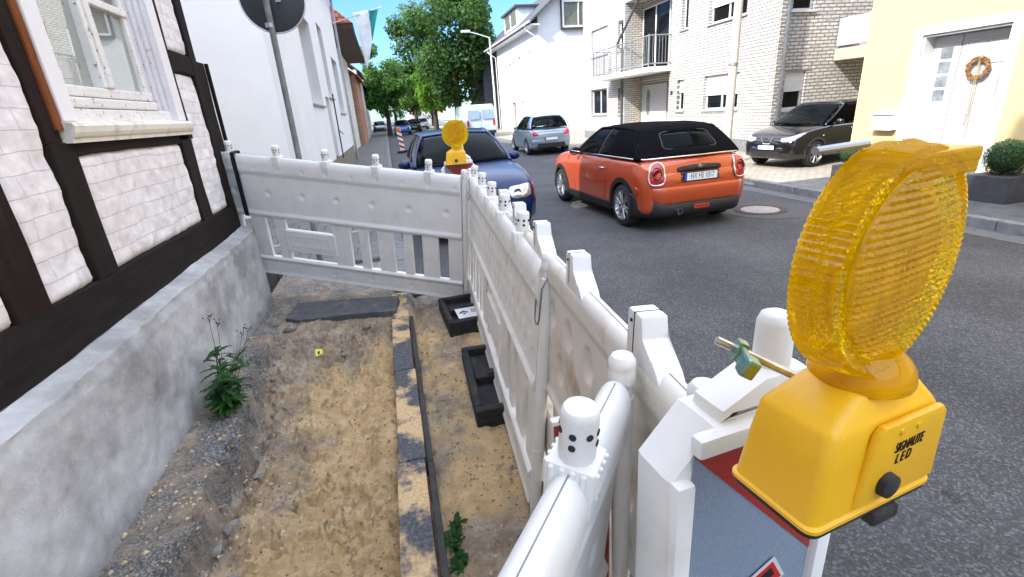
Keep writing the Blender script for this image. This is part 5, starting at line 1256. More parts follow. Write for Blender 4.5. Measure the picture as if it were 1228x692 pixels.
    # back rim ring
    prof2 = [(rl*.985, -0.024), (rl*.95, -0.0245), (rl*.90, -0.020), (rl*.82, -0.0205)]
    for (p, q) in zip(prof2, prof2[1:]):
        for k in range(n):
            t0_, t1_ = 2*math.pi*k/n, 2*math.pi*(k+1)/n
            b._new([FLn @ V((p[0]*math.cos(t0_), p[0]*math.sin(t0_), p[1])), FLn @ V((p[0]*math.cos(t1_), p[0]*math.sin(t1_), p[1])), FLn @ V((q[0]*math.cos(t1_), q[0]*math.sin(t1_), q[1])), FLn @ V((q[0]*math.cos(t0_), q[0]*math.sin(t0_), q[1]))], [(0, 1, 2, 3)])
    bmesh.ops.remove_doubles(b.bm, verts=b.bm.verts, dist=0.00005)
    ln = obj('lens', b, M_LENS, t, smooth=28)
    b = MB(); b.lathe([(0.046, -0.004), (0.047, 0.0), (0.045, 0.012), (0.040, 0.020), (0.034, 0.026), (0.030, 0.030)], (0.020, 0, 0.124), 'z', 40); obj('lens_neck', b, M_LENS, t, smooth=40)
    b = MB(); b.box((-0.040, -0.024, 0.0), (0.064, 0.022, 0.013), bev=0.003, mtx=Matrix.Translation((0.024, 0, 0.238+rl-0.016))); b.box((-0.02, -0.022, -0.01), (0.06, 0.02, 0.001), bev=0.002, mtx=Matrix.Translation((0.03, 0, 0.238+rl-0.016))); obj('top_tab', b, M_LENS, t)
    # inner reflector disc behind the prism face: the dotted band
    b = MB(); b.lathe([(0.0, -0.003), (rl*.70, -0.003), (rl*.70, 0.003), (0.0, 0.003)], (0, 0, 0), 'z', 60, mtx=FLn); obj('inner_disc', b, mat('amber_inner', (0.45, 0.20, 0.004), rough=0.3, col2=(0.95, 0.62, 0.01), vscale=38), t)
    if txt:
        q = fr((0.028, -0.0530, 0.070), V((1, 0, 0.03)), V((0.12, 0, 1)).normalized(), V((0, -1, 0)))
        obj('lettering', text_bm('SIGNALITE', 0.0165, 0.0004, q, xs=0.52), M_INK, t, fix=False)
        q = fr((0.023, -0.0530, 0.056), V((1, 0, 0.03)), V((0.12, 0, 1)).normalized(), V((0, -1, 0)))
        obj('lettering', text_bm('L E D', 0.0165, 0.0004, q, xs=0.6), M_INK, t, fix=False)
    b = MB(); b.tube([(-0.012, 0.012, 0.238+rl+0.006), (-0.066, 0.018, 0.238+rl+0.004)], 0.0035, 10, sx=1.2); obj('bracket_rod', b, M_METAL, t)
    return t
nlm = Matrix.Translation((0.412, 0.338, 1.301)) @ Matrix.Rotation(R(8), 4, 'Z')
nl = make_lamp('big yellow warning lamp with round amber lens on the nearest warning board', nlm)
nb = warning_board('nearest white-framed warning board, its silver face under the big yellow lamp', Matrix.Translation((0.470, 0.530, 0.0)) @ Matrix.Rotation(R(6), 4, 'Z'), sticker=True)
# bolt clamping the lamp to the lug of its board
b = MB(); p0, p1 = V((0.362, 0.474, 1.412)), V((0.462, 0.430, 1.357)); b.tube([p0, p1], 0.0055, 12); obj('clamp_bolt', b, mat('zinc_steel', (0.55, 0.56, 0.56), rough=0.25, metal=1.0, var=0.2, vscale=60), nl, world=True, smooth=40)
d_ = (p1-p0).normalized(); c = p0+d_*0.030
q = fr(c, d_.cross(V((0, 0, 1))).normalized(), d_.cross(V((0, 0, 1))).normalized().cross(d_) * -1, d_)
M_ZN = mat('iridescent_zinc', (0.42, 0.46, 0.30), rough=0.28, metal=1.0, col2=(0.10, 0.35, 0.40), vscale=45)
b = MB(); b.lathe([(0.006, -0.006), (0.0135, -0.006), (0.0145, -0.003), (0.0145, 0.006), (0.006, 0.007)], (0, 0, 0), 'z', 6, mtx=q); b.box((0.0, -0.010, -0.004), (0.048, 0.010, 0.004), bev=0.003, mtx=q); b.box((0.03, -0.012, -0.008), (0.052, 0.012, 0.010), bev=0.004, mtx=q)
obj('wing_nut', b, M_ZN, nl, world=True)
# another board of the same kind, seen almost edge-on between the nearest rail and its post
wb3 = thing('warning_board', 'red board glimpsed edge-on between the nearest rail and its post', 'warning board', (0.352, 0.850, 0.0), R(-4))
b = MB(); b.box((-0.10, -0.012, 0.10), (0.035, 0.012, 1.06), bev=0.008); obj('frame', b, M_PLASD, wb3, smooth=35)
b = MB(); b.prism([(-0.095, 1.05), (0.030, 1.05), (0.030, 0.55), (-0.095, 0.70)], -0.0138, -0.0125, axes='xz'); b2_ = MB(); b2_.prism([(-0.095, 0.50), (0.030, 0.36), (0.030, 0.14), (-0.095, 0.28)], -0.0138, -0.0125, axes='xz'); obj('red_stripe', b, M_RR, wb3); obj('red_stripe', b2_, M_RR, wb3)
fl = make_lamp('smaller looking yellow warning lamp in front of the blue car at the fence corner', Matrix.Translation((0.565, 4.52, 1.275)) @ Matrix.Scale(1.08, 4) @ Matrix.Rotation(R(-6), 4, 'Z'), txt=False)
warning_board('red and white warning board behind the corner of the far barrier', Matrix.Translation((0.60, 4.62, 0.0)) @ Matrix.Rotation(R(-8), 4, 'Z'), hw=0.165, H=1.30)

# red and white construction beacon on the far left pavement
bc = thing('construction_beacon', 'small leaning red and white beacon with an orange top on the far left pavement', 'beacon', mtx=Matrix.Translation((0.66, 26.6, 0.02)) @ Matrix.Rotation(R(-5), 4, 'Y'))
b = MB(); b.box((-0.12, -0.03, 0.10), (0.12, 0.03, 1.12), bev=0.02); obj('board', b, mat('beacon_white', (0.8,0.8,0.8), rough=0.5), bc)
b = MB()
for k in range(4): z = 0.18+k*0.26; b.prism([(-0.118, z+0.12), (0.118, z-0.02), (0.118, z+0.10), (-0.118, z+0.24 if z+0.24 < 1.1 else 1.1)], -0.034, -0.031, axes='xz')
obj('red_stripes', b, M_RR, bc)
b = MB(); b.lathe([(0.09, 0), (0.09, 0.1), (0.06, 0.13), (0, 0.14)], (0, 0, 1.12), 'z', 16); b.box((-0.11, -0.05, 1.10), (0.11, 0.05, 1.26), bev=0.02); obj('orange_lamp', b, mat('orange_plastic', (0.75, 0.20, 0.02), rough=0.4), bc)
b = MB(); b.box((-0.3, -0.2, 0.0), (0.3, 0.2, 0.10), bev=0.02); obj('foot', b, M_RUB, bc)

# ================================================================== small things in the dig
# dark paving slabs left at the end of the pit
b = MB(); 
q = Matrix.Translation((-0.60, 4.36, 0.07)) @ Matrix.Rotation(R(4), 4, 'X') @ Matrix.Rotation(R(-1), 4, 'Y')
b.prism([(-0.46, 0.30), (-0.52, -0.02), (-0.40, -0.10), (0.05, -0.16), (0.44, -0.24), (0.48, 0.04), (0.44, 0.09)], -0.045, 0.045, mtx=q, bev=0.006)
tag(obj('paving_slab', b, mat('dark_slab', (0.085, 0.088, 0.095), rough=0.85, var=0.25, vscale=12, bump=0.5, bscale=80, dirt=(0.3, 0.27, 0.22), dirt_amt=0.5, dirt_scale=7)), 'large dark grey slab at the far end of the sand pit', 'slab')
b = MB(); q = Matrix.Translation((-0.02, 4.5, 0.05)); b.prism([(-0.10, 0.2), (-0.12, -0.12), (0.0, -0.16), (0.02, 0.2)], -0.05, 0.03, mtx=q, bev=0.006)
rnd = random.Random(21)
def stone_bm(r, seed):
    b = MB(); rd = random.Random(seed); b.sphere((0, 0, 0), r, 10, 7, (1, rd.uniform(.6, .9), rd.uniform(.4, .7)))
    for v in b.bm.verts: v.co *= 1+0.35*noise.noise(v.co*(1.2/r)+V((seed, 0, 0)))
    return b
b.bm.free()
M_CHUNK = mat('broken_concrete', (0.24, 0.22, 0.19), rough=0.95, var=0.35, vscale=20, bump=0.8, bscale=60)
for i, (x, y, r) in enumerate(tuple(((-0.98, 2.05, 0.05), (-1.01, 1.92, 0.035), (-0.93, 2.42, 0.03), (-0.42, 4.05, 0.04), (-0.62, 3.82, 0.03), (-1.05, 4.15, 0.05), (-1.2, 4.3, 0.06), (-0.88, 1.7, 0.04), (0.3, 1.55, 0.02), (0.1, 2.7, 0.018), (0.36, 1.95, 0.016)))+tuple((ledge_edge(1.2+k*0.155)+0.05+0.03*math.sin(k*7.3), 1.2+k*0.155, 0.014+0.012*abs(math.sin(k*3.7))) for k in range(20))):
    o = obj('rubble_stone', stone_bm(r, i), M_CHUNK, smooth=50); o.location = (x, y, sand_h(x, y)+r*0.25); o.rotation_euler = (0, 0, i*1.3)
    if i < 2: lb = ['pale lump of broken concrete at the crumbling ledge, low in the picture', 'small lump beside the pale concrete one at the ledge'][i]
    else: lb = 'small stone lying loose in the dug-up sand'
    tag(o, lb, 'stone', 'loose stones in the dig')
# fine crumbs: nobody could count them
b = MB(); rnd = random.Random(8)
for k in range(11000):
    x = rnd.uniform(-1.35, 0.45); y = 0.6+3.9*rnd.random()**1.2; r = rnd.choice((0.002, 0.003, 0.003, 0.004, 0.006, 0.010, 0.014))*rnd.uniform(.7, 1.3)
    if -0.2 < x < -0.02: continue
    if rnd.random() > 0.35+abs(fbm(x, y, 3, 2.5, 3))*1.6: continue
    z = sand_h(x, y)+r*0.2; p = V((x, y, z)); vs_ = [p+V((rnd.uniform(.6, 1)*sx_*r, rnd.uniform(.6, 1)*sy_*r, rnd.uniform(.5, .9)*sz_*r)) for sx_, sy_, sz_ in ((1, 0, 0), (0, 1, 0), (-1, 0, 0), (0, -1, 0), (0, 0, 1))]
    b._new(vs_, [(0, 1, 4), (1, 2, 4), (2, 3, 4), (3, 0, 4)])
tag(obj('gravel_crumbs', b, mat('crumb_brown', (0.24, 0.17, 0.11), rough=0.95, col2=(0.62, 0.47, 0.30), vscale=30, thr=(0.4, 0.6))), kind='stuff')
b = MB(); q = Matrix.Translation((-0.825, 3.93, sand_h(-.825, 3.93)+0.02)) @ Matrix.Rotation(R(35), 4, 'X') @ Matrix.Rotation(R(10), 4, 'Y')
b.box((-0.028, -0.035, -0.001), (0.028, 0.035, 0.001), bev=0.0004, mtx=q)
yt = tag(obj('yellow_tag', b, mat('yellow_card', (0.75, 0.70, 0.08), rough=0.5)), 'tiny yellow tag lying in the hollow near the dark slab', 'tag')
b = MB(); b.prism([(-0.008, 0.015), (0.010, 0.012), (0.002, -0.02), (-0.010, -0.012)], 0.0012, 0.0018, mtx=q); obj('print', b, M_INK, yt)

# plants
M_WEED = mat('weed_leaf', (0.035, 0.10, 0.025), rough=0.5, var=0.4, vscale=25)
leafm('weed_leaf_t', (0.035, 0.11, 0.025))
def leaf(b, p, d, up, L, W, lob=0, bend=0.3):
    d = d.normalized(); s = d.cross(up).normalized(); n = 9; L_, R_ = [], []
    for i in range(n+1):
        t = i/n; w_ = W*math.sin(math.pi*min(1, t*0.9+0.05))**0.8*(1-0.25*t)
        if lob and i % 2: w_ *= 0.55
        c = p+d*L*t+up*(-bend*L*t*t+0.15*L*t); L_.append(c-s*w_+up*w_*0.25); R_.append(c+s*w_+up*w_*0.25)
    C_ = [p+d*L*(i/n)+up*(-bend*L*(i/n)**2+0.15*L*(i/n)) for i in range(n+1)]
    vs_ = [b.bm.verts.new(q) for q in L_]; vc = [b.bm.verts.new(q) for q in C_]; vr = [b.bm.verts.new(q) for q in R_]
    for i in range(n): b.bm.faces.new((vs_[i], vs_[i+1], vc[i+1], vc[i])); b.bm.faces.new((vc[i], vc[i+1], vr[i+1], vr[i]))
rnd = random.Random(4)
wd = thing('wall_weed', 'green leafy weed with thin seed stalks growing at the foot of the cement wall', 'plant', (-1.20, 2.86, 0.11))
b = MB(); bs = MB()
stems = []
for k in range(20):
    a = rnd.uniform(-0.9, 2.2)*1.0; h = rnd.uniform(0.10, 0.36); lean = rnd.uniform(0.04, 0.24)
    tip = V((lean*math.cos(a)*0.7, lean*math.sin(a)*1.5, h)); pts = [V((0, 0, 0)), tip*0.5+V((0, 0, h*0.1)), tip]; bs.tube(pts, [0.003, 0.0025, 0.0015], 6); stems.append(pts)
for pts in stems:
    for k in range(9):
        t = rnd.uniform(0.15, 1); p = pts[0].lerp(pts[1], t*2) if t < 0.5 else pts[1].lerp(pts[2], t*2-1)
        a = rnd.uniform(0, 6.28); leaf(b, p, V((math.cos(a), math.sin(a), rnd.uniform(-0.1, 0.5))), V((0, 0, 1)), rnd.uniform(0.06, 0.13), rnd.uniform(0.012, 0.027), 1, rnd.uniform(0.1, 0.7))
for k in range(26):
    a = rnd.uniform(-1.6, 1.9); leaf(b, V((0, 0, 0.02)), V((math.cos(a), math.sin(a), 0.5)), V((0, 0, 1)), rnd.uniform(0.09, 0.17), rnd.uniform(0.018, 0.030), 1, 0.5)
for (tip, m_) in ((V((0.0, 0.17, 0.54)), V((0.03, 0.05, 0.28))), (V((0.03, 0.19, 0.50)), V((0.04, 0.07, 0.27))), (V((0.16, 0.30, 0.40)), V((0.10, 0.12, 0.2))), (V((0.10, 0.34, 0.36)), V((0.08, 0.14, 0.2)))):
    bs.tube([V((0, 0, 0)), m_, tip], [0.003, 0.002, 0.0012], 6)
    for k in range(6):
        e = tip+V((rnd.uniform(-.03, .03), rnd.uniform(-.03, .03), rnd.uniform(-.01, .04))); bs.tube([tip-V((0, 0, .02)), e], 0.0008, 4); bs.sphere(e, 0.0045, 6, 5)
obj('leaves', b, MATS['weed_leaf_t'], wd, smooth=180, fix=False); obj('stems', bs, mat('dark_stem', (0.05, 0.055, 0.03), rough=0.8), wd)
def tuft(x, y, label, n, L, seed, broad=True):
    rd = random.Random(seed); t = thing('weed', label, 'plant', (x, y, sand_h(x, y)-0.005), 0, 'small weeds in the dig')
    b = MB()
    for k in range(n):
        a = rd.uniform(0, 6.28); o_ = V((rd.uniform(-.3, .3)*L, rd.uniform(-.8, .8)*L, 0)); leaf(b, o_, V((math.cos(a), math.sin(a), rd.uniform(0.3, 1.6))), V((0, 0, 1)), L*rd.uniform(.5, 1.1), (0.014 if broad else 0.003)*rd.uniform(.6, 1.2), 0, rd.uniform(.2, .8))
    obj('leaves', b, MATS['weed_leaf_t'], t, smooth=180, fix=False)
    return t
tuft(0.04, 1.66, 'broad-leaved weed beside the sandy kerb, low in the picture', 60, 0.08, 1)
tuft(0.035, 1.50, 'second clump of broad leaves just nearer along the kerb', 40, 0.06, 2)
tuft(-0.12, 4.10, 'small grass tuft on the kerb end by the dark slab', 50, 0.05, 3, False)
tuft(-1.05, 4.55, 'grass tuft at the far end of the cement wall', 60, 0.06, 4, False)
tuft(-1.22, 3.5, 'sparse grass tuft at the wall foot behind the weed', 30, 0.05, 5, False)

# ================================================================== cars
def paint(name, c, metal=0.25, rough=0.28):
    m = mat(name, c, rough=rough, metal=metal, var=0.02, coat=1.0, spec=0.5, dirt=tuple(x*0.6+0.03 for x in c), dirt_amt=0.15, dirt_scale=2.5); return m
M_TYRE = mat('tyre_rubber', (0.018, 0.018, 0.018), rough=0.8, var=0.2, bump=0.3, bscale=80)
M_RIM = mat('alloy_rim', (0.52, 0.53, 0.54), rough=0.28, metal=0.9, var=0.05)
M_RIMD = mat('dark_alloy', (0.05, 0.05, 0.055), rough=0.35, metal=0.8)
M_TRIM = mat('black_car_trim', (0.015, 0.015, 0.017), rough=0.5, var=0.1)
M_CHROME = mat('chrome', (0.75, 0.75, 0.76), rough=0.08, metal=1.0, var=0.0)
M_CGL = glass_mat('car_glass', tint=(0.80, 0.86, 0.86), clear=0.97, rough=0.01, base=(0.01, 0.012, 0.014))
M_SEAT = mat('dark_seat', (0.03, 0.03, 0.034), rough=0.8)
M_LAMPG = mat('headlamp_glass', (0.55, 0.57, 0.60), rough=0.08, metal=0.6, var=0.45, vscale=22)
M_RED = mat('tail_lamp_red', (0.45, 0.012, 0.012), rough=0.12, var=0.35, vscale=25, coat=1.0)
M_ORG = mat('indicator_orange', (0.55, 0.10, 0.01), rough=0.15, coat=1.0)
M_PLATE = mat('plate_white', (0.78, 0.78, 0.76), rough=0.35, var=0.02)
M_EUB = mat('plate_blue', (0.02, 0.07, 0.42), rough=0.4)

def cr(pts, t):
    """Catmull-Rom through rows of numbers"""
    n = len(pts)-1; x = t*n; i = min(int(x), n-1); f = x-i
    p0, p1, p2, p3 = pts[max(i-1, 0)], pts[i], pts[i+1], pts[min(i+2, n)]
    return [0.5*((2*b_)+(-a_+c_)*f+(2*a_-5*b_+4*c_-d_)*f*f+(-a_+3*b_-3*c_+d_)*f**3) for a_, b_, c_, d_ in zip(p0, p1, p2, p3)]
def body_bm(st):
    """st: rows (y, half width, z bottom, z shoulder, z top) from rear to front; returns closed mesh"""
    NS = 90; b = bmesh.new(); rings = []
    for i in range(NS+1):
        y, w_, zb, zs, zt = cr(st, i/NS)
        h = zs-zb
        half = [(0, zb), (w_*.80, zb), (w_*.955, zb+.035), (w_*.985, zb+h*.30), (w_, zb+h*.55), (w_*.992, zb+h*.76), (w_*.965, zb+h*.90), (w_*.925, zs), (w_*.80, zs+(zt-zs)*.62), (w_*.45, zs+(zt-zs)*.93), (0, zt)]
        cs = []
        for k in range(41): cs.append(cr(half, k/40))
        ring = [(x, y, z) for x, z in cs]+[(-x, y, z) for x, z in cs[::-1][1:-1]]
        rings.append([b.verts.new(p) for p in ring])
    for A, B in zip(rings, rings[1:]):
        n = len(A)
        for k in range(n): b.faces.new((A[k], A[(k+1) % n], B[(k+1) % n], B[k]))
    for rr, s in ((rings[0], -1), (rings[-1], 1)):
        c = sum((v.co for v in rr), V())/len(rr); prev = rr
        for f, dy in ((0.93, .018), (0.75, 0.032), (0.4, 0.042), (0.12, 0.045)):
            nr = [b.verts.new((c.x+(v.co.x-c.x)*f, v.co.y+s*dy, c.z+(v.co.z-c.z)*f)) for v in rr]
            n = len(rr)
            for k in range(n): b.faces.new((prev[k], prev[(k+1) % n], nr[(k+1) % n], nr[k]))
            prev = nr
        b.faces.new(prev)
    bmesh.ops.recalc_face_normals(b, faces=b.faces)
    return b
def cut_wheels(bm, axles, r, W):
    me = bpy.data.meshes.new('t'); bm.to_mesh(me); o = bpy.data.objects.new('t', me); COL.objects.link(o); cs = []
    for y, zc in axles:
        for s in (-1, 1):
            c = MB(); c.lathe([(r, s*(W-0.27)), (r, s*(W+0.2))], (0, y, zc), 'x', 48); bmesh.ops.recalc_face_normals(c.bm, faces=c.bm.faces)
            mc = bpy.data.meshes.new('c'); c.bm.to_mesh(mc); c.bm.free(); oc = bpy.data.objects.new('c', mc); COL.objects.link(oc); cs.append(oc)
            m = o.modifiers.new('b', 'BOOLEAN'); m.object = oc; m.operation = 'DIFFERENCE'; m.solver = 'EXACT'
    dg = bpy.context.evaluated_depsgraph_get(); dg.update(); me2 = bpy.data.meshes.new_from_object(o.evaluated_get(dg))
    nb_ = bmesh.new(); nb_.from_mesh(me2)
    bpy.data.objects.remove(o)
    for c in cs: bpy.data.objects.remove(c)
    return nb_
class Surf:
    def __init__(s, bm): s.t = BVHTree.FromBMesh(bm)
    def side(s, y, z, sg=1):
        h = s.t.ray_cast(V((sg*3, y, z)), V((-sg, 0, 0))); return h[0] if h[0] else V((sg*.8, y, z))
    def end(s, x, z, sg=1):
        h = s.t.ray_cast(V((x, sg*8, z)), V((0, -sg, 0))); return h[0] if h[0] else None
    def top(s, x, y):
        h = s.t.ray_cast(V((x, y, 4)), V((0, 0, -1))); return h[0] if h[0] else V((x, y, .9))
def patch(outline, proj, off, nrm, bulge=0.0, rings=6, rad=None):
    """fill an outline (list of 2-D points) with a fan of rings, project every point, lift by off"""
    b = MB(); n = len(outline); c = (sum(p[0] for p in outline)/n, sum(p[1] for p in outline)/n); vs = []
    def P(p, e):
        q = proj(p[0], p[1]); return q+V(nrm)*(off+e) if q is not None else None
    last = None
    for i in range(rings+1):
        f = 1-i/rings*0.97; row = []
        for p in outline:
            q = P((c[0]+(p[0]-c[0])*f, c[1]+(p[1]-c[1])*f), bulge*(1-f*f)); row.append(q if q is not None else (last or V()));
            last = row[-1]
        vs.append([b.bm.verts.new(x) for x in row])
    skirt = [b.bm.verts.new(v.co-V(nrm)*(abs(off)+0.02)) for v in vs[0]]
    for A, B in zip([skirt]+vs, vs):
        for k in range(n): b.bm.faces.new((A[k], A[(k+1) % n], B[(k+1) % n], B[k]))
    b.bm.faces.new(vs[-1]); return b
def rrect(x0, x1, z0, z1, r, n=5):
    out = []
    for cx_, cz_, a0 in ((x1-r, z1-r, 0), (x0+r, z1-r, 90), (x0+r, z0+r, 180), (x1-r, z0+r, 270)):
        for k in range(n+1): a = R(a0+90*k/n); out.append((cx_+r*math.cos(a), cz_+r*math.sin(a)))
    return out
def smooth_poly(p, n=6):
    q = p+[p[0]]; out = []
    m = len(p)
    for i in range(m):
        a, b_, c, d = p[i-1], p[i], p[(i+1) % m], p[(i+2) % m]
        for k in range(n):
            f = k/n; out.append(tuple(0.5*((2*b_[j])+(-a[j]+c[j])*f+(2*a[j]-5*b_[j]+4*c[j]-d[j])*f*f+(-a[j]+3*b_[j]-3*c[j]+d[j])*f**3) for j in (0, 1)))
    return out
def seam(pts, proj, nrm, w=0.004, m=None):
    b = MB(); q = [proj(*p)+V(nrm)*0.0005 for p in pts]; b.tube(q, w, 6); return b
def wheel(parent, x, y, z, r, sg, spokes=5, style='alloy', wd=0.2):
    t = MB(); pr_ = [(r*.66, -wd/2), (r*.90, -wd/2), (r*.975, -wd/2+.02), (r, -wd/2+.045), (r, wd/2-.045), (r*.975, wd/2-.02), (r*.90, wd/2), (r*.66, wd/2), (r*.66, -wd/2)]
    t.lathe(pr_[:-1], (0, 0, 0), 'x', 48, ring=True); 
    for v in t.bm.verts: v.co += V((x, y, z))
    ty_ = obj('wheel', t, M_TYRE, parent, smooth=50)
    b = MB(); o_ = sg*(wd/2)
    b.lathe([(r*.60, o_-sg*.06), (r*.64, o_-sg*.02), (r*.68, o_-sg*.004), (r*.70, o_+sg*.002), (r*.67, o_+sg*.004), (r*.655, o_-sg*.012)], (x, y, z), 'x', 40, ring=True)
    b.lathe([(0.0, o_-sg*.012), (r*.16, o_-sg*.012), (r*.18, o_-sg*.03), (0, o_-sg*.03)], (x, y, z), 'x', 20)
    for k in range(spokes):
        a = 2*math.pi*k/spokes+.3
        for da in ((-0.13, 0.13) if style != 'single' else (0,)):
            p0 = V((x+o_-sg*.022, y+r*.14*math.cos(a+da), z+r*.14*math.sin(a+da))); p1 = V((x+o_-sg*.012, y+r*.64*math.cos(a+da*1.4), z+r*.64*math.sin(a+da*1.4)))
            b.tube([p0, p1], [0.022 if style == 'single' else 0.015, 0.026 if style == 'single' else 0.014], 6, sx=1.0)
    obj('rim', b, M_RIM, ty_, smooth=40)
    b = MB(); b.lathe([(0, o_-sg*.075), (r*.64, o_-sg*.075), (r*.64, o_-sg*.085), (0, o_-sg*.085)], (x, y, z), 'x', 32); obj('brake_disc', b, M_RIMD, ty_)
    return ty_
def greenhouse(t, g, mroof, mglass, mpill, soft=False, S=None):
    """g: dict A0,A1,C0,C1 (half width, y, z) for the pillars, front/rear bulges, arch"""
    A0, A1, C0, C1 = [V(g[k]) for k in ('A0', 'A1', 'C0', 'C1')]
    bF, bR, bB, bT, cr_, arch, bel = g.get('bF', .25), g.get('bFt', .10), g.get('bB', .10), g.get('bT', .08), g.get('crown', .04), g.get('arch', .06), g.get('belt', 0.0)
    sb = g.get('side', 0.03)
    def top_side(s):
        p = A1.lerp(C1, s); return p+V((0.02*4*s*(1-s), 0, arch*4*s*(1-s)))
    def bot_side(s):
        p = A0.lerp(C0, s); return p+V((0.01*4*s*(1-s), 0, bel*4*s*(1-s)))
    def side(s, q, sg):
        p = bot_side(s).lerp(top_side(s), q); p = p+V((sb*4*q*(1-q), 0, 0)); return V((sg*p.x, p.y, p.z))
    def wind(s, q):   # s -1..1
        b0 = V((A0.x*s, A0.y+bF*(1-s*s), A0.z+0.03*(1-s*s))); t0 = V((A1.x*s, A1.y+bR*(1-s*s), A1.z+cr_*(1-s*s))); p = b0.lerp(t0, q); return p+V((0, 0.02*4*q*(1-q), 0.03*4*q*(1-q)))
    def rear(s, q):
        b0 = V((C0.x*s, C0.y-bB*(1-s*s), C0.z+0.01*(1-s*s))); t0 = V((C1.x*s, C1.y-bT*(1-s*s), C1.z+cr_*(1-s*s))); p = b0.lerp(t0, q); return p+V((0, -0.02*4*q*(1-q), g.get('rbulge', 0.03)*4*q*(1-q)))
    def roof(s, q):
        f = wind(s, 1); r_ = rear(s, 1); e = top_side(q); base = A1.lerp(C1, q); p = f.lerp(r_, q); k = 0.02*4*q*(1-q)
        return V((p.x*(1+k/ A1.x), p.y, p.z+(arch*4*q*(1-q))*1.0))
    b = MB(); b.grid(lambda u, v_: roof(-1+2*u, v_), 24, 24); ro = obj('soft_top' if soft else 'roof', b, mroof, t, smooth=180, solid=0.02)
    b = MB(); b.grid(lambda u, v_: wind(-.97+1.94*u, 0.02+.96*v_), 20, 10); obj('windscreen', b, mglass, t, smooth=180, solid=0.004)
    # pillars and rails as flattened tubes
    def edge(fn, r, name, m, n=14, sx=1.0):
        b = MB(); b.tube([fn(i/n) for i in range(n+1)], r, 8, sx=sx); return obj(name, b, m, t, smooth=180)
    for sg in (-1, 1):
        edge(lambda q: side(0.0, q, sg), 0.026, 'pillar', mpill)
        edge(lambda q: V((sg*top_side(q).x, top_side(q).y, top_side(q).z)), 0.022, 'roof_rail', mroof if soft else mpill)
        edge(lambda q: side(1.0, q, sg), 0.035, 'roof_seam' if soft else 'pillar', mroof if soft else mpill)
    # side windows with solid panels in between; cells = list of (s0, s1, kind)
    for sg in (-1, 1):
        for (s0, s1, kind) in g['cells']:
            b = MB(); b.grid(lambda u, v_, s0=s0, s1=s1: side(s0+(s1-s0)*u, v_, sg)+V((sg*(0.0 if kind == 'glass' else 0.006), 0, 0)), 10, 10)
            if kind == 'glass': obj('side_window', b, mglass, t, smooth=180, solid=0.004)
            else: obj('pillar' if kind != 'cloth' else 'soft_top_side', b, {'pillar': M_TRIM, 'body': mpill, 'cloth': mroof}[kind], t, smooth=180, solid=0.012)
    # rear
    if g.get('rwin'):
        b = MB(); u0, u1, v0, v1 = g['rwin']
        # cloth/body around an opening for the rear window
        def cell(a, c, d, e): b.grid(lambda u, v_: rear(a+(c-a)*u, d+(e-d)*v_), max(2, int(abs(c-a)*14)), max(2, int((e-d)*12)))
        cell(-1, u0, 0, 1); cell(u1, 1, 0, 1); cell(u0, u1, 0, v0); cell(u0, u1, v1, 1)
        bmesh.ops.remove_doubles(b.bm, verts=b.bm.verts, dist=0.002)
        obj('soft_top_rear' if soft else 'tailgate_frame', b, mroof, t, smooth=180, solid=0.02)
        b = MB(); b.grid(lambda u, v_: rear(u0+(u1-u0)*u, v0+(v1-v0)*v_)+V((0, 0.004, 0)), 20, 8); obj('rear_window', b, mglass, t, smooth=180, solid=0.004)
        b = MB(); b.tube([rear(*p)+V((0, -0.006, 0.004)) for p in rrect(u0-.01, u1+.01, v0-.02, v1+.02, 0.10)], 0.012, 6, closed=True); obj('window_seal', b, M_TRIM, t, smooth=180)
    else:
        b = MB(); b.grid(lambda u, v_: rear(-.97+1.94*u, 0.02+.96*v_), 20, 10); obj('rear_window', b, mglass, t, smooth=180, solid=0.004)
    # interior
    b = MB(); zz = min(A0.z, C0.z)-0.07; b.box((-A0.x*.93, C0.y+0.08, zz-0.3), (A0.x*.93, A0.y-0.05, zz), bev=0.02); b.grid(lambda u, v_: V(((-1+2*u)*A0.x*.9, A0.y-.35+(.35+bF*.6)*v_, zz+0.02+0.06*math.sin(v_*3.1))), 10, 8); obj('interior', b, M_SEAT, t, smooth=40)
    ys = (A0.y+C0.y)/2
    for sx_ in (-.36, .36):
        for yy in g.get('seats', (ys+.15, ys-.75)):
            b = MB(); b.box((sx_-.22, yy-.10, zz-.1), (sx_+.22, yy+.02, zz+.16), bev=0.05); b.box((sx_-.12, yy-.10, zz+.19), (sx_+.12, yy-.01, zz+.36), bev=0.04); b.box((sx_-.05, yy-.06, zz+.14), (sx_-.03, yy-.04, zz+.21)); b.box((sx_+.03, yy-.06, zz+.14), (sx_+.05, yy-.04, zz+.21)); obj('seat', b, M_SEAT, t, smooth=40)
    b = MB(); c = V((-.36, A0.y-.42, zz+.06)); b.tube([c+V((.185*math.cos(a), .06*math.sin(a), .175*math.sin(a))) for a in [2*math.pi*k/28 for k in range(28)]], 0.012, 8, closed=True); b.tube([c-V((.18, 0, 0)), c, c+V((.18, 0, 0))], .012, 6); obj('steering_wheel', b, M_TRIM, t, smooth=180)
    return side, wind, rear, roof
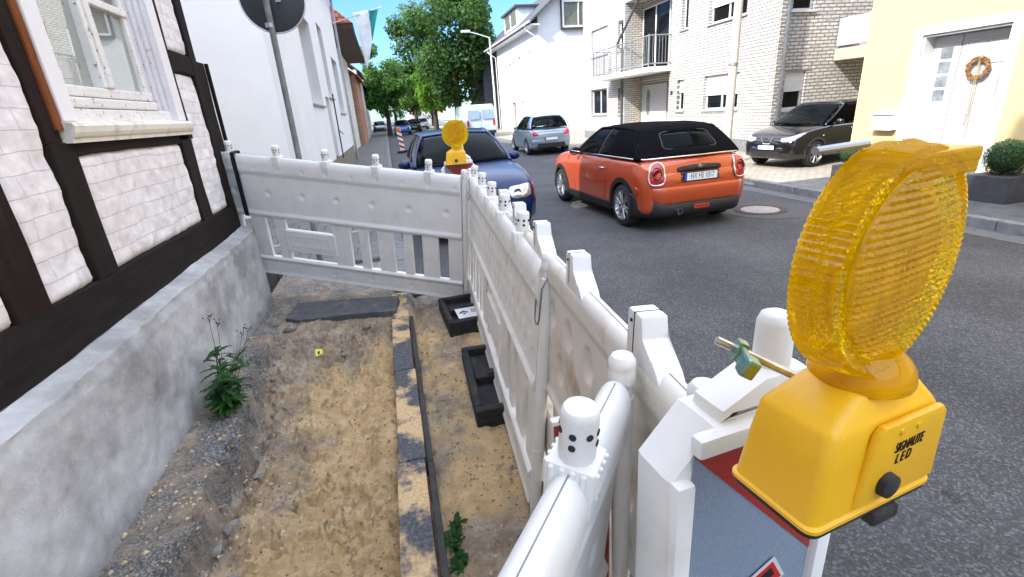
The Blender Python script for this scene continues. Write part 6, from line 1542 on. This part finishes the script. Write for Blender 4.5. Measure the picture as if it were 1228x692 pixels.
def mirror(t, x, y, z, sg, m, facing=1):
    b = MB(); b.sphere((0, 0, 0), 0.1, 16, 10, (1.0, 0.62, 0.72)); 
    for v in b.bm.verts: v.co += V((sg*(x+.09), y, z)); v.co.y = max(v.co.y, y-.035)
    o = obj('mirror', b, m, t, smooth=40)
    b = MB(); b.tube([(sg*(x-.06), y+.01, z-.05), (sg*(x+.03), y, z-.04)], 0.022, 8); obj('stalk', b, M_TRIM, o)
    b = MB(); b.box((sg*(x+.09)-.075, y-.041, z-.05), (sg*(x+.09)+.075, y-.036, z+.05), bev=0.002); obj('glass', b, mat('mirror_glass', (0.6, 0.62, 0.64), rough=0.03, metal=1.0, var=0), o)
def plate(t, c, txt, face=-1, w=0.52, h=0.11, tilt=0, rx=1.0, size=None):
    """number plate centred at c on a surface facing face*y"""
    q = fr(c, (1 if face < 0 else -1, 0, 0), (0, 0, 1), (0, face, 0))
    b = MB(); b.box((-w/2, -h/2, -0.004), (w/2, h/2, 0.003), bev=0.002, mtx=q); p = obj('number_plate', b, M_PLATE, t)
    b = MB(); b.box((-w/2+.003, -h/2+.003, 0.003), (-w/2+.042, h/2-.003, 0.0042), mtx=q); obj('country_band', b, M_EUB, p)
    if txt: 
        q2 = fr(V(c)+V((0.022*(1 if face < 0 else -1), face*0.0035, 0)), (1 if face < 0 else -1, 0, 0), (0, 0, 1), (0, face, 0))
        obj('plate_text', text_bm(txt, h*0.98, 0.0006, q2, xs=0.66*rx), M_INK, p, fix=False)
    b = MB()
    for z in (-h/2, h/2): b.box((-w/2-.004, z-.004, -0.004), (w/2+.004, z+.004, 0.0045), mtx=q)
    for x in (-w/2, w/2): b.box((x-.004, -h/2, -0.004), (x+.004, h/2, 0.0045), mtx=q)
    obj('plate_frame', b, M_TRIM, p)
def arch_trim(t, S, axles, zc, r0, r1, m, W, off=0.006):
    for (y0) in axles:
        for sg in (-1, 1):
            b = MB(); n = 30; rows = []
            for k in range(n+1):
                a = R(-12+204*k/n); row = []
                for r_ in (r0, (r0+r1)/2, r1):
                    y, z = y0+r_*math.cos(a), max(0.17, zc+r_*math.sin(a)); p = S.side(y, z, sg); row.append(V((sg*max(abs(p.x), W-.035)+sg*off, y, z)))
                row = [V((row[0].x-sg*.05, row[0].y, row[0].z))]+row+[V((row[2].x-sg*(off+.01), row[2].y, row[2].z))]
                rows.append([b.bm.verts.new(q) for q in row])
            for A, B in zip(rows, rows[1:]):
                for k in range(4): b.bm.faces.new((A[k], A[k+1], B[k+1], B[k]))
            obj('wheel_arch', b, m, t, smooth=50)

# ---------------- orange convertible (rear three-quarter view)
PO = paint('metallic_orange_paint', (0.50, 0.072, 0.015), metal=0.25, rough=0.3)
ang = R(1.5)
mc = thing('convertible_car', 'orange convertible with a closed black fabric roof driving away on the road', 'car', (3.95, 6.42, 0), ang); mc.scale = (.975, .975, .98)
st = [(-.60, .70, .30, .74, .80), (-.575, .76, .26, .82, .90), (-.50, .82, .24, .88, .955), (-.30, .855, .22, .925, .985), (0.0, .864, .20, .93, .985), (.5, .864, .19, .93, .975), (1.2, .864, .19, .925, .96), (1.75, .862, .19, .93, .955), (2.2, .862, .19, .93, .965), (2.6, .855, .20, .875, .935), (2.9, .82, .21, .80, .87), (3.08, .74, .23, .70, .77), (3.17, .62, .27, .60, .66)]
bm = body_bm(st); S = Surf(bm); bm = cut_wheels(bm, ((0, .31), (2.495, .31)), .345, .864)
obj('body', bm, PO, mc, smooth=32)
arch_trim(mc, S, (0, 2.495), .31, .335, .405, M_TRIM, .864)
for y in (0, 2.495):
    for sg in (-1, 1): wheel(mc, sg*.755, y, .31, .31, sg, 6)
M_CLOTH = mat('black_roof_fabric', (0.006, 0.006, 0.0065), rough=0.95, spec=0.04, var=0.2, vscale=30, bump=0.4, bscale=500, dist=0.002)
g = dict(A0=(.76, 1.88, .95), A1=(.58, 1.22, 1.345), C0=(.79, -.34, .965), C1=(.60, .04, 1.325), bF=.28, bFt=.12, bB=.16, bT=.10, crown=.035, arch=.028, side=.03,
         cells=[(0.03, 0.42, 'glass'), (0.42, 0.45, 'pillar'), (0.45, 0.60, 'glass'), (0.60, 1.0, 'cloth')], rwin=(-.56, .56, .24, .76), seats=(.95, .25))
greenhouse(mc, g, M_CLOTH, M_CGL, M_TRIM, soft=True)
b = MB(); b.tube([V((sg_, y_, z_)) for sg_, y_, z_ in ((-.80, 1.80, .965), (-.815, .8, .975), (-.80, -.20, .975), (-.72, -.42, .975), (-.4, -.50, .985), (0, -.52, .985), (.4, -.50, .985), (.72, -.42, .975), (.80, -.20, .975), (.815, .8, .975), (.80, 1.80, .965))], 0.011, 8); obj('chrome_line', b, M_CHROME, mc, smooth=180)
for sg in (-1, 1): mirror(mc, .82, 1.62, 1.00, sg, M_TRIM)
E_ = lambda x, z: S.end(x, z, -1)
for sg in (-1, 1):
    out = [(sg*x, z) for x, z in smooth_poly([(.575, .93), (.66, .925), (.725, .88), (.755, .78), (.755, .70), (.72, .655), (.62, .65), (.56, .68), (.545, .78), (.55, .88)])]
    tl = obj('tail_lamp', patch(out, E_, .016, (0, -1, 0), .015), M_RED, mc, smooth=50)
    b = MB(); b.tube([E_(*p)+V((0, -.018, 0)) for p in out], 0.013, 8, closed=True); obj('lamp_ring', b, M_CHROME, tl, smooth=180)
    inn = [(sg*(.652+.062*math.cos(a)), .80+.075*math.sin(a)) for a in [2*math.pi*k/20 for k in range(20)]]
    b = MB(); b.tube([E_(*p)+V((0, -.030, 0)) for p in inn], 0.008, 6, closed=True); obj('lamp_core', b, mat('dark_red', (0.12, 0.005, 0.005), rough=0.2), tl, smooth=180)
    b = MB(); b.lathe([(0, -.03), (.05, -.03), (.055, -.02), (0, -.015)], E_(sg*.652, .80), 'y', 20); obj('lamp_core', b, mat('dark_red', (0.1,0,0)), tl, smooth=60)
# tailgate handle bar, plate, emblem, lower bumper, exhaust, reflector, fog lamp
out = [(-.34, .835), (-.30, .86), (-.1, .875), (.1, .875), (.30, .86), (.34, .835), (.33, .80), (.1, .80), (-.1, .80), (-.33, .80)]
obj('boot_trim', patch(out, E_, .020, (0, -1, 0), .012), M_TRIM, mc, smooth=50)
b = MB(); c = E_(0, .85)+V((0, -.036, 0)); b.lathe([(0, -.004), (.022, -.004), (.024, 0), (0, 0.004)], c, 'y', 20)
for sg in (-1, 1): b.prism([(c.x+sg*.024, c.z+.006), (c.x+sg*.062, c.z+.016), (c.x+sg*.056, c.z+.004), (c.x+sg*.048, c.z-.006), (c.x+sg*.024, c.z-.010)], c.y-.003, c.y+.003, axes='xz')
obj('winged_emblem', b, M_CHROME, mc, smooth=40)
pc = E_(0, .715); plate(mc, (0.0, pc.y-.014, .725), 'HX HS 1017', -1)
obj('plate_recess_shade', patch(rrect(-.30, .30, .655, .795, .02), E_, .004, (0, -1, 0)), mat('orange_recess_shade', (0.10, 0.02, 0.006), rough=0.5), mc)  # recess shade painted as a darker orange patch, the surface is not sunk
# bumper ledge
b = MB(); pts = []
for k in range(41):
    x = -.80+1.6*k/40; p = E_(x, .60); pts.append((p if p else V((x, -.45, .60)))+V((0, -.004, 0)))
rows = []
for dz, dy in ((.035, .0), (.025, -.016), (.0, -.022), (-.16, -.022), (-.19, -.012), (-.20, .01)):
    row = []
    for k in range(49):
        x = -.84+1.68*k/48; ax = abs(x)/.84; yy = -.64+0.26*max(0, (ax-.62)/.38)**2.2
        row.append(b.bm.verts.new((x*1.022, yy+dy, .575+dz*(1 if dz > 0 else 1-.80*min(1, max(0, (ax-.72)/.2))))))
    rows.append(row)
for A, B in zip(rows, rows[1:]):
    for k in range(48): b.bm.faces.new((A[k], A[k+1], B[k+1], B[k]))
obj('bumper', b, PO, mc, smooth=50, solid=0.01)
b = MB(); rows = []
for z, dy in ((.395, .004), (.36, -.028), (.28, -.030), (.22, -.01), (.19, .04)):
    row = []
    for k in range(49):
        x = -.84+1.68*k/48; ax = abs(x)/.84; yy = -.635+0.36*max(0, (ax-.6)/.4)**2.2; zz = z+(.13*max(0, (ax-.55)/.45)**1.3 if z > .35 else 0); row.append(b.bm.verts.new((x*1.04, yy+dy, zz)))
    rows.append(row)
for A, B in zip(rows, rows[1:]):
    for k in range(48): b.bm.faces.new((A[k], A[k+1], B[k+1], B[k]))
obj('bumper_lower', b, M_TRIM, mc, smooth=50, solid=0.01)
b = MB(); b.lathe([(.038, -.03), (.042, -.03), (.042, .05), (.036, .05)], (-.33, -.67, .275), 'y', 24, ring=True); obj('exhaust', b, M_CHROME, mc, smooth=50)
b = MB(); b.lathe([(0, -.0), (.035, -.0), (.035, .04), (0, .04)], (-.33, -.66, .275), 'y', 20); obj('exhaust_inner', b, M_HOLE, mc)
b = MB(); b.prism(rrect(-.10, .14, .285, .345, .025), -.684, -.66, axes='xz'); obj('fog_lamp_frame', b, M_CHROME if False else PO, mc); b = MB(); b.prism(rrect(-.08, .12, .298, .332, .016), -.690, -.68, axes='xz'); obj('fog_lamp', b, M_RED, mc)
# door seams, sill, handle
for sg in (-1, 1):
    pj = lambda y, z, sg=sg: S.side(y, z, sg)
    obj('door_seam', seam([(.52, .94), (.50, .80), (.50, .60), (.56, .42), (.62, .30)], pj, (sg, 0, 0), .0035), M_TRIM, mc); obj('door_seam', seam([(1.80, .93), (1.84, .70), (1.82, .45), (1.78, .30)], pj, (sg, 0, 0), .0035), M_TRIM, mc)
    obj('boot_seam', seam([(-.30, .92), (-.36, .86), (-.40, .80)], pj, (sg, 0, 0), .003), M_TRIM, mc)
    b = MB(); h = pj(.66, .80); b.tube([h+V((sg*.012, -.07, 0)), h+V((sg*.028, -.04, 0)), h+V((sg*.028, .06, 0)), h+V((sg*.012, .08, 0))], .011, 8); obj('door_handle', b, M_CHROME, mc, smooth=180)
    b = MB(); b.grid(lambda u, v_: V((sg*(pj(.40+1.68*u, .30).x*sg+.012-.03*v_), .40+1.68*u, .31-.13*v_)), 20, 4); obj('side_skirt', b, M_TRIM, mc, smooth=180, solid=.01)
b = MB(); b.tube([E_(-.40, .93)+V((0, -.002, 0)), E_(-.38, .80)+V((0, -.002, 0)), E_(-.36, .66)+V((0, -.002, 0)), E_(.36, .66)+V((0, -.002, 0)), E_(.38, .80)+V((0, -.002, 0)), E_(.40, .93)+V((0, -.002, 0))], .003, 6); obj('boot_seam', b, M_TRIM, mc)
b = MB(); b.tube([S.top(.3, -.38), S.top(.3, -.38)+V((0, -.05, .12))], .003, 6); b.bm.free()

# ---------------- dark blue car facing the camera
PB = paint('dark_blue_paint', (0.002, 0.014, 0.070), metal=0.0, rough=0.25); PB.node_tree.nodes['Principled BSDF'].inputs['Coat Weight'].default_value = 0.35; PB.node_tree.nodes['Principled BSDF'].inputs['Specular IOR Level'].default_value = 0.3
bc_ = thing('blue_car', 'dark blue car parked at the left kerb, facing the fence corner', 'car', (1.11, 9.86, 0), R(180))
st = [(-.95, .66, .35, .78, .86), (-.90, .76, .30, .86, .95), (-.7, .84, .25, .93, 1.00), (0.0, .868, .22, .93, 1.0), (.8, .868, .21, .925, .97), (1.7, .868, .21, .92, .96), (2.1, .866, .21, .915, .965), (2.5, .862, .21, .885, .945), (2.9, .84, .22, .83, .895), (3.15, .80, .235, .765, .82), (3.30, .72, .26, .68, .735), (3.365, .64, .30, .60, .65)]
bm = body_bm(st); SB = Surf(bm); bm = cut_wheels(bm, ((0, .31), (2.515, .31)), .345, .868); obj('body', bm, PB, bc_, smooth=32)
for y in (0, 2.515):
    for sg in (-1, 1): wheel(bc_, sg*.76, y, .31, .31, sg, 5, 'single')
g = dict(A0=(.77, 1.95, .945), A1=(.57, 1.22, 1.37), C0=(.76, -.55, .97), C1=(.57, -.02, 1.36), bF=.22, bFt=.10, bB=.10, bT=.06, crown=.035, arch=.05, side=.03,
         cells=[(0.03, 0.42, 'glass'), (0.42, 0.47, 'pillar'), (0.47, 0.85, 'glass'), (0.85, 1.0, 'body')])
greenhouse(bc_, g, PB, M_CGL, PB)
for sg in (-1, 1): mirror(bc_, .83, 1.62, .98, sg, PB)
F_ = lambda x, z: SB.end(x, z, 1)
for sg in (-1, 1):
    out = [(sg*x, z) for x, z in smooth_poly([(.40, .70), (.56, .725), (.70, .73), (.72, .66), (.70, .585), (.56, .565), (.42, .575)])]
    hl = obj('headlight', patch(out, F_, .008, (0, 1, 0), .02), M_LAMPG, bc_, smooth=50)
    out = [(sg*x, z) for x, z in ((.735, .72), (.80, .705), (.80, .60), (.735, .59))]
    for rr_ in (.055,):
        c = F_(sg*.50, .645); b = MB(); b.lathe([(.05, .02), (.056, .03), (.05, .034), (.03, .026), (0, .024)], c, 'y', 20); obj('reflector', b, M_CHROME, hl, smooth=50)
    b = MB(); b.grid(lambda u, v_: SB.side(2.98+.20*u, .60+.11*v_, sg)+V((sg*.006, 0, 0)), 6, 4); obj('indicator', b, M_ORG, bc_, smooth=180, solid=.006)
obj('grille', patch(rrect(-.36, .36, .60, .71, .03), F_, .006, (0, 1, 0)), M_TRIM, bc_)
b = MB()
for k in range(4): z = .615+k*.026; b.tube([F_(x, z)+V((0, .012, 0)) for x in (-.34, -.17, 0, .17, .34)], .004, 6)
obj('grille_bar', b, M_TRIM, bc_)
b = MB(); rows = []
for z, dy in ((.555, 0), (.54, .035), (.44, .045), (.34, .035), (.24, .0)):
    row = []
    for k in range(49): x = -.86+1.72*k/48; ax = abs(x)/.86; row.append(b.bm.verts.new((x, 3.37+dy-.42*max(0, (ax-.5)/.5)**2.2, z)))
    rows.append(row)
for A, B in zip(rows, rows[1:]):
    for k in range(48): b.bm.faces.new((A[k], A[k+1], B[k+1], B[k]))
obj('bumper', b, PB, bc_, smooth=50, solid=.01)
b = MB(); b.prism(rrect(-.30, .30, .27, .37, .02), 3.395, 3.415, axes='xz'); obj('air_intake', b, M_TRIM, bc_)
b = MB(); c = F_(0, .66)+V((0, .02, 0)); b.lathe([(.040, 0), (.048, 0), (.048, .006), (.040, .006)], c, 'y', 28, ring=True); obj('round_emblem', b, M_CHROME, bc_)
for sg in (-1, 1):
    b = MB(); b.tube([V((sg*.1, 2.22, .985)), V((sg*.1-.6*1.0 if False else sg*.1+.5, 2.06, .985))], .007, 6); obj('wiper', b, M_TRIM, bc_)
    pj = lambda y, z, sg=sg: SB.side(y, z, sg)
    obj('door_seam', seam([(1.85, .92), (1.90, .65), (1.84, .32)], pj, (sg, 0, 0), .0035), M_TRIM, bc_); obj('door_seam', seam([(.85, .93), (.85, .65), (.85, .32)], pj, (sg, 0, 0), .0035), M_TRIM, bc_)
for sg in (-1, 1): obj('bonnet_seam', (lambda b: (b.tube([SB.top(sg*x, y)+V((0, 0, .001)) for x, y in ((.70, 2.15), (.70, 2.5), (.66, 2.9), (.60, 3.15))], .003, 6), b)[1])(MB()), M_TRIM, bc_)

# ---------------- silver hatchback seen from behind
PS = paint('silver_blue_paint', (0.30, 0.36, 0.44), metal=0.6, rough=0.3)
def hatch(name, label, loc, rz, pm, rear_txt=None, sc_=1.0, group=None):
    t = thing(name, label, 'car', loc, rz, group)
    st = [(-.66, .72, .32, .80, .86), (-.62, .79, .28, .88, .95), (-.45, .84, .25, .95, 1.03), (0.0, .868, .22, .95, 1.02), (1.0, .868, .21, .94, .99), (1.9, .866, .21, .935, .985), (2.4, .86, .21, .89, .96), (2.75, .82, .22, .82, .90), (3.0, .74, .24, .72, .80), (3.14, .62, .30, .62, .68)]
    bm = body_bm(st); S_ = Surf(bm); bm = cut_wheels(bm, ((0, .31), (2.51, .31)), .35, .868); obj('body', bm, pm, t, smooth=32)
    for y in (0, 2.51):
        for sg in (-1, 1): wheel(t, sg*.755, y, .31, .31, sg, 5, 'single')
    g = dict(A0=(.77, 2.05, .965), A1=(.58, 1.15, 1.45), C0=(.77, -.52, 1.02), C1=(.58, -.18, 1.43), bF=.25, bFt=.10, bB=.12, bT=.10, crown=.035, arch=.03, side=.03, rbulge=.05,
             cells=[(0.03, 0.48, 'glass'), (0.48, 0.53, 'pillar'), (0.53, 0.82, 'glass'), (0.82, 1.0, 'body')])
    greenhouse(t, g, pm, M_CGL, pm)
    for sg in (-1, 1): mirror(t, .82, 1.65, 1.0, sg, pm)
    B_ = lambda x, z: S_.end(x, z, -1)
    for sg in (-1, 1):
        out = [(sg*x, z) for x, z in smooth_poly([(.80*.93, .92), (.68, .93), (.56, .86), (.50, .78), (.60, .75), (.72, .76)])]
        obj('tail_lamp', patch(out, B_, .010, (0, -1, 0), .01), M_RED, t, smooth=50)
    b = MB(); b.box((-.56, -.735, .30), (.56, -.70, .46), bev=.015); obj('bumper_lower', b, M_TRIM, t)
    b = MB(); b.box((-.78, -.70, .46), (.78, -.60, .60), bev=.03); obj('bumper', b, pm, t, smooth=50)
    plate(t, (0, -.73, .62), rear_txt, -1)
    b = MB(); b.tube([(0, -.12, 1.475), (0, -.16, 1.56)], .006, 6); obj('antenna', b, M_TRIM, t)
    b = MB(); b.tube([V((-.02, -.60, 1.06)), V((.38, -.56, 1.10))], .008, 6); obj('wiper', b, M_TRIM, t)
    for sg in (-1, 1): obj('door_seam', seam([(.75, .94), (.70, .6), (.76, .3)], lambda y, z, sg=sg: S_.side(y, z, sg), (sg, 0, 0), .0035), M_TRIM, t)
    return t
_h = hatch('hatchback_car', 'silver blue hatchback seen from behind at the right kerb', (5.98, 18.85, 0), R(-2), PS); _h.scale = (.96, .96, .96)

# ---------------- black suv in the driveway
PK = paint('black_car_paint', (0.010, 0.009, 0.010), metal=0.3, rough=0.18)
sv = thing('black_suv', 'black suv parked nose out in the driveway before the brick side wall', 'car', (10.71, 9.91, 0.10), R(101)); sv.scale = (.8, .8, .8)
st = [(-.80, .74, .38, .92, 1.00), (-.74, .82, .34, .98, 1.07), (-.5, .87, .28, 1.03, 1.10), (0, .893, .26, 1.03, 1.10), (1.2, .893, .25, 1.02, 1.08), (2.0, .893, .25, 1.015, 1.07), (2.45, .893, .25, .99, 1.065), (2.85, .88, .26, .93, 1.01), (3.15, .84, .27, .86, .93), (3.32, .78, .29, .78, .85), (3.40, .70, .33, .70, .76)]
bm = body_bm(st); SK = Surf(bm); bm = cut_wheels(bm, ((0, .345), (2.63, .345)), .385, .893); obj('body', bm, PK, sv, smooth=32)
for y in (0, 2.63):
    for sg in (-1, 1): wheel(sv, sg*.785, y, .345, .345, sg, 8, 'single', wd=.22)
g = dict(A0=(.79, 2.28, 1.05), A1=(.62, 1.38, 1.56), C0=(.78, -.55, 1.10), C1=(.60, -.35, 1.52), bF=.25, bFt=.12, bB=.10, bT=.08, crown=.04, arch=.04, side=.03,
         cells=[(0.03, 0.44, 'glass'), (0.44, 0.48, 'pillar'), (0.48, 0.82, 'glass'), (0.82, 1.0, 'body')])
greenhouse(sv, g, PK, M_CGL, PK)
for sg in (-1, 1): mirror(sv, .86, 1.95, 1.12, sg, PK)
K_ = lambda x, z: SK.end(x, z, 1)
for sg in (-1, 1):
    out = [(sg*x, z) for x, z in smooth_poly([(.40, .79), (.56, .82), (.70, .87), (.79, .92), (.80, .84), (.72, .74), (.56, .70), (.44, .71)])]
    def pk(x, z):
        q = K_(x, z); return q if q is not None else V((x, 2.95, z))
    obj('headlight', patch(out, pk, .010, (0, 1, 0), .012), M_LAMPG, sv, smooth=50)
    b = MB(); b.lathe([(0, .03), (.05, .03), (.056, .0), (0, 0)], V((sg*.62, 3.34, .42)), 'y', 18); obj('fog_lamp', b, M_LAMPG, sv, smooth=50)
obj('grille', patch([(-.40, .80), (.40, .80), (.36, .64), (-.36, .64)], K_, .010, (0, 1, 0)), M_TRIM, sv)
b = MB(); c = K_(0, .73)+V((0, .03, 0)); b.lathe([(.062, 0), (.080, 0), (.080, .010), (.062, .010)], c, 'y', 28, ring=True); b.box((c.x-.105, c.y, c.z-.018), (c.x+.105, c.y+.012, c.z+.018), bev=.003)
for sg in (-1, 1): b.tube([c+V((sg*.17, 0, .075)), c+V((sg*.10, 0, -.085))], .013, 6)
b.tube([c+V((-.10, 0, -.085)), c+V((.10, 0, -.085))], .013, 6)
obj('round_bar_emblem', b, M_CHROME, sv, smooth=50)
plate(sv, (0, 3.475, .555), 'HX FK 808', 1)
b = MB(); rows = []
for z, dy in ((.60, -.02), (.57, .03), (.46, .055), (.34, .04), (.26, .0)):
    row = []
    for k in range(49): x = -.89+1.78*k/48; ax = abs(x)/.89; row.append(b.bm.verts.new((x, 3.40+dy-.50*max(0, (ax-.45)/.55)**2.2, z)))
    rows.append(row)
for A, B in zip(rows, rows[1:]):
    for k in range(48): b.bm.faces.new((A[k], A[k+1], B[k+1], B[k]))
obj('bumper', b, PK, sv, smooth=50, solid=.01)
b = MB(); b.prism(rrect(-.44, .44, .36, .46, .02), 3.44, 3.465, axes='xz'); obj('air_intake', b, M_TRIM, sv)
arch_trim(sv, SK, (0, 2.63), .345, .372, .425, mat('grey_cladding', (0.05, 0.05, 0.052), rough=0.6), .893, .004)
for sg in (-1, 1):
    obj('door_seam', seam([(2.15, 1.0), (2.20, .7), (2.14, .32)], lambda y, z, sg=sg: SK.side(y, z, sg), (sg, 0, 0), .0035), M_HOLE, sv); obj('door_seam', seam([(1.05, 1.0), (1.05, .7), (1.0, .32)], lambda y, z, sg=sg: SK.side(y, z, sg), (sg, 0, 0), .0035), M_HOLE, sv)
    b = MB(); h = SK.side(1.22, .92, sg); b.tube([h+V((sg*.012, -.09, 0)), h+V((sg*.03, -.05, 0)), h+V((sg*.03, .07, 0)), h+V((sg*.012, .10, 0))], .012, 8); obj('door_handle', b, M_CHROME, sv, smooth=180)
    b = MB(); h = SK.side(2.42, .80, sg); b.sphere(h+V((sg*.004, 0, 0)), .03, 10, 6, (.4, 1.2, .6)); obj('side_marker', b, M_LAMPG, sv, smooth=180)

# ---------------- far cars and van
PB2 = paint('bright_blue_paint', (0.02, 0.08, 0.30), metal=0.3)
hatch('parked_car', 'bright blue car parked far down the left kerb behind the beacon', (1.6, 57, 0), R(180), PB2, group='cars parked far down the street')
hatch('parked_car', 'dark grey car farther down the left side under the trees', (-0.9, 74, 0), R(180), mat('dark_grey_paint', (0.03, 0.035, 0.05), rough=0.3, coat=1.0), group='cars parked far down the street')
hatch('parked_car', 'small dark car on the road between the beacon and the blue roof', (3.2, 62, 0), R(0), mat('black_car_paint', (0.01,0.01,0.01)), group='cars parked far down the street')
hatch('parked_car', 'silver grey car far down the middle of the street', (4.9, 72, 0), R(0), PS, group='cars parked far down the street')
vn = thing('white_van', 'pale blue white delivery van seen from behind far down the right side', 'van', (6.05, 33, 0), 0)
b = MB(); b.prism([(-.98, .35), (.98, .35), (1.0, 1.1), (.93, 2.0), (.80, 2.18), (-.80, 2.18), (-.93, 2.0), (-1.0, 1.1)], 0, 5.0, axes='xz', bev=.05); obj('body', b, paint('pale_blue_white_paint', (0.55, 0.66, 0.74), metal=0.0), vn, smooth=40)
for sx_ in (-.47, .47):
    b = MB(); b.prism(rrect(sx_-.38, sx_+.38, 1.28, 1.85, .06), -.058, -.05, axes='xz'); obj('rear_window', b, mat('van_window', (0.30, 0.40, 0.46), rough=0.1), vn)
for sg in (-1, 1):
    b = MB(); b.box((sg*.86-.07, -.065, .85), (sg*.86+.07, -.05, 1.25), bev=.01); obj('tail_lamp', b, M_RED, vn)
    for yy in (.9, 4.2): b = MB(); b.lathe([(.2, -.1), (.34, -.09), (.34, .09), (.2, .1)], (sg*.88, yy, .34), 'x', 24); obj('wheel', b, M_TYRE, vn)
b = MB(); b.box((-.95, -.12, .35), (.95, -.04, .55), bev=.03); obj('bumper', b, M_TRIM, vn)
b = MB(); b.box((-.006, -.056, .55), (.006, -.049, 2.1)); obj('door_seam', b, M_TRIM, vn)
